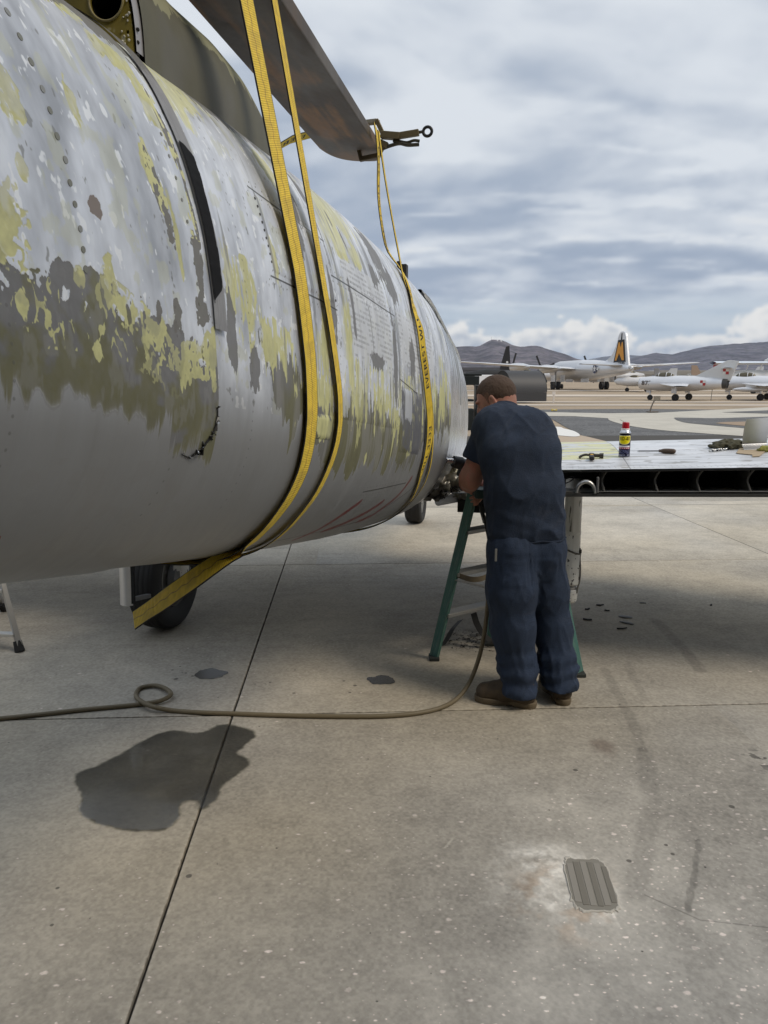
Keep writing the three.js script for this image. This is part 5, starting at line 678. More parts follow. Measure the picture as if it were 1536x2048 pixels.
    part(g, 'upper', sdfGeo(up, lo, hi, 0.0045, 1), bootM); part(g, 'sole', sdfGeo((x, y, z) => { const hl_ = y < 0.012 ? 0.002 : 0, t = ((x - heel.x) * dir.x + (z - heel.z) * dir.z) / Lb, arch = t > 0.32 && t < 0.42 ? 0.009 : 0; return Math.max(sole(x, y, z, 0.004 - hl_), y - 0.032, 0.001 + arch - y); }, [lo[0], -0.01, lo[2]], [hi[0], 0.05, hi[2]], 0.004, 1), soleM);
    for (let i = 0; i < 3; i++) { const q = P(0.42 + i * 0.07, 0.107 - i * 0.013, 0); part(g, 'lace', rod(q.clone().addScaledVector(sd, -0.022), q.clone().addScaledVector(sd, 0.022), 0.0028, 0.0028, 6), M([0.12, 0.10, 0.07], 0.8)); part(g, 'eyelet', new THREE.SphereGeometry(0.004, 8, 6), M([0.5, 0.48, 0.42], 0.3, 0.8), q.clone().addScaledVector(sd, 0.026).add(V(0, -0.006, 0))); }
  };
  boot(gp(1064, 1414), gp(953, 1398), 'boot'); boot(gp(1128, 1409), gp(1090, 1366), 'boot');
  // shirt
  const tl = [n_(1024, 1060, -3.60, 0.124), n_(1021, 980, -3.615, 0.122), n_(1012, 910, -3.66, 0.128), n_(990, 858, -3.75, 0.098)], tr = [n_(1080, 1060, -3.615, 0.122), n_(1075, 980, -3.63, 0.120), n_(1067, 905, -3.665, 0.122), n_(1056, 866, -3.72, 0.103)];
  const TL = chain(tl), TR = chain(tr), slA = at(976, 866, -3.79), slB = at(954, 918, -3.80), nk = at(1005, 836, -3.815), rs = at(1066, 872, -3.86), re = at(1040, 945, -3.98), hemY = 0.834;
  const sleeveDir = slB.clone().sub(slA).normalize(), hemP = slB.clone().addScaledVector(sleeveDir, 0.012);
  const rDir = re.clone().sub(rs).normalize();
  const shirt = (x, y, z) => {
    let d = smin(TL(x, y, z), TR(x, y, z), 0.10); d = smin(d, cap(x, y, z, tl[3].p, tr[3].p, 0.10, 0.108), 0.08); d = smin(d, cap(x, y, z, nk, tr[3].p, 0.062, 0.09), 0.07);
    d = smin(d, cap(x, y, z, tl[3].p, nk, 0.086, 0.060), 0.06);
    let s = cap(x, y, z, slA, slB.clone().addScaledVector(sleeveDir, 0.1), 0.078, 0.080); const cut = (x - hemP.x) * sleeveDir.x + (y - hemP.y) * sleeveDir.y + (z - hemP.z) * sleeveDir.z; s = Math.max(s, cut + 0.006 * (vn3(x * 30, y * 30, z * 30) - 0.5));
    let s2 = cap(x, y, z, rs, re, 0.082, 0.078); d = smin(d, s2, 0.03);
    const crease = (1 - Math.abs(2 * vn3((x + y * 0.6) * 9, (y - x * 0.5) * 5.5, z * 8) - 1)), up = sm(0.85, 1.3, y);
    d += (vn3(x * 7, y * 5, z * 7) - 0.5) * 0.008 - (Math.pow(crease, 5) - 0.15) * 0.008 * (1 - 0.4 * up) - (Math.pow(1 - Math.abs(2 * vn3((x - y * 0.5) * 20, (y + x * 0.4) * 7 + 3, z * 18) - 1), 5) - 0.1) * 0.004 - Math.max(0, Math.sin((y + (x - 0.7) * 0.35) * 46 + 5 * vn3(x * 5, y * 5, z * 5))) * 0.004 * sm(1.1, 0.95, y); d += (vn3(x * 40, y * 30, z * 40) - 0.5) * 0.003;
    d = smin(d, s, 0.02); return Math.max(d, hemY + 0.008 * (vn3(x * 18, 1, z * 18) - 0.5) - y);
  };
  { const [lo, hi] = bb([...tl, ...tr].map((q) => q.p).concat([slA, slB, re, nk]), 0.16); part(person, 'shirt', sdfGeo(shirt, lo, hi, 0.0075, 1), shirtM); }
  part(person, 'shirt_hem', tube((() => { const P = []; const c = at(1055, 1085, -3.61), NH = 40; for (let i = 0; i < NH; i++) { const a = i / NH * 6.2832; let r = 0.05; for (let k = 0; k < 80; k++) { if (shirt(c.x + Math.cos(a) * r, hemY + 0.013, c.z + Math.sin(a) * r) > 0) break; r += 0.003; } P.push(V(c.x + Math.cos(a) * r, hemY + 0.010 + 0.003 * Math.sin(i), c.z + Math.sin(a) * r)); } return P; })(), 0.0045, 160, 6, true), shirtM);
  // body: head, neck, arms and hands above the clothes, plain torso and legs inside them
  const hc = at(991, 799, -3.905), fw = V(-0.80, -0.40, -0.45).normalize(), up = V(0, 1, 0).addScaledVector(fw, -fw.y).normalize(), sd = new THREE.Vector3().crossVectors(up, fw).normalize();   // sd: his left
  const hp = (a, b, c) => hc.clone().addScaledVector(fw, a).addScaledVector(sd, b).addScaledVector(up, c);
  const ell = (a, b, c, ca, cb, cc, ra, rb, rc) => { const q = Math.hypot((a - ca) / ra, (b - cb) / rb, (c - cc) / rc); return (q - 1) * Math.min(ra, rb, rc); };
  const skull = (a, b, c) => { let d = ell(a, b, c, -0.012, 0, 0.022, 0.104, 0.080, 0.098); d = smin(d, ell(a, b, c, 0.030, 0, -0.045, 0.066, 0.064, 0.075), 0.03); d = smin(d, ell(a, b, c, 0.060, 0, -0.092, 0.030, 0.034, 0.028), 0.03); return d; };
  const head = (x, y, z) => {
    const dx = x - hc.x, dy = y - hc.y, dz = z - hc.z, a = dx * fw.x + dy * fw.y + dz * fw.z, b = dx * sd.x + dy * sd.y + dz * sd.z, c = dx * up.x + dy * up.y + dz * up.z;
    let d = skull(a, b, c); const ab = Math.abs(b);
    d = smin(d, ell(a, b, c, 0.098, 0, -0.028, 0.022, 0.013, 0.028), 0.018); d = smin(d, ell(a, ab, c, 0.082, 0.030, 0.018, 0.016, 0.028, 0.010), 0.012);     // nose, brow
    d = Math.max(d, -ell(a, ab, c, 0.098, 0.033, -0.004, 0.014, 0.018, 0.011)); d = smin(d, ell(a, ab, c, 0.080, 0.033, -0.004, 0.012, 0.012, 0.012), 0.004);   // eye sockets, eyes
    d = smin(d, ell(a, b, c, 0.088, 0, -0.068, 0.012, 0.026, 0.008), 0.01);                                                                                  // lips
    // ear: a tilted shell with a hollow
    const ec = ab - 0.082, ea = a + 0.012, ev = c + 0.012; let e = Math.hypot(ea / 0.019, (ec - ea * -0.35) / 0.010, (ev) / 0.033) - 1; e *= 0.010; e = Math.max(e, -(Math.hypot((ea - 0.004) / 0.011, (ec - 0.008) / 0.007, ev / 0.020) - 1) * 0.007); d = smin(d, e, 0.004);
    return d;
  };
  const nB = at(1008, 838, -3.83), nT = hp(-0.03, 0, -0.05);
  const headAll = (x, y, z) => smin(head(x, y, z), cap(x, y, z, nB, nT, 0.066, 0.060), 0.04);
  const elbow = at(941, 957, -3.80), armTop = at(966, 890, -3.80), wristL = at(935, 972, -3.985), armR0 = at(1040, 945, -3.98), wristR = at(972, 970, -4.03);
  const gripA = at(936, 945, -4.035), gripB = at(950, 990, -4.02);
  const hand = (wr, palm, ax, fingersFrom, s) => {  // fingers closed round the grip (axis ax), thumb from the side of the palm
    const F = []; const wdir = palm.clone().sub(wr).normalize(), n = new THREE.Vector3().crossVectors(ax, wdir).normalize().multiplyScalar(s);
    for (let i = 0; i < 4; i++) { const o = palm.clone().addScaledVector(ax, (i - 1.5) * 0.020).addScaledVector(wdir, 0.03), len = [0.034, 0.040, 0.037, 0.028][i]; const k1 = o.clone().addScaledVector(wdir, len * 0.9).addScaledVector(n, 0.006), k2 = k1.clone().addScaledVector(n, len * 0.75).addScaledVector(wdir, 0.004), k3 = k2.clone().addScaledVector(n, 0.012).addScaledVector(wdir, -len * 0.55); F.push([o, k1, 0.0098, 0.009], [k1, k2, 0.009, 0.0085], [k2, k3, 0.0085, 0.0075]); }
    const tb = palm.clone().addScaledVector(ax, 0.034).addScaledVector(wdir, -0.012), t1 = tb.clone().addScaledVector(n, 0.026).addScaledVector(ax, 0.014).addScaledVector(wdir, 0.010), t2 = t1.clone().addScaledVector(n, 0.012).addScaledVector(wdir, 0.026); F.push([tb, t1, 0.013, 0.011], [t1, t2, 0.011, 0.009]);
    const pa = palm.clone().addScaledVector(ax, -0.026), pb = palm.clone().addScaledVector(ax, 0.026);
    return (x, y, z) => { let d = smin(cap(x, y, z, pa, pb, 0.024, 0.026), cap(x, y, z, wr, palm, 0.026, 0.026), 0.02); for (const [p, q, r1, r2] of F) d = smin(d, cap(x, y, z, p, q, r1, r2), 0.006); return d; };
  };
  const gax = gripA.clone().sub(gripB).normalize(), palmL = gripA.clone().lerp(gripB, 0.5).add(V(-0.016, 0, 0.028)), palmR = gripA.clone().lerp(gripB, 0.75).add(V(0.045, -0.004, 0.01));
  const hL = hand(wristL, palmL, gax, 0, 1), hR = hand(wristR, palmR, gax, 0, -1);
  const armL = (x, y, z) => { let d = cap(x, y, z, armTop, elbow, 0.060, 0.052); d = smin(d, cap(x, y, z, elbow, wristL, 0.056, 0.032), 0.03); const m = elbow.clone().lerp(wristL, 0.35); d = smin(d, Math.hypot(x - m.x, y - m.y + 0.004, z - m.z) - 0.052, 0.03); return smin(d, hL(x, y, z), 0.02); };
  const armR = (x, y, z) => { let d = cap(x, y, z, rs, armR0, 0.06, 0.052); d = smin(d, cap(x, y, z, armR0, wristR, 0.052, 0.032), 0.03); return smin(d, hR(x, y, z), 0.02); };
  const geos = [];
  { const [lo, hi] = bb([hc, nB], 0.15); geos.push(sdfGeo(headAll, lo, hi, 0.0036, 1)); }
  { const [lo, hi] = bb([armTop, elbow, wristL, palmL], 0.09); geos.push(sdfGeo(armL, lo, hi, 0.0042, 1)); }
  { const [lo, hi] = bb([rs, armR0, wristR, palmR], 0.09); geos.push(sdfGeo(armR, lo, hi, 0.0042, 1)); }
  { const inner = (x, y, z) => { let d = smin(TL(x, y, z), TR(x, y, z), 0.1) + 0.03; d = smin(d, LL(x, y, z) + 0.028, 0.05); d = smin(d, RR(x, y, z) + 0.028, 0.05); d = smin(d, cap(x, y, z, tr[3].p, nB, 0.05, 0.05), 0.05); return Math.max(d, 0.07 - y); }; const [lo, hi] = bb([...hl, ...hr, ...tl, ...tr].map((q) => q.p), 0.13); geos.push(sdfGeo(inner, lo, hi, 0.016, 1)); }
  part(person, 'body', merge(geos), skin);
  // short hair
  const hair = (x, y, z) => {
    const dx = x - hc.x, dy = y - hc.y, dz = z - hc.z, a = dx * fw.x + dy * fw.y + dz * fw.z, b = dx * sd.x + dy * sd.y + dz * sd.z, c = dx * up.x + dy * up.y + dz * up.z;
    const tuft = (vn3(a * 260, b * 260, c * 120) - 0.5) * 0.003 + (vn3(a * 50, b * 50, c * 50) - 0.5) * 0.002, d = skull(a, b, c) - 0.0032 * sm(-0.07, 0.03, c) - 0.0006 + tuft;
    const line = a > 0.045 ? 0.052 + (a - 0.045) * 0.3 : a > 0.006 ? lerp(0.0, 0.052, sm(0.006, 0.045, a)) - (a < 0.028 ? 0.026 * sm(0.028, 0.012, a) : 0) : a > -0.04 ? lerp(-0.062, 0.014, sm(-0.044, -0.006, a)) : -0.066; return Math.max(d, line - c + (vn3(a * 120, b * 120, c * 40) - 0.5) * 0.006);
  };
  { const [lo, hi] = bb([hc], 0.14); const g = sdfGeo(hair, lo, hi, 0.0032, 1), p = g.attributes.position, col = []; for (let i = 0; i < p.count; i++) { const dx = p.getX(i) - hc.x, dy = p.getY(i) - hc.y, dz = p.getZ(i) - hc.z, a = dx * fw.x + dy * fw.y + dz * fw.z, c = dx * up.x + dy * up.y + dz * up.z, ln = a > -0.006 ? 0.01 : -0.066, f = sm(0.045, 0.0, c - ln) * (a < 0.03 ? 0.8 : 0.2) * (0.6 + 0.8 * vn3(a * 150, c * 150, dx * 150)); col.push(lerp(0.062, 0.24, f), lerp(0.036, 0.125, f), lerp(0.022, 0.085, f)); } g.setAttribute('color', new THREE.Float32BufferAttribute(col, 3)); part(person, 'hair', g, hairM); }
  // collar, side pocket clip
  { const ax = nT.clone().sub(nB).normalize(), e1 = new THREE.Vector3().crossVectors(ax, V(0, 0, 1)).normalize(), e2 = new THREE.Vector3().crossVectors(ax, e1), c = nB.clone().addScaledVector(ax, 0.034); part(person, 'collar', gridGeo(48, 4, (a, b) => { const t = a * 6.2832, r = 0.086 - 0.008 * Math.sin(b * 3.1) + 0.010 * b, p = c.clone().addScaledVector(e1, Math.cos(t) * r).addScaledVector(e2, Math.sin(t) * r).addScaledVector(ax, 0.026 - 0.052 * Math.abs(b - 0.35)); return [p.x, p.y, p.z]; }), shirtM); }
  { const p = at(989, 1103, -3.555); part(person, 'pocket_clip', box(0.011, 0.062, 0.006, p.x - 0.004, p.y, p.z + 0.075, 0.003), M([0.26, 0.26, 0.25], 0.4, 0.6)); }
}
{ // pneumatic drill
  const t = thing('air_drill', 'silver and black pneumatic drill held against the hull side', 'drill'), tip = at(893, 921, -3.955), c1 = at(906, 922.5, -3.965), c2 = at(922, 927, -3.98), bk = at(952, 938, -4.01), g0 = at(938, 938, -4.02), g1 = at(953, 990, -4.02), chrome = M([0.72, 0.72, 0.72], 0.22, 0.9), blk = M([0.018, 0.018, 0.018], 0.5);
  part(t, 'chuck', rod(tip, c1, 0.0145, 0.0155, 20), chrome); part(t, 'chuck_collar', rod(c1, c2, 0.030, 0.036, 20), blk); part(t, 'bit', rod(tip.clone().lerp(c1, -1.2), tip, 0.003), chrome); part(t, 'motor', rod(c2, bk, 0.032, 0.030, 20), blk); part(t, 'grip', rod(g0, g1, 0.018, 0.019, 16), blk); part(t, 'air_fitting', rod(g1, at(957, 1002, -4.015), 0.010, 0.010, 12), chrome);
  const h = thing('air_hose', 'brown air hose looping over the concrete to the drill', 'hose'), R = 0.0115;
  const gpt = (x, y, k = 0) => gp(x, y, R + k);
  const P = [[-60, 1441], [0, 1437], [80, 1429], [160, 1420], [230, 1413.5], [285, 1408], [322, 1401, 0.006], [341, 1390, 0.012], [331, 1377, 0.01], [306, 1371, 0.004], [281, 1376], [272, 1389], [283, 1403, 0.018], [308, 1414, 0.016], [345, 1421], [400, 1425], [460, 1427], [540, 1430], [620, 1432], [700, 1433], [770, 1432], [830, 1427], [880, 1416], [915, 1396, 0.01], [938, 1366, 0.06], [955, 1325, 0.16]].map(([x, y, k]) => gpt(x, y, k || 0));
  const last = P[P.length - 1]; P.push(at(968, 1270, last.z - 0.02), at(976, 1200, last.z - 0.05), at(980, 1130, last.z - 0.09), at(979, 1085, last.z - 0.12));
  part(h, 'hose', tube(P, R, 420, 10), (() => { const t2 = dtex3(64, 1024, (u, v, c) => { const n = fbm(u * 4, v * 60, 3), k = 0.75 + 0.5 * n; c.r = 0.145 * k; c.g = 0.118 * k; c.b = 0.070 * k; c.rough = 0.6; c.metal = 0; c.h = n; }, 'm'); return matOf(t2, 0.0006); })());
  const e = P[P.length - 1]; part(h, 'hose_end', tube([e, at(974, 1060, e.z - 0.03), at(966, 1030, -3.98), at(960, 1010, -4.0), at(957, 1000, -4.015)], 0.009, 40, 10), M([0.02, 0.018, 0.016], 0.5)); part(h, 'hose_fitting', rod(at(962, 1016, -4.0), at(970, 1045, -3.97), 0.0125, 0.0125, 12), M([0.015, 0.015, 0.015], 0.4));
}
{ // green stepladder behind the man
  const t = thing('stepladder', 'green fibreglass stepladder standing behind the man', 'ladder'), gm = (() => { const q = dtex3(128, 512, (u, v, c) => { const n = fbm(u * 5, v * 20, 4), s = sm(0.64, 0.70, fbm(u * 12, v * 50, 3)); c.r = 0.042 * (0.7 + 0.6 * n); c.g = 0.135 * (0.7 + 0.6 * n); c.b = 0.112 * (0.7 + 0.6 * n); put(c, [0.25, 0.26, 0.24], s * 0.4); c.rough = 0.55; c.metal = 0; c.h = n; }, 'mb'); return matOf(q, 0.0008); })(), al = M([0.33, 0.33, 0.32], 0.45, 0.6), rub = M([0.03, 0.035, 0.032], 0.8);
  const A0 = gp(868, 1318), B0 = gp(978, 1288), C0 = gp(1158, 1350), D0 = V(0.74, 0, -3.62), A1 = at(947, 980, -4.02), B1 = A1.clone().add(V(0.15, 0, -0.13)), C1 = A1.clone().add(V(0.37, 0, 0.05)), D1 = A1.clone().add(V(0.21, 0, 0.19));
  const rail = (a, b) => { const n = V(0.5, 0, 0.6).normalize(); part(t, 'rail', bar(a, b, 0.026, 0.056, V(b.x - a.x, 0, 0.2)), gm); part(t, 'foot', box(0.06, 0.022, 0.085, a.x, 0.011, a.z, 0.006), rub); };
  for (const [a, b] of [[A0, A1], [B0, B1], [C0, C1], [D0, D1]]) rail(a.clone().setY(0.012), b);
  const on = (a, b, y) => { const k = (y - a.y) / (b.y - a.y); return a.clone().lerp(b, k); };
  for (const y of [0.28, 0.53, 0.78]) part(t, 'step', bar(on(A0, A1, y), on(B0, B1, y), 0.075, 0.022, V(0, 1, 0)), al);
  for (const y of [0.30, 0.70]) part(t, 'brace', bar(on(C0, C1, y), on(D0, D1, y), 0.03, 0.012), al);
  part(t, 'spreader', bar(on(A0, A1, 0.5), on(D0, D1, 0.5), 0.02, 0.006), al); part(t, 'spreader', bar(on(B0, B1, 0.5), on(C0, C1, 0.5), 0.02, 0.006), al);
  part(t, 'ladder_top', box(0.40, 0.05, 0.26, A1.x + 0.19, A1.y + 0.0, A1.z + 0.03, 0.01), M([0.02, 0.05, 0.045], 0.6));
  part(t, 'loose_strap', gridGeo(24, 2, (a, b) => { const p = on(A0, A1, 0.535).lerp(at(992, 1142, -4.05), a); return [p.x, p.y - 0.03 * Math.sin(a * 3.14) + (b - 0.5) * 0.032, p.z + 0.05 * Math.sin(a * 3.1)]; }), M([0.16, 0.13, 0.085], 0.8));
}
{ // aluminium stepladder on the far side of the hull
  const t = thing('stepladder', 'thin aluminium stepladder with black feet at the left edge', 'ladder'), al = M([0.40, 0.39, 0.37], 0.4, 0.6), f = gp(40, 1303), a1 = at(-8, 1120, f.z - 0.12), f2 = f.clone().add(V(-0.46, 0, -0.05)), b1 = a1.clone().add(V(-0.38, 0, -0.04)), rub = M([0.015, 0.015, 0.015], 0.8);
  const top = (p, q) => p.clone().lerp(q, 1.55); const A = top(f, a1), B = top(f2, b1), r0 = V(f.x - 0.62, 0, f.z - 0.75), r1 = V(f2.x - 0.03, 0, f2.z - 0.75);
  for (const [p, q] of [[f, A], [f2, B], [r0, A.clone().add(V(0, 0, -0.06))], [r1, B.clone().add(V(0, 0, -0.06))]]) { part(t, 'rail', bar(p.clone().setY(0.03), q, 0.03, 0.026), al); part(t, 'foot', merge([rod(V(p.x, 0.0, p.z), p.clone().setY(0.0).lerp(q, 0.075), 0.030, 0.024, 14)]), rub); }
  const on = (p, q, y) => p.clone().lerp(q, y / q.y); for (const y of [0.10, 0.36, 0.62]) part(t, 'step', bar(on(f, A, y), on(f2, B, y), 0.05, 0.018), M([0.6, 0.6, 0.58], 0.35, 0.7)); part(t, 'ladder_top', bar(A, B, 0.14, 0.03), al);
}
// --- things lying on the wing
function wp(px, py) { let s = -0.36; for (let i = 0; i < 400; i++) { const p = js(px, py, s); if (p.y <= wTop(p.x, s)) return p; s += 0.005; } return js(px, py, 0); }
const onWing = (px, py) => wp(px, py).applyMatrix4(JM);
{
  const p = onWing(1248, 914), W = 1024, H = 512, cv = document.createElement('canvas'), t = thing('spray_can', 'blue and yellow spray can with red cap standing on the wing', 'spray can', p, Math.atan2(-p.x, -p.z) - 0.12); cv.width = W; cv.height = H; const x = cv.getContext('2d');
  x.fillStyle = '#0b1030'; x.fillRect(0, 0, W, H); x.fillStyle = '#0a0b14'; x.fillRect(0, 0, W, 190);
  const cx = W / 2, w = 205; x.fillStyle = '#f4e21c'; x.strokeStyle = '#f7f4d0'; x.lineWidth = 8; x.beginPath(); x.moveTo(cx - w, 50); x.lineTo(cx + w, 50); x.lineTo(cx + w, 120); x.bezierCurveTo(cx + w, 200, cx + 110, 232, cx, 236); x.bezierCurveTo(cx - 110, 232, cx - w, 200, cx - w, 120); x.closePath(); x.fill(); x.stroke();
  x.fillStyle = '#101018'; x.font = 'bold 118px sans-serif'; x.textAlign = 'center'; x.textBaseline = 'middle'; x.save(); x.translate(cx, 112); x.scale(0.98, 0.92); x.fillText('WD-40', 0, 0); x.restore();
  x.fillStyle = '#efe9ef'; x.fillRect(cx - 190, 262, 380, 34); x.fillStyle = '#b01828'; x.fillRect(cx - 190, 300, 380, 34); x.fillStyle = '#efe9ef'; for (let i = 0; i < 6; i++) x.fillRect(cx - 180 + i * 62, 308, 40, 16);
  x.fillStyle = '#8f96c8'; for (let i = 0; i < 5; i++) for (let k = 0; k < 7; k++) if ((i * 7 + k * 3) % 5) x.fillRect(cx - 160 + k * 46, 356 + i * 17, 34, 6); x.fillStyle = '#c6cae6'; x.fillRect(cx - 190, 462, 230, 9); x.fillRect(cx - 190, 480, 150, 7); x.fillRect(cx + 110, 460, 70, 12);
  const tx = new THREE.CanvasTexture(cv); tx.colorSpace = THREE.SRGBColorSpace; const lm = new THREE.MeshStandardMaterial({ map: tx, roughness: 0.28, metalness: 0.1 });
  const body = new THREE.CylinderGeometry(0.0315, 0.0315, 0.136, 48, 1, true); body.rotateY(Math.PI); part(t, 'can_body', body, lm, V(0, 0.070, 0)); const sil = M([0.62, 0.63, 0.65], 0.25, 0.85);
  const lathe = (L2) => new THREE.LatheGeometry(L2.map(([r, y]) => new THREE.Vector2(r, y)), 40); part(t, 'base_rim', lathe([[0, 0.001], [0.031, 0.0], [0.0325, 0.002], [0.0322, 0.004]]), sil); part(t, 'shoulder', lathe([[0.0315, 0.138], [0.0325, 0.140], [0.0312, 0.143], [0.028, 0.150], [0.0235, 0.156], [0.022, 0.157]]), sil); part(t, 'collar_ring', lathe([[0.0235, 0.156], [0.0240, 0.158], [0.0240, 0.164], [0.022, 0.166], [0.0, 0.166]]), M([0.8, 0.76, 0.74], 0.4)); part(t, 'cap', lathe([[0.0205, 0.165], [0.0200, 0.196], [0.0190, 0.2005], [0.012, 0.2015], [0.010, 0.197], [0, 0.197]]), M([0.46, 0.012, 0.022], 0.3)); part(t, 'nozzle', box(0.014, 0.012, 0.018, -0.004, 0.199, 0, 0.003), M([0.5, 0.5, 0.5], 0.4)); part(t, 'straw', rod(V(-0.010, 0.202, 0.0), V(-0.034, 0.216, 0.004), 0.0016, 0.0016, 6), M([0.30, 0.31, 0.20], 0.4));
}
{
  const e = onWing(1184, 934), h = onWing(1183, 917), d = e.clone().sub(h).setY(0).normalize(), t = thing('hammer', 'claw hammer with yellow and black grip lying at the wing edge', 'hammer', h, Math.atan2(d.x, d.z)), st = M([0.075, 0.07, 0.06], 0.4, 0.7);
  part(t, 'head', merge([box(0.030, 0.026, 0.028, 0.0, 0.018, 0, 0.004), rod(V(0.012, 0.018, 0), V(0.045, 0.018, 0), 0.011, 0.010, 14), rod(V(0.043, 0.018, 0), V(0.066, 0.018, 0), 0.014, 0.0155, 16)]), st); const cl = (z) => tube([V(-0.012, 0.020, z * 0.4), V(-0.035, 0.021, z * 0.9), V(-0.058, 0.013, z), V(-0.070, 0.002, z * 1.15)], 0.0065, 20, 8); part(t, 'claw', merge([cl(0.009), cl(-0.009)]), st);
  part(t, 'neck', box(0.020, 0.022, 0.03, 0, 0.017, 0.022, 0.006), M([0.62, 0.36, 0.03], 0.5)); part(t, 'grip', merge([box(0.026, 0.022, 0.060, 0, 0.014, 0.060, 0.009), box(0.029, 0.024, 0.030, 0, 0.012, 0.094, 0.010)]), M([0.02, 0.02, 0.022], 0.6));
}
{
  const a = onWing(1277, 904), b = onWing(1318, 906), c = onWing(1348, 908), up = 0.013, t = thing('screwdriver', 'screwdriver with brown wooden handle lying on the wing by the can', 'screwdriver'), u = (p, k) => p.clone().add(V(0, k, 0));
  part(t, 'shaft', rod(u(a, 0.006), u(b, 0.012), 0.0034, 0.0034, 10), M([0.06, 0.06, 0.06], 0.35, 0.8)); part(t, 'blade', bar(u(a, 0.0055).lerp(u(b, 0.01), -0.06), u(a, 0.006).lerp(u(b, 0.01), 0.08), 0.009, 0.0025), M([0.05, 0.05, 0.05], 0.35, 0.8)); const g = new THREE.LatheGeometry([[0, 0], [0.008, 0], [0.009, 0.01], [0.0145, 0.03], [0.0155, 0.055], [0.0145, 0.085], [0.012, 0.095], [0.006, 0.099], [0, 0.099]].map(([r, y]) => new THREE.Vector2(r, y)), 24); const m = part(t, 'handle', g, M([0.085, 0.052, 0.03], 0.45), u(b, 0.013)); m.quaternion.setFromUnitVectors(V(0, 1, 0), u(c, 0.0155).sub(u(b, 0.013)).normalize()); part(t, 'handle_pin', new THREE.SphereGeometry(0.0035, 8, 6), M([0.6, 0.55, 0.4], 0.3, 0.6), u(b, 0.013).lerp(u(c, 0.0155), 0.75).add(V(0, 0.003, 0.014)));
}
{
  const o = onWing(1462, 896), gl = thing('work_glove', 'crumpled olive work glove lying beside the bent metal sheet', 'glove', o), f = (x, y, z) => { let d = Math.hypot(x / 0.105, (y - 0.018) / 0.034, z / 0.075) - 1; d *= 0.034; for (let i = 0; i < 4; i++) { const a = V(-0.05, 0.018, (i - 1.5) * 0.025), b = V(-0.11 - 0.01 * (i % 2), 0.010, (i - 1.5) * 0.034 + 0.012); d = smin(d, cap(x, y, z, a, b, 0.016, 0.011), 0.01); } d = smin(d, cap(x, y, z, V(0.0, 0.02, 0.05), V(-0.045, 0.012, 0.085), 0.015, 0.011), 0.01); d += (vn3(x * 50 + 3, y * 70, z * 50) - 0.5) * 0.016; return Math.max(d, -y - 0.001); };
  part(gl, 'palm', sdfGeo(f, [-0.16, -0.01, -0.13], [0.14, 0.075, 0.13], 0.005, 3), M([0.060, 0.055, 0.030], 0.9));
  const ch = thing('chain', 'short loose piece of shiny chain in front of the glove', 'chain', onWing(1437, 903)), lm = M([0.62, 0.62, 0.60], 0.25, 0.9), bm = M([0.03, 0.03, 0.03], 0.4, 0.6);
  for (let i = 0; i < 9; i++) { const g = new THREE.TorusGeometry(0.010, 0.0032, 8, 16); g.scale(1.5, 1, 1); const m = part(ch, 'link', g, i % 3 === 2 ? bm : lm, V(-0.045 + i * 0.013, 0.006 + 0.006 * (i % 2), 0.012 - i * 0.006 + 0.008 * Math.sin(i * 2.1))); m.rotation.set(i % 2 ? 1.45 : 0.5, 0.4 * Math.sin(i * 3), 0.25 * Math.sin(i * 5)); }
  const sL = wp(1481, 899), sR = wp(1531, 897), sh = thing('metal_sheet', 'bent piece of sheet metal standing upright on the wing', 'metal sheet', JO, -TH);
  part(sh, 'panel', gridGeo(20, 28, (a, b) => { const p = sL.clone().lerp(sR, a), k = b * b, up = b * 0.178, lean = 0.02 + 0.075 * b * b; return [p.x + 0.006 * (b - 0.5) * (a - 0.5), p.y + 0.004 + up + 0.006 * a * b, p.z + lean + 0.05 * sm(0.16, 0, b) - 0.02 * b]; }), M([0.5, 0.505, 0.51], 0.38, 0.9));
  const cd = thing('cardboard_scrap', 'torn tan cardboard scrap under the bent metal sheet', 'cardboard', JO, -TH), k0 = [[1472, 908], [1480, 897], [1528, 893], [1524, 903], [1530, 905], [1519, 914], [1505, 915], [1504, 911]].map(([x, y]) => wp(x, y)), s2 = new THREE.Shape(k0.map((p) => new THREE.Vector2(p.x, -p.z))), cg = new THREE.ExtrudeGeometry(s2, { depth: 0.003, bevelEnabled: false }); cg.rotateX(-Math.PI / 2); const pp = cg.attributes.position; for (let i = 0; i < pp.count; i++) pp.setY(i, pp.getY(i) + wTop(pp.getX(i), -pp.getZ(i)) + 0.003); part(cd, 'sheet', cg, M([0.40, 0.315, 0.21], 0.9));
  const rg = thing('rag', 'yellow green rag at the right edge of the wing top', 'rag', onWing(1533, 903)); part(rg, 'cloth', sdfGeo((x, y, z) => { let d = (Math.hypot(x / 0.05, (y - 0.012) / 0.022, z / 0.04) - 1) * 0.022; d += (vn3(x * 60, y * 60, z * 60) - 0.5) * 0.014; return Math.max(d, -y); }, [-0.07, -0.01, -0.06], [0.07, 0.05, 0.06], 0.004, 3), M([0.26, 0.25, 0.06], 0.9));
}
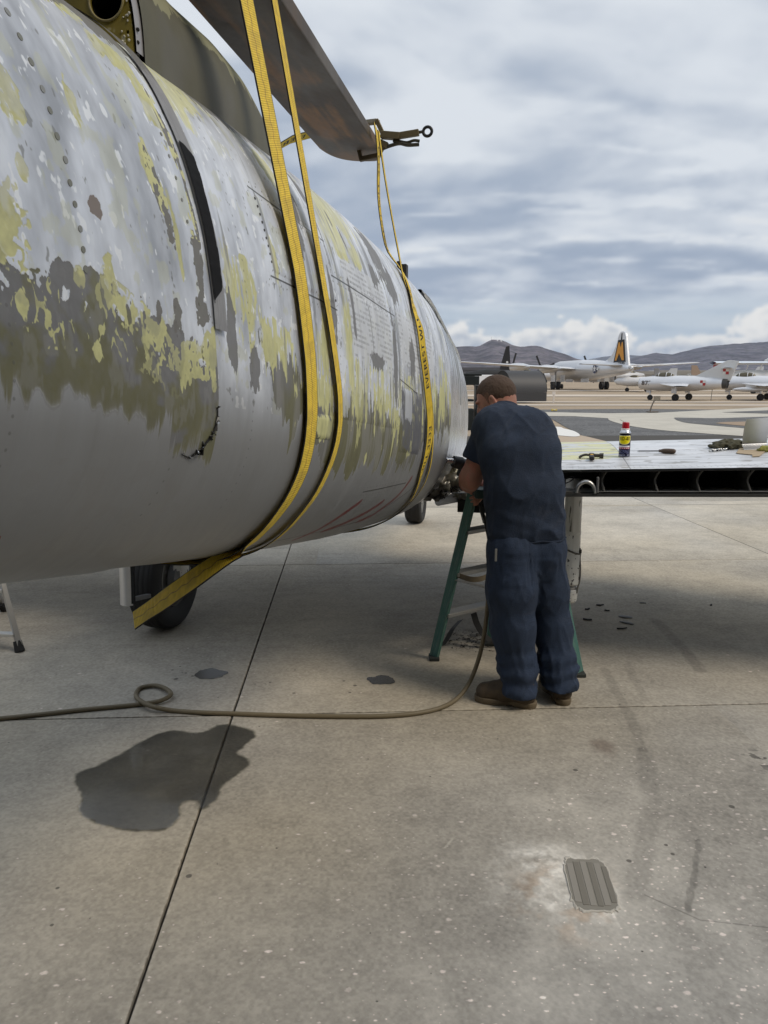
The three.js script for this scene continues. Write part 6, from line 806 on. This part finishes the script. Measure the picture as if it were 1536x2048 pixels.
{ // scraps on the concrete
  const rub = M([0.016, 0.016, 0.016], 0.7), gr = M([0.10, 0.10, 0.098], 0.6);
  const sc = (px, py, len, wd, turn, m, label, th = 0.008) => { const t = thing('scrap', label, 'scrap', gp(px, py), turn); if (m === rub) { part(t, 'strip', merge([bar(V(-len / 2, th * 0.7, 0), V(len * 0.1, th * 0.6, 0.003), wd * 0.8, th, V(0, 1, 0), 0.002), bar(V(len * 0.06, th * 0.62, 0.002), V(len / 2, th * 0.9, -wd * 0.25), wd * 0.7, th * 0.9, V(0, 1, 0), 0.002)]), m); return; }
    part(t, 'strip', gridGeo(10, 4, (a, b) => { const w = wd * (m === gr ? Math.sin(Math.PI * (0.08 + 0.86 * a)) : 1); return [(a - 0.5) * len, 0.003 + th * (0.4 + Math.sin(a * 3.1)) * (1 - Math.abs(b - 0.5)), (b - 0.5) * w + 0.004 * Math.sin(a * 3)]; }), m); part(t, 'strip_underside', box(len * 0.9, 0.004, wd * 0.5, 0, 0.002, 0.008, 0.001), m); };
  sc(1200, 1211, 0.055, 0.016, 0, rub, 'straight black rubber scrap nearest the gear leg, farthest back'); sc(1175, 1219, 0.040, 0.016, 0.3, rub, 'small bent black scrap left of the straight one near the gear leg'); sc(1214, 1222, 0.035, 0.014, -0.6, rub, 'short tilted black scrap between the gear leg and the grey flakes'); sc(1175, 1240, 0.058, 0.022, -0.5, rub, 'thick black rubber scrap nearest the ladder foot'); sc(1244, 1258, 0.070, 0.014, 0.05, rub, 'straight black scrap in front of the grey flakes');
  sc(1251, 1234, 0.095, 0.05, -0.3, gr, 'wider pointed grey flake lying on the concrete under the wing', 0.004); sc(1254, 1246, 0.105, 0.035, -0.75, gr, 'narrow pointed grey flake in front of the wider flake', 0.004); sc(1285, 1206, 0.05, 0.012, -0.1, gr, 'thin grey sliver behind the grey flakes', 0.003); sc(1422, 1211, 0.02, 0.014, 0.5, rub, 'tiny dark scrap alone to the right under the wing');
  const curl = (P, label, m, w) => { const t = thing('rubber_strip', label, 'rubber strip'), c = new THREE.CatmullRomCurve3(P).getPoints(30), D = c.map(() => V(0.7, 0, 0.7)); const G2 = gridGeo(30, 2, (a, b) => { const i = Math.round(a * 30), d = V(0.75, 0.1, -0.5).normalize(), q = c[i].clone().addScaledVector(d, (b - 0.5) * w); return [q.x, q.y, q.z]; }); part(t, 'strip', G2, m); };
  curl([at(947, 1226, -4.25), at(954, 1248, -4.27), at(966, 1268, -4.28), at(984, 1284, -4.29), gp(996, 1288, 0.012)], 'curled black rubber strip standing inside the ladder legs', rub, 0.045);
  curl([gp(884, 1292, 0.004), gp(893, 1280, 0.02), gp(905, 1258, 0.05), gp(921, 1240, 0.06)], 'bent grey rubber strip leaning beside the near ladder leg', M([0.06, 0.06, 0.058], 0.7), 0.05);
  const bits = []; for (let i = 0; i < 260; i++) { const r = 0.26 * Math.pow(rng(), 0.7), a = rng() * 6.28, c = gp(968, 1281), s = 0.003 + 0.008 * rng() * rng(), g = new THREE.TetrahedronGeometry(s); g.scale(1 + rng() * 2, 0.5, 1); g.rotateY(rng() * 6); g.translate(c.x + Math.cos(a) * r * 1.1, s * 0.3, c.z + Math.sin(a) * r * 0.8); bits.push(g); }
  tag(part(scene, 'swarf', merge(bits), M([0.025, 0.024, 0.022], 0.7)), 'scatter of black rubber crumbs on the concrete by the ladder', null, null, 'stuff');
}
// ------------------------------------------------------------------ the museum field behind
const font = await new FontLoader().loadAsync('fonts/droid/droid_sans_bold.typeface.json');
const txt = (s, size, depth = 0.02) => { const g = new TextGeometry(s, { font, size, depth, curveSegments: 3, bevelEnabled: false }); g.computeBoundingBox(); const b = g.boundingBox; g.translate(-(b.min.x + b.max.x) / 2, -(b.min.y + b.max.y) / 2, 0); return g; };
const gy = (x, z) => terrainY(-z);
const silver = (() => { const t = dtex3(512, 256, (u, v, c) => { const n = fbm(u * 14, v * 8, 4), p = (vn(Math.floor(u * 14) * 3.1, Math.floor(v * 7) * 5.7) - 0.5), k = 0.95 + 0.2 * (n - 0.5) + 0.2 * p; c.r = 0.74 * k; c.g = 0.745 * k; c.b = 0.755 * k; c.rough = 0.30 + 0.2 * n; c.metal = 0.6; c.h = 0.5; const l = Math.min(Math.abs((u * 14) % 1 - 0.5), Math.abs((v * 7) % 1 - 0.5)); if (l > 0.485) { c.r *= 0.7; c.g *= 0.7; c.b *= 0.7; } }); return matOf(t, 0.001); })();
const paleM = M([0.70, 0.705, 0.72], 0.34, 0.38), blackM = M([0.016, 0.016, 0.017], 0.7), glassM = M([0.10, 0.085, 0.05], 0.12, 0.2), whiteM = M([0.72, 0.72, 0.70], 0.5), redM = M([0.40, 0.03, 0.03], 0.5), blueM = M([0.03, 0.04, 0.10], 0.5);
const lathX = (list, seg = 32) => { const g = new THREE.LatheGeometry(list.map(([x, r]) => new THREE.Vector2(r, x)), seg); g.rotateZ(-Math.PI / 2); return g; };   // [x, r] along +x
// a flying surface: root and tip given as [x leading, x trailing, y, z], with thickness
function foil(root, tip, th0, th1, n = 10) {
  return gridGeo(8, 24, (a, b) => { const t = b * 2 * Math.PI, c = 0.5 + 0.5 * Math.cos(t), s = Math.sin(t), le = lerp(root[0], tip[0], a), te = lerp(root[1], tip[1], a), th = lerp(th0, th1, a), x = lerp(te, le, c), k = Math.pow(1 - c, 0.5) * (0.25 + c) * 1.3; return [x, lerp(root[2], tip[2], a) + (root[4] ? 0 : s * th * k), lerp(root[3], tip[3], a) + (root[4] ? s * th * k : 0)]; });
}
const wheelX = (r, w) => { const g = new THREE.CylinderGeometry(r, r, w, 18); g.rotateX(Math.PI / 2); return g; };
function mig(name, label, px, z, yaw, no, tank) {
  const p = at(px, 760, z); p.y = gy(p.x, z); const t = thing(name, label, 'jet plane', p, yaw, null);  // local: +x forward, y up, +z to its right
  const cy = 1.62;
  const fus = lathX([[3.55, 0.42], [3.62, 0.50], [3.5, 0.56], [2.8, 0.66], [1.6, 0.73], [0, 0.74], [-1.6, 0.70], [-3.0, 0.58], [-4.2, 0.44], [-4.5, 0.41], [-4.5, 0.34]]); fus.translate(0, cy, 0); part(t, 'fuselage', fus, paleM);
  const inl = lathX([[3.5, 0.0], [3.3, 0.40], [3.56, 0.43]]); inl.translate(0, cy, 0); part(t, 'intake', inl, blackM); const ex = lathX([[-4.51, 0.0], [-4.51, 0.38]]); ex.translate(0, cy, 0); part(t, 'jet_pipe', ex, blackM); part(t, 'pipe_ring', lathX([[-4.15, 0.46], [-4.56, 0.425], [-4.56, 0.38]]).translate(0, cy, 0), M([0.05, 0.05, 0.05], 0.5));
  for (const s of [-1, 1]) { part(t, 'wing', foil([1.5, -1.3, cy - 0.05, s * 0.6], [-1.3, -2.6, cy - 0.22, s * 5.0], 0.16, 0.06), paleM); part(t, 'tailplane', foil([-3.9, -4.9, cy + 1.35, s * 0.02], [-4.6, -5.2, cy + 1.42, s * 1.6], 0.05, 0.03), paleM); part(t, 'wing_fence', box(1.6, 0.12, 0.02, -0.3, cy + 0.06, s * 2.0, 0.005), paleM); }
  const fin = (() => { const sh = new THREE.Shape([[-1.5, cy + 0.6], [-4.35, cy + 2.05], [-4.6, cy + 2.10], [-5.35, cy + 2.0], [-4.75, cy + 0.3], [-3.2, cy + 0.35]].map(([x, y]) => new THREE.Vector2(x, y))), g = new THREE.ExtrudeGeometry(sh, { depth: 0.10, bevelEnabled: true, bevelThickness: 0.03, bevelSize: 0.03, bevelSegments: 2 }); g.translate(0, 0, -0.05); return g; })(); part(t, 'fin', fin, M([0.62, 0.625, 0.62], 0.5, 0.15));
  const can = new THREE.SphereGeometry(1, 24, 16); can.scale(0.95, 0.46, 0.36); can.translate(1.2, cy + 0.62, 0); part(t, 'canopy', can, glassM); for (const x of [0.55, 1.0, 1.75]) { const f = new THREE.TorusGeometry(0.42, 0.03, 6, 20, Math.PI); f.rotateY(Math.PI / 2); const sc = Math.sqrt(Math.max(0.05, 1 - ((x - 1.2) / 0.95) ** 2)); f.scale(1, sc * 1.1, sc * 0.88); f.translate(x, cy + 0.62, 0); part(t, 'canopy_frame', f, paleM); }
  part(t, 'spine', foil([0.6, -2.4, cy + 0.66, -0.0], [0.3, -2.3, cy + 0.70, 0.0], 0.12, 0.1), paleM);
  const leg = (x, zz, r) => { const g = new THREE.Group(); g.name = 'landing_gear'; t.add(g); part(g, 'wheel', wheelX(r, 0.16), blackM, V(x, r, zz)); part(g, 'strut', rod(V(x, r, zz), V(x + 0.05, cy - 0.3, zz), 0.06), paleM); part(g, 'gear_door', box(0.5, 0.45, 0.03, x + 0.2, 0.95, zz + 0.12, 0.01), paleM); };
  leg(2.55, 0, 0.26); leg(-0.55, 1.9, 0.33); leg(-0.55, -1.9, 0.33);
  // chequered insignia and number on the side that shows
  const chk = (x, y, s, zz, sz) => { for (const [a, b, m] of [[-1, 1, whiteM], [1, 1, redM], [-1, -1, redM], [1, -1, whiteM]]) part(t, 'insignia', box(sz, sz, 0.03, x + a * sz / 2, y + b * sz / 2, zz, 0.004), m); };
  chk(-4.35, cy + 1.10, 1, -0.095, 0.26); chk(-2.55, cy + 0.06, 1, -0.655, 0.24);
  const n = txt(no, 0.42, 0.03); n.rotateY(Math.PI); const nm = part(t, 'number', n, M([0.10, 0.08, 0.07], 0.6), V(2.75, cy + 0.05, -0.655)); nm.rotation.y = 0.09;
  if (tank) { const g = lathX([[1.5, 0.02], [1.2, 0.14], [0.5, 0.22], [-0.4, 0.22], [-1.3, 0.1], [-1.6, 0.02]]); part(t, 'drop_tank', g, paleM, V(0.4, 1.05, -2.3)); part(t, 'pylon', box(0.9, 0.3, 0.05, 0.3, 1.32, -2.3, 0.01), paleM); }
  else part(t, 'tail_prop', rod(V(-3.2, 0, 0), V(-3.25, cy - 0.5, 0), 0.03), M([0.3, 0.28, 0.24], 0.6));
  return t;
}
// yaw: forward (local +x) points to (-cos a, -sin a) in (x, z)
mig('fighter_jet', 'small silver swept wing jet numbered 872 with chequered insignia, middle distance', 1355, -72, Math.PI - 0.70, '872', false);
mig('fighter_jet', 'silver swept wing jet with a drop tank, cut by the right edge', 1518, -73, Math.PI - 0.62, '1986', true);
{ // four engined bomber seen from behind its tail
  const p = at(1162, 760, -129); p.y = gy(p.x, -129); const t = thing('bomber', 'large silver four engined propeller bomber with a black and orange tail panel', 'bomber plane', p, Math.PI / 2 + 0.147);   // local +x forward, +z right
  const cy = 3.3;
  const f = lathX([[13.2, 0.1], [12.6, 0.8], [11.5, 1.4], [9, 1.7], [0, 1.72], [-5, 1.62], [-10, 1.30], [-15, 0.86], [-17.2, 0.6], [-18.0, 0.40], [-18.4, 0.1]], 40); f.translate(0, cy, 0); part(t, 'fuselage', f, silver);
  for (const s of [-1, 1]) {
    part(t, 'wing', foil([4.2, -1.4, cy + 0.15, s * 1.0], [1.3, -0.6, cy + 1.35, s * 21.4], 0.55, 0.15), silver); part(t, 'tailplane', foil([-12.6, -16.2, cy + 0.55, s * 0.3], [-14.0, -15.6, cy + 0.75, s * 6.5], 0.18, 0.08), silver);
    for (const [e, yy] of [[4.5, 0.35], [10.0, 0.65]]) {
      const n = lathX([[6.9, 0.45], [7.0, 0.62], [6.4, 0.72], [4.5, 0.74], [1.5, 0.62], [-1.2, 0.35], [-2.2, 0.05]]); const g = new THREE.Group(); g.name = 'engine'; t.add(g); part(g, 'nacelle', n, silver, V(0, cy + yy - 0.1, s * e)); part(g, 'spinner', lathX([[7.5, 0.02], [7.2, 0.22], [6.9, 0.3]]), blackM, V(0, cy + yy - 0.1, s * e));
      for (let b = 0; b < 4; b++) { const bl = box(0.10, 2.5, 0.34, 0, 1.35, 0, 0.04); const m = part(g, 'propeller_blade', bl, blackM, V(7.15, cy + yy - 0.1, s * e)); m.rotation.x = b * Math.PI / 2 + 0.62 + 0.12 * e; }
    }
    const gl = new THREE.Group(); gl.name = 'main_gear'; t.add(gl); for (const w of [-0.45, 0.45]) part(gl, 'wheel', wheelX(0.70, 0.42), blackM, V(0.4, 0.70, s * 4.4 + w)); part(gl, 'strut', rod(V(0.4, 0.7, s * 4.4), V(0.6, cy - 0.1, s * 4.4), 0.16), M([0.3, 0.3, 0.29], 0.5)); part(gl, 'gear_door', box(1.8, 1.1, 0.05, -0.6, 1.9, s * 5.3, 0.02), silver); part(gl, 'gear_door', box(1.8, 1.1, 0.05, -0.6, 1.9, s * 3.6, 0.02), silver);
  }
  const ng = new THREE.Group(); ng.name = 'nose_gear'; t.add(ng); for (const w of [-0.3, 0.3]) part(ng, 'wheel', wheelX(0.46, 0.25), blackM, V(9.3, 0.46, w)); part(ng, 'strut', rod(V(9.3, 0.46, 0), V(9.3, cy - 1, 0), 0.12), M([0.3, 0.3, 0.29], 0.5));
  for (const x of [3.2, -3.4]) part(t, 'bomb_door', box(3.2, 0.75, 0.06, x, cy - 1.65, -0.8, 0.02), silver); for (const x of [3.2, -3.4]) part(t, 'bomb_door', box(3.2, 0.75, 0.06, x, cy - 1.65, 0.8, 0.02), silver);
  const fin = (() => { const sh = new THREE.Shape(); sh.moveTo(-8.0, cy + 1.1); sh.bezierCurveTo(-11.5, cy + 1.4, -12.8, cy + 2.6, -13.7, cy + 4.9); sh.bezierCurveTo(-14.1, cy + 5.7, -15.6, cy + 5.8, -16.0, cy + 4.9); sh.lineTo(-17.4, cy + 0.4); sh.lineTo(-12, cy + 0.4); sh.closePath(); const g = new THREE.ExtrudeGeometry(sh, { depth: 0.2, bevelEnabled: true, bevelThickness: 0.08, bevelSize: 0.06, bevelSegments: 2 }); g.translate(0, 0, -0.1); return g; })(); part(t, 'fin', fin, silver);
  // tail panel: black with an orange figure, on both faces
  for (const s of [-1, 1]) {
    const pl = (pts, zz, m, name) => { const g = new THREE.ExtrudeGeometry(new THREE.Shape(pts.map(([x, y]) => new THREE.Vector2(x, cy + y))), { depth: 0.02, bevelEnabled: false }); part(t, name, g, m, V(0, 0, zz)); };
    const z0 = s > 0 ? 0.182 : -0.202, z1 = s > 0 ? 0.204 : -0.224, or = M([0.62, 0.26, 0.015], 0.5);
    pl([[-12.5, 1.05], [-16.55, 1.05], [-15.75, 4.35], [-13.75, 4.35]], z0, blackM, 'tail_panel'); pl([[-14.6, 4.35], [-15.0, 4.35], [-15.0, 5.3], [-14.7, 5.3]], z0, blackM, 'tail_panel');
    pl([[-12.95, 1.3], [-13.5, 1.3], [-14.3, 2.4], [-15.3, 1.3], [-16.0, 1.3], [-15.3, 4.0], [-15.0, 4.0], [-14.75, 3.2], [-14.25, 4.0], [-13.95, 4.0]], z1, or, 'tail_figure');
    const n = txt('VA03', 0.62, 0.02); if (s < 0) n.rotateY(Math.PI); part(t, 'number', n, M([0.03, 0.03, 0.03]), V(-15.2, cy + 0.62 + 0.1, z0));
    // star and bars on the rear fuselage
    const st = new THREE.Shape(); for (let i = 0; i < 10; i++) { const a = i * Math.PI / 5 + Math.PI / 2, r = i % 2 ? 0.26 : 0.62; i ? st.lineTo(Math.cos(a) * r, Math.sin(a) * r) : st.moveTo(Math.cos(a) * r, Math.sin(a) * r); }
    const zz = s * 1.46, gS = new THREE.ExtrudeGeometry(st, { depth: 0.03, bevelEnabled: false }), gD = new THREE.CylinderGeometry(0.72, 0.72, 0.03, 28); gD.rotateX(Math.PI / 2); const base = V(-8.6, cy + 0.12, zz); const a = part(t, 'insignia', gD, blueM, base); part(t, 'insignia', gS, whiteM, base.clone().add(V(0, 0, s > 0 ? 0.02 : -0.05))); part(t, 'insignia', box(2.6, 0.42, 0.025, base.x, base.y, base.z, 0.005), whiteM);
  }
  part(t, 'gun_turret', new THREE.SphereGeometry(0.5, 16, 10), silver, V(-10.2, cy + 0.95, 0)); part(t, 'tail_position', new THREE.SphereGeometry(0.42, 16, 12), M([0.5, 0.5, 0.5], 0.3, 0.4), V(-17.9, cy + 0.1, 0));
}
{ // high winged propeller plane cut by the right edge, behind the jets
  const p = at(1500, 757, -100); p.y = gy(p.x, -100) ; const t = thing('transport_plane', 'white high winged propeller plane behind the jets at the right edge', 'propeller plane', p, 0);
  const f = lathX([[4.5, 0.1], [4, 0.7], [2, 1.0], [-3, 0.95], [-6, 0.5], [-7, 0.1]]); f.rotateY(Math.PI); f.translate(1.2, 2.1, 0); part(t, 'fuselage', f, whiteM);
  const w = foil([1.1, -1.1, 0, 0], [1.0, -0.9, 0, 1], 0.34, 0.3); w.scale(1, 1, 19); w.translate(0, 0, -9.5); w.rotateY(Math.PI / 2); w.translate(4.2, 4.0, 0.4); part(t, 'wing', w, M([0.62, 0.68, 0.76], 0.45));
  for (const x of [2.6, 7]) { const n = lathX([[1.8, 0.3], [1.7, 0.5], [0.5, 0.55], [-1.5, 0.15]]); n.rotateY(-Math.PI / 2); part(t, 'nacelle', n, whiteM, V(x, 4.35, 0)); for (let b = 0; b < 3; b++) { const m = part(t, 'propeller_blade', box(0.22, 1.5, 0.08, 0, 0.8, 0, 0.03), blackM, V(x, 4.35, 1.95)); m.rotation.z = b * 2.094 + 0.9; } }
  for (const [x, y] of [[1.0, 3.1], [-0.8, 3.1]]) part(t, 'wing_strut', rod(V(x, 2.4, 0), V(x + 0.3, 3.9, 0.3), 0.06), whiteM); part(t, 'fin', box(0.16, 1.9, 1.2, -4.6, 3.2, -0.2, 0.04), redM);
  for (const x of [0.2, 2.8]) { part(t, 'wheel', wheelX(0.4, 0.25), blackM, V(x, 0.4, 0.8)); part(t, 'strut', rod(V(x, 0.4, 0.8), V(x, 1.8, 0.2), 0.06), whiteM); }
}
{ // black tail, far row of parked planes and vehicles
  const b = at(1012, 757, -150); b.y = 0; const t = thing('dark_plane', 'dark plane whose tall black fin rises left of the bomber', 'plane', b, 0);
  const fs = new THREE.Shape([[-1.6, 2.6], [-0.2, 7.9], [0.45, 8.1], [0.9, 2.6]].map(([x, y]) => new THREE.Vector2(x, y))), fg = new THREE.ExtrudeGeometry(fs, { depth: 0.25, bevelEnabled: false }); part(t, 'fin', fg, blackM); const f = lathX([[9, 0.2], [7, 1.0], [0, 1.2], [-4, 0.5]]); f.translate(-4, 2.4, 0); part(t, 'fuselage', f, blackM); part(t, 'badge', new THREE.CylinderGeometry(0.22, 0.22, 0.05, 12).rotateX(Math.PI / 2), whiteM, V(0.1, 4.9, 0.27)); for (const x of [-6, -2]) part(t, 'wheel', wheelX(0.5, 0.3), blackM, V(x, 0.5, 0.4));
  const small = (px, z, yaw, k, col, finC, label) => {
    const q = at(px, 757, z); q.y = gy(q.x, z); const g = thing('parked_plane', label, 'plane', q, yaw, null), m = M(col, 0.45, 0.1); g.scale.setScalar(k);
    const fz = lathX([[4.6, 0.1], [4.2, 0.5], [2.5, 0.75], [-1, 0.7], [-4.2, 0.25], [-4.6, 0.05]], 20); part(g, 'fuselage', fz, m, V(0, 1.6, 0)); for (const s of [-1, 1]) { part(g, 'wing', foil([1.2, -0.8, 1.5, s * 0.5], [0.1, -0.7, 1.65, s * 5.2], 0.16, 0.06), m); part(g, 'tailplane', foil([-3.4, -4.5, 1.75, s * 0.1], [-3.9, -4.6, 1.8, s * 1.9], 0.06, 0.03), m); }
    const sh = new THREE.Shape([[-2.6, 1.8], [-3.7, 3.6], [-4.7, 3.65], [-4.6, 1.7]].map(([x, y]) => new THREE.Vector2(x, y))), sg = new THREE.ExtrudeGeometry(sh, { depth: 0.12, bevelEnabled: false }); part(g, 'fin', sg, M(finC, 0.5), V(0, 0, -0.06)); const cn = new THREE.SphereGeometry(0.5, 14, 10); cn.scale(1.7, 0.9, 0.85); part(g, 'canopy', cn, glassM, V(1.6, 2.15, 0)); for (const [x, zz] of [[2.6, 0], [-0.4, 1.2], [-0.4, -1.2]]) { part(g, 'wheel', wheelX(0.32, 0.18), blackM, V(x, 0.32, zz)); part(g, 'strut', rod(V(x, 0.32, zz), V(x, 1.5, zz * 0.8), 0.05), m); }
  };
  small(1072, -190, 2.7, 1.6, [0.7, 0.7, 0.7], [0.45, 0.04, 0.04], 'white plane with a red tail between the propellers left of the bomber'); small(1290, -112, 2.9, 0.95, [0.68, 0.68, 0.68], [0.6, 0.6, 0.6], 'white plane low behind the bomber tail'); small(1345, -135, 0.5, 1.0, [0.62, 0.64, 0.66], [0.5, 0.5, 0.5], 'pale plane behind the canopy of jet 872'); small(1392, -128, 3.6, 1.0, [0.64, 0.64, 0.62], [0.35, 0.34, 0.3], 'pale plane behind the fin of jet 872'); small(1432, -150, 0.2, 1.2, [0.55, 0.5, 0.45], [0.30, 0.22, 0.16], 'tan plane between the two swept wing jets'); small(1470, -170, 2.6, 1.2, [0.7, 0.7, 0.7], [0.7, 0.7, 0.7], 'white plane far behind the second jet'); small(1250, -210, 0.4, 1.5, [0.5, 0.5, 0.5], [0.3, 0.3, 0.3], 'grey plane far off under the bomber tail'); small(1100, -230, 2.9, 1.3, [0.72, 0.72, 0.72], [0.72, 0.72, 0.72], 'white plane far off beneath the bomber left wing');
  const truck = (px, z, w, h, col, label) => { const q = at(px, 757, z); q.y = gy(q.x, z); const g = thing('parked_truck', label, 'truck', q, 0.2); part(g, 'body', box(w, h, 2.2, 0, 0.6 + h / 2, 0, 0.1), M(col, 0.5)); part(g, 'cab', box(1.6, h * 0.8, 2.1, w / 2 + 0.9, 0.6 + h * 0.4, 0, 0.15), M(col, 0.5)); part(g, 'windscreen', box(0.1, h * 0.32, 1.8, w / 2 + 1.72, 0.6 + h * 0.58, 0, 0.02), blackM); for (const x of [-w * 0.3, w / 2 + 0.8]) part(g, 'wheel', wheelX(0.48, 2.3), blackM, V(x, 0.48, 0)); };
  truck(975, -120, 3.6, 1.9, [0.72, 0.73, 0.75], 'white truck seen just past the dark equipment stand'); truck(1395, -240, 6, 2.6, [0.7, 0.7, 0.7], 'white box truck far beyond the jets'); truck(1320, -260, 5, 2.2, [0.25, 0.3, 0.4], 'blue grey truck far beyond the bomber tail');
  for (const [px, z, w, h, c, l] of [[1300, 420, 60, 4, [0.42, 0.40, 0.36], 'long low tan building beyond the bomber tail'], [1430, 460, 80, 5, [0.5, 0.48, 0.45], 'long pale building below the right ridge'], [960, 480, 30, 7, [0.12, 0.12, 0.13], 'dark low building at the foot of the left hill'], [1120, 520, 90, 5, [0.40, 0.37, 0.34], 'long low building behind the bomber wing']]) { const q = at(px, 757, -z), g = thing('hangar_building', l, 'building', V(q.x, 0, -z)); part(g, 'wall', box(w, h, 14, 0, h / 2, 0, 0.05), M(c, 0.8)); const sh = new THREE.Shape([[-w / 2 - 0.5, 0], [w / 2 + 0.5, 0], [w / 2 - 2, 1.8], [-w / 2 + 2, 1.8]].map(([x, y]) => new THREE.Vector2(x, y))), rg = new THREE.ExtrudeGeometry(sh, { depth: 15, bevelEnabled: false }); part(g, 'roof', rg, M([c[0] * 0.7, c[1] * 0.7, c[2] * 0.7], 0.8), V(0, h, -7.5)); for (let i = -2; i <= 2; i++) part(g, 'door', box(w * 0.08, h * 0.6, 0.1, i * w * 0.18, h * 0.3, 7.03, 0.02), M([c[0] * 0.5, c[1] * 0.5, c[2] * 0.5], 0.8)); }
}
{ // dark half round shelter and dark stand just past the jet nose
  const a = at(1040, 760, -60), y0 = gy(0, -60); a.y = 1.62 - 25 / FOCAL * 60; const t = thing('shelter', 'dark grey half round shelter standing behind the man', 'shelter', a, 0.30), R = 1.68, Lh = 3.1, m = M([0.042, 0.042, 0.044], 0.55, 0.1);
  part(t, 'shell', gridGeo(2, 30, (x, b) => { const w = b * Math.PI; return [(x - 0.5) * Lh, Math.sin(w) * R, Math.cos(w) * R * 0.95]; }), m); part(t, 'end_wall', gridGeo(1, 30, (x, b) => { const w = b * Math.PI; return [-Lh / 2 + 0.01, Math.sin(w) * R * x, Math.cos(w) * R * 0.95 * x]; }), M([0.016, 0.016, 0.014], 0.8)); part(t, 'end_wall', gridGeo(1, 30, (x, b) => { const w = b * Math.PI; return [Lh / 2 - 0.01, Math.sin(w) * R * x, Math.cos(w) * R * 0.95 * x]; }), m);
  for (const i of [0, 4]) { const r = new THREE.TorusGeometry(R, 0.02, 6, 30, Math.PI); r.rotateY(Math.PI / 2); r.scale(1, 1, 0.95); part(t, 'hoop', r, m, V((i / 4 - 0.5) * Lh, 0, 0)); } part(t, 'skid', box(Lh, 0.7, R * 1.9, 0, -0.36, 0, 0.02), m);
  const z = -12.4, q = (x, y) => at(x, y, z), st = thing('equipment_stand', 'dark steel equipment stand just beyond the jet nose', 'stand'), dm = M([0.014, 0.018, 0.018], 0.5, 0.3);
  const bx = (x0, x1, y0_, y1, name) => { const p0 = q(x0, y1), p1 = q(x1, y0_); part(st, name, box(p1.x - p0.x, p1.y - p0.y, 0.25, (p0.x + p1.x) / 2, (p0.y + p1.y) / 2, z, 0.01), dm); }; bx(925, 962, 747, 752, 'top_plate'); bx(927, 957, 752.5, 770, 'head_box'); bx(946, 958, 770.5, 960, 'post'); bx(934, 946, 798, 803, 'arm'); bx(928, 946, 817, 860, 'side_box'); { const b2 = q(952, 760); part(st, 'base', box(0.9, 0.08, 0.8, b2.x, 0.04, z, 0.01), dm); part(st, 'lower_post', box(0.1, 0.7, 0.2, b2.x, 0.42, z, 0.01), dm); }
}
{ // sign bracket and marker posts by the path
  const p = gp(1300, 824.5), t = thing('info_sign', 'bent information sign stand at the edge of the gravel', 'sign', p, 0.1), m = M([0.14, 0.115, 0.09], 0.6); part(t, 'foot', box(0.5, 0.05, 0.3, 0.12, 0.025, 0, 0.01), m); part(t, 'post', tube([V(0, 0.03, 0), V(0.06, 0.28, 0), V(0.15, 0.5, 0), V(0.24, 0.62, 0)], 0.035, 20, 8), m); const b = part(t, 'panel', box(0.34, 0.24, 0.03, 0.30, 0.68, 0.04, 0.01), M([0.20, 0.17, 0.13], 0.5)); b.rotation.z = 0; 
  const y = gp(1108, 822), k = thing('marker_block', 'small yellow marker block on the far gravel edge', 'marker', y); part(k, 'block', box(0.30, 0.10, 0.14, 0, 0.05, 0, 0.02), M([0.6, 0.46, 0.1], 0.6)); part(k, 'reflector', box(0.10, 0.03, 0.01, 0, 0.06, 0.075, 0.003), whiteM);
  const w = gp(1107, 806), s = thing('sign_post', 'thin pale post standing in the dirt beyond the footpath', 'post', w); part(s, 'post', box(0.10, 0.55, 0.10, 0, 0.275, 0, 0.01), M([0.55, 0.50, 0.44], 0.8)); part(s, 'cap', box(0.22, 0.22, 0.05, 0, 0.66, 0, 0.01), M([0.6, 0.55, 0.5], 0.8));
}
{ // added roof and walls, unseen behind the camera, cutting sky light on near ground
  const t = thing('hangar', 'added pale roof and walls, unseen behind the camera, blocking part of the sky light', 'hangar', V(1.5, 0, 0)), m = M([0.34, 0.33, 0.31], 0.8);
  part(t, 'roof', box(34, 0.3, 24, 0, BLOCKER_H, 12 + BLOCKER_Z, 0.02), m); part(t, 'wall', box(34, BLOCKER_H, 0.3, 0, BLOCKER_H / 2, 24 + BLOCKER_Z, 0.02), m); for (const s of [-1, 1]) part(t, 'wall', box(0.3, BLOCKER_H, 24, s * 16.8, BLOCKER_H / 2, 12 + BLOCKER_Z, 0.02), m); for (const s of [-1, 1]) part(t, 'column', box(0.35, BLOCKER_H, 0.35, s * 9, BLOCKER_H / 2, 0.4 + BLOCKER_Z, 0.02), m);
}
renderer.render(scene, camera);
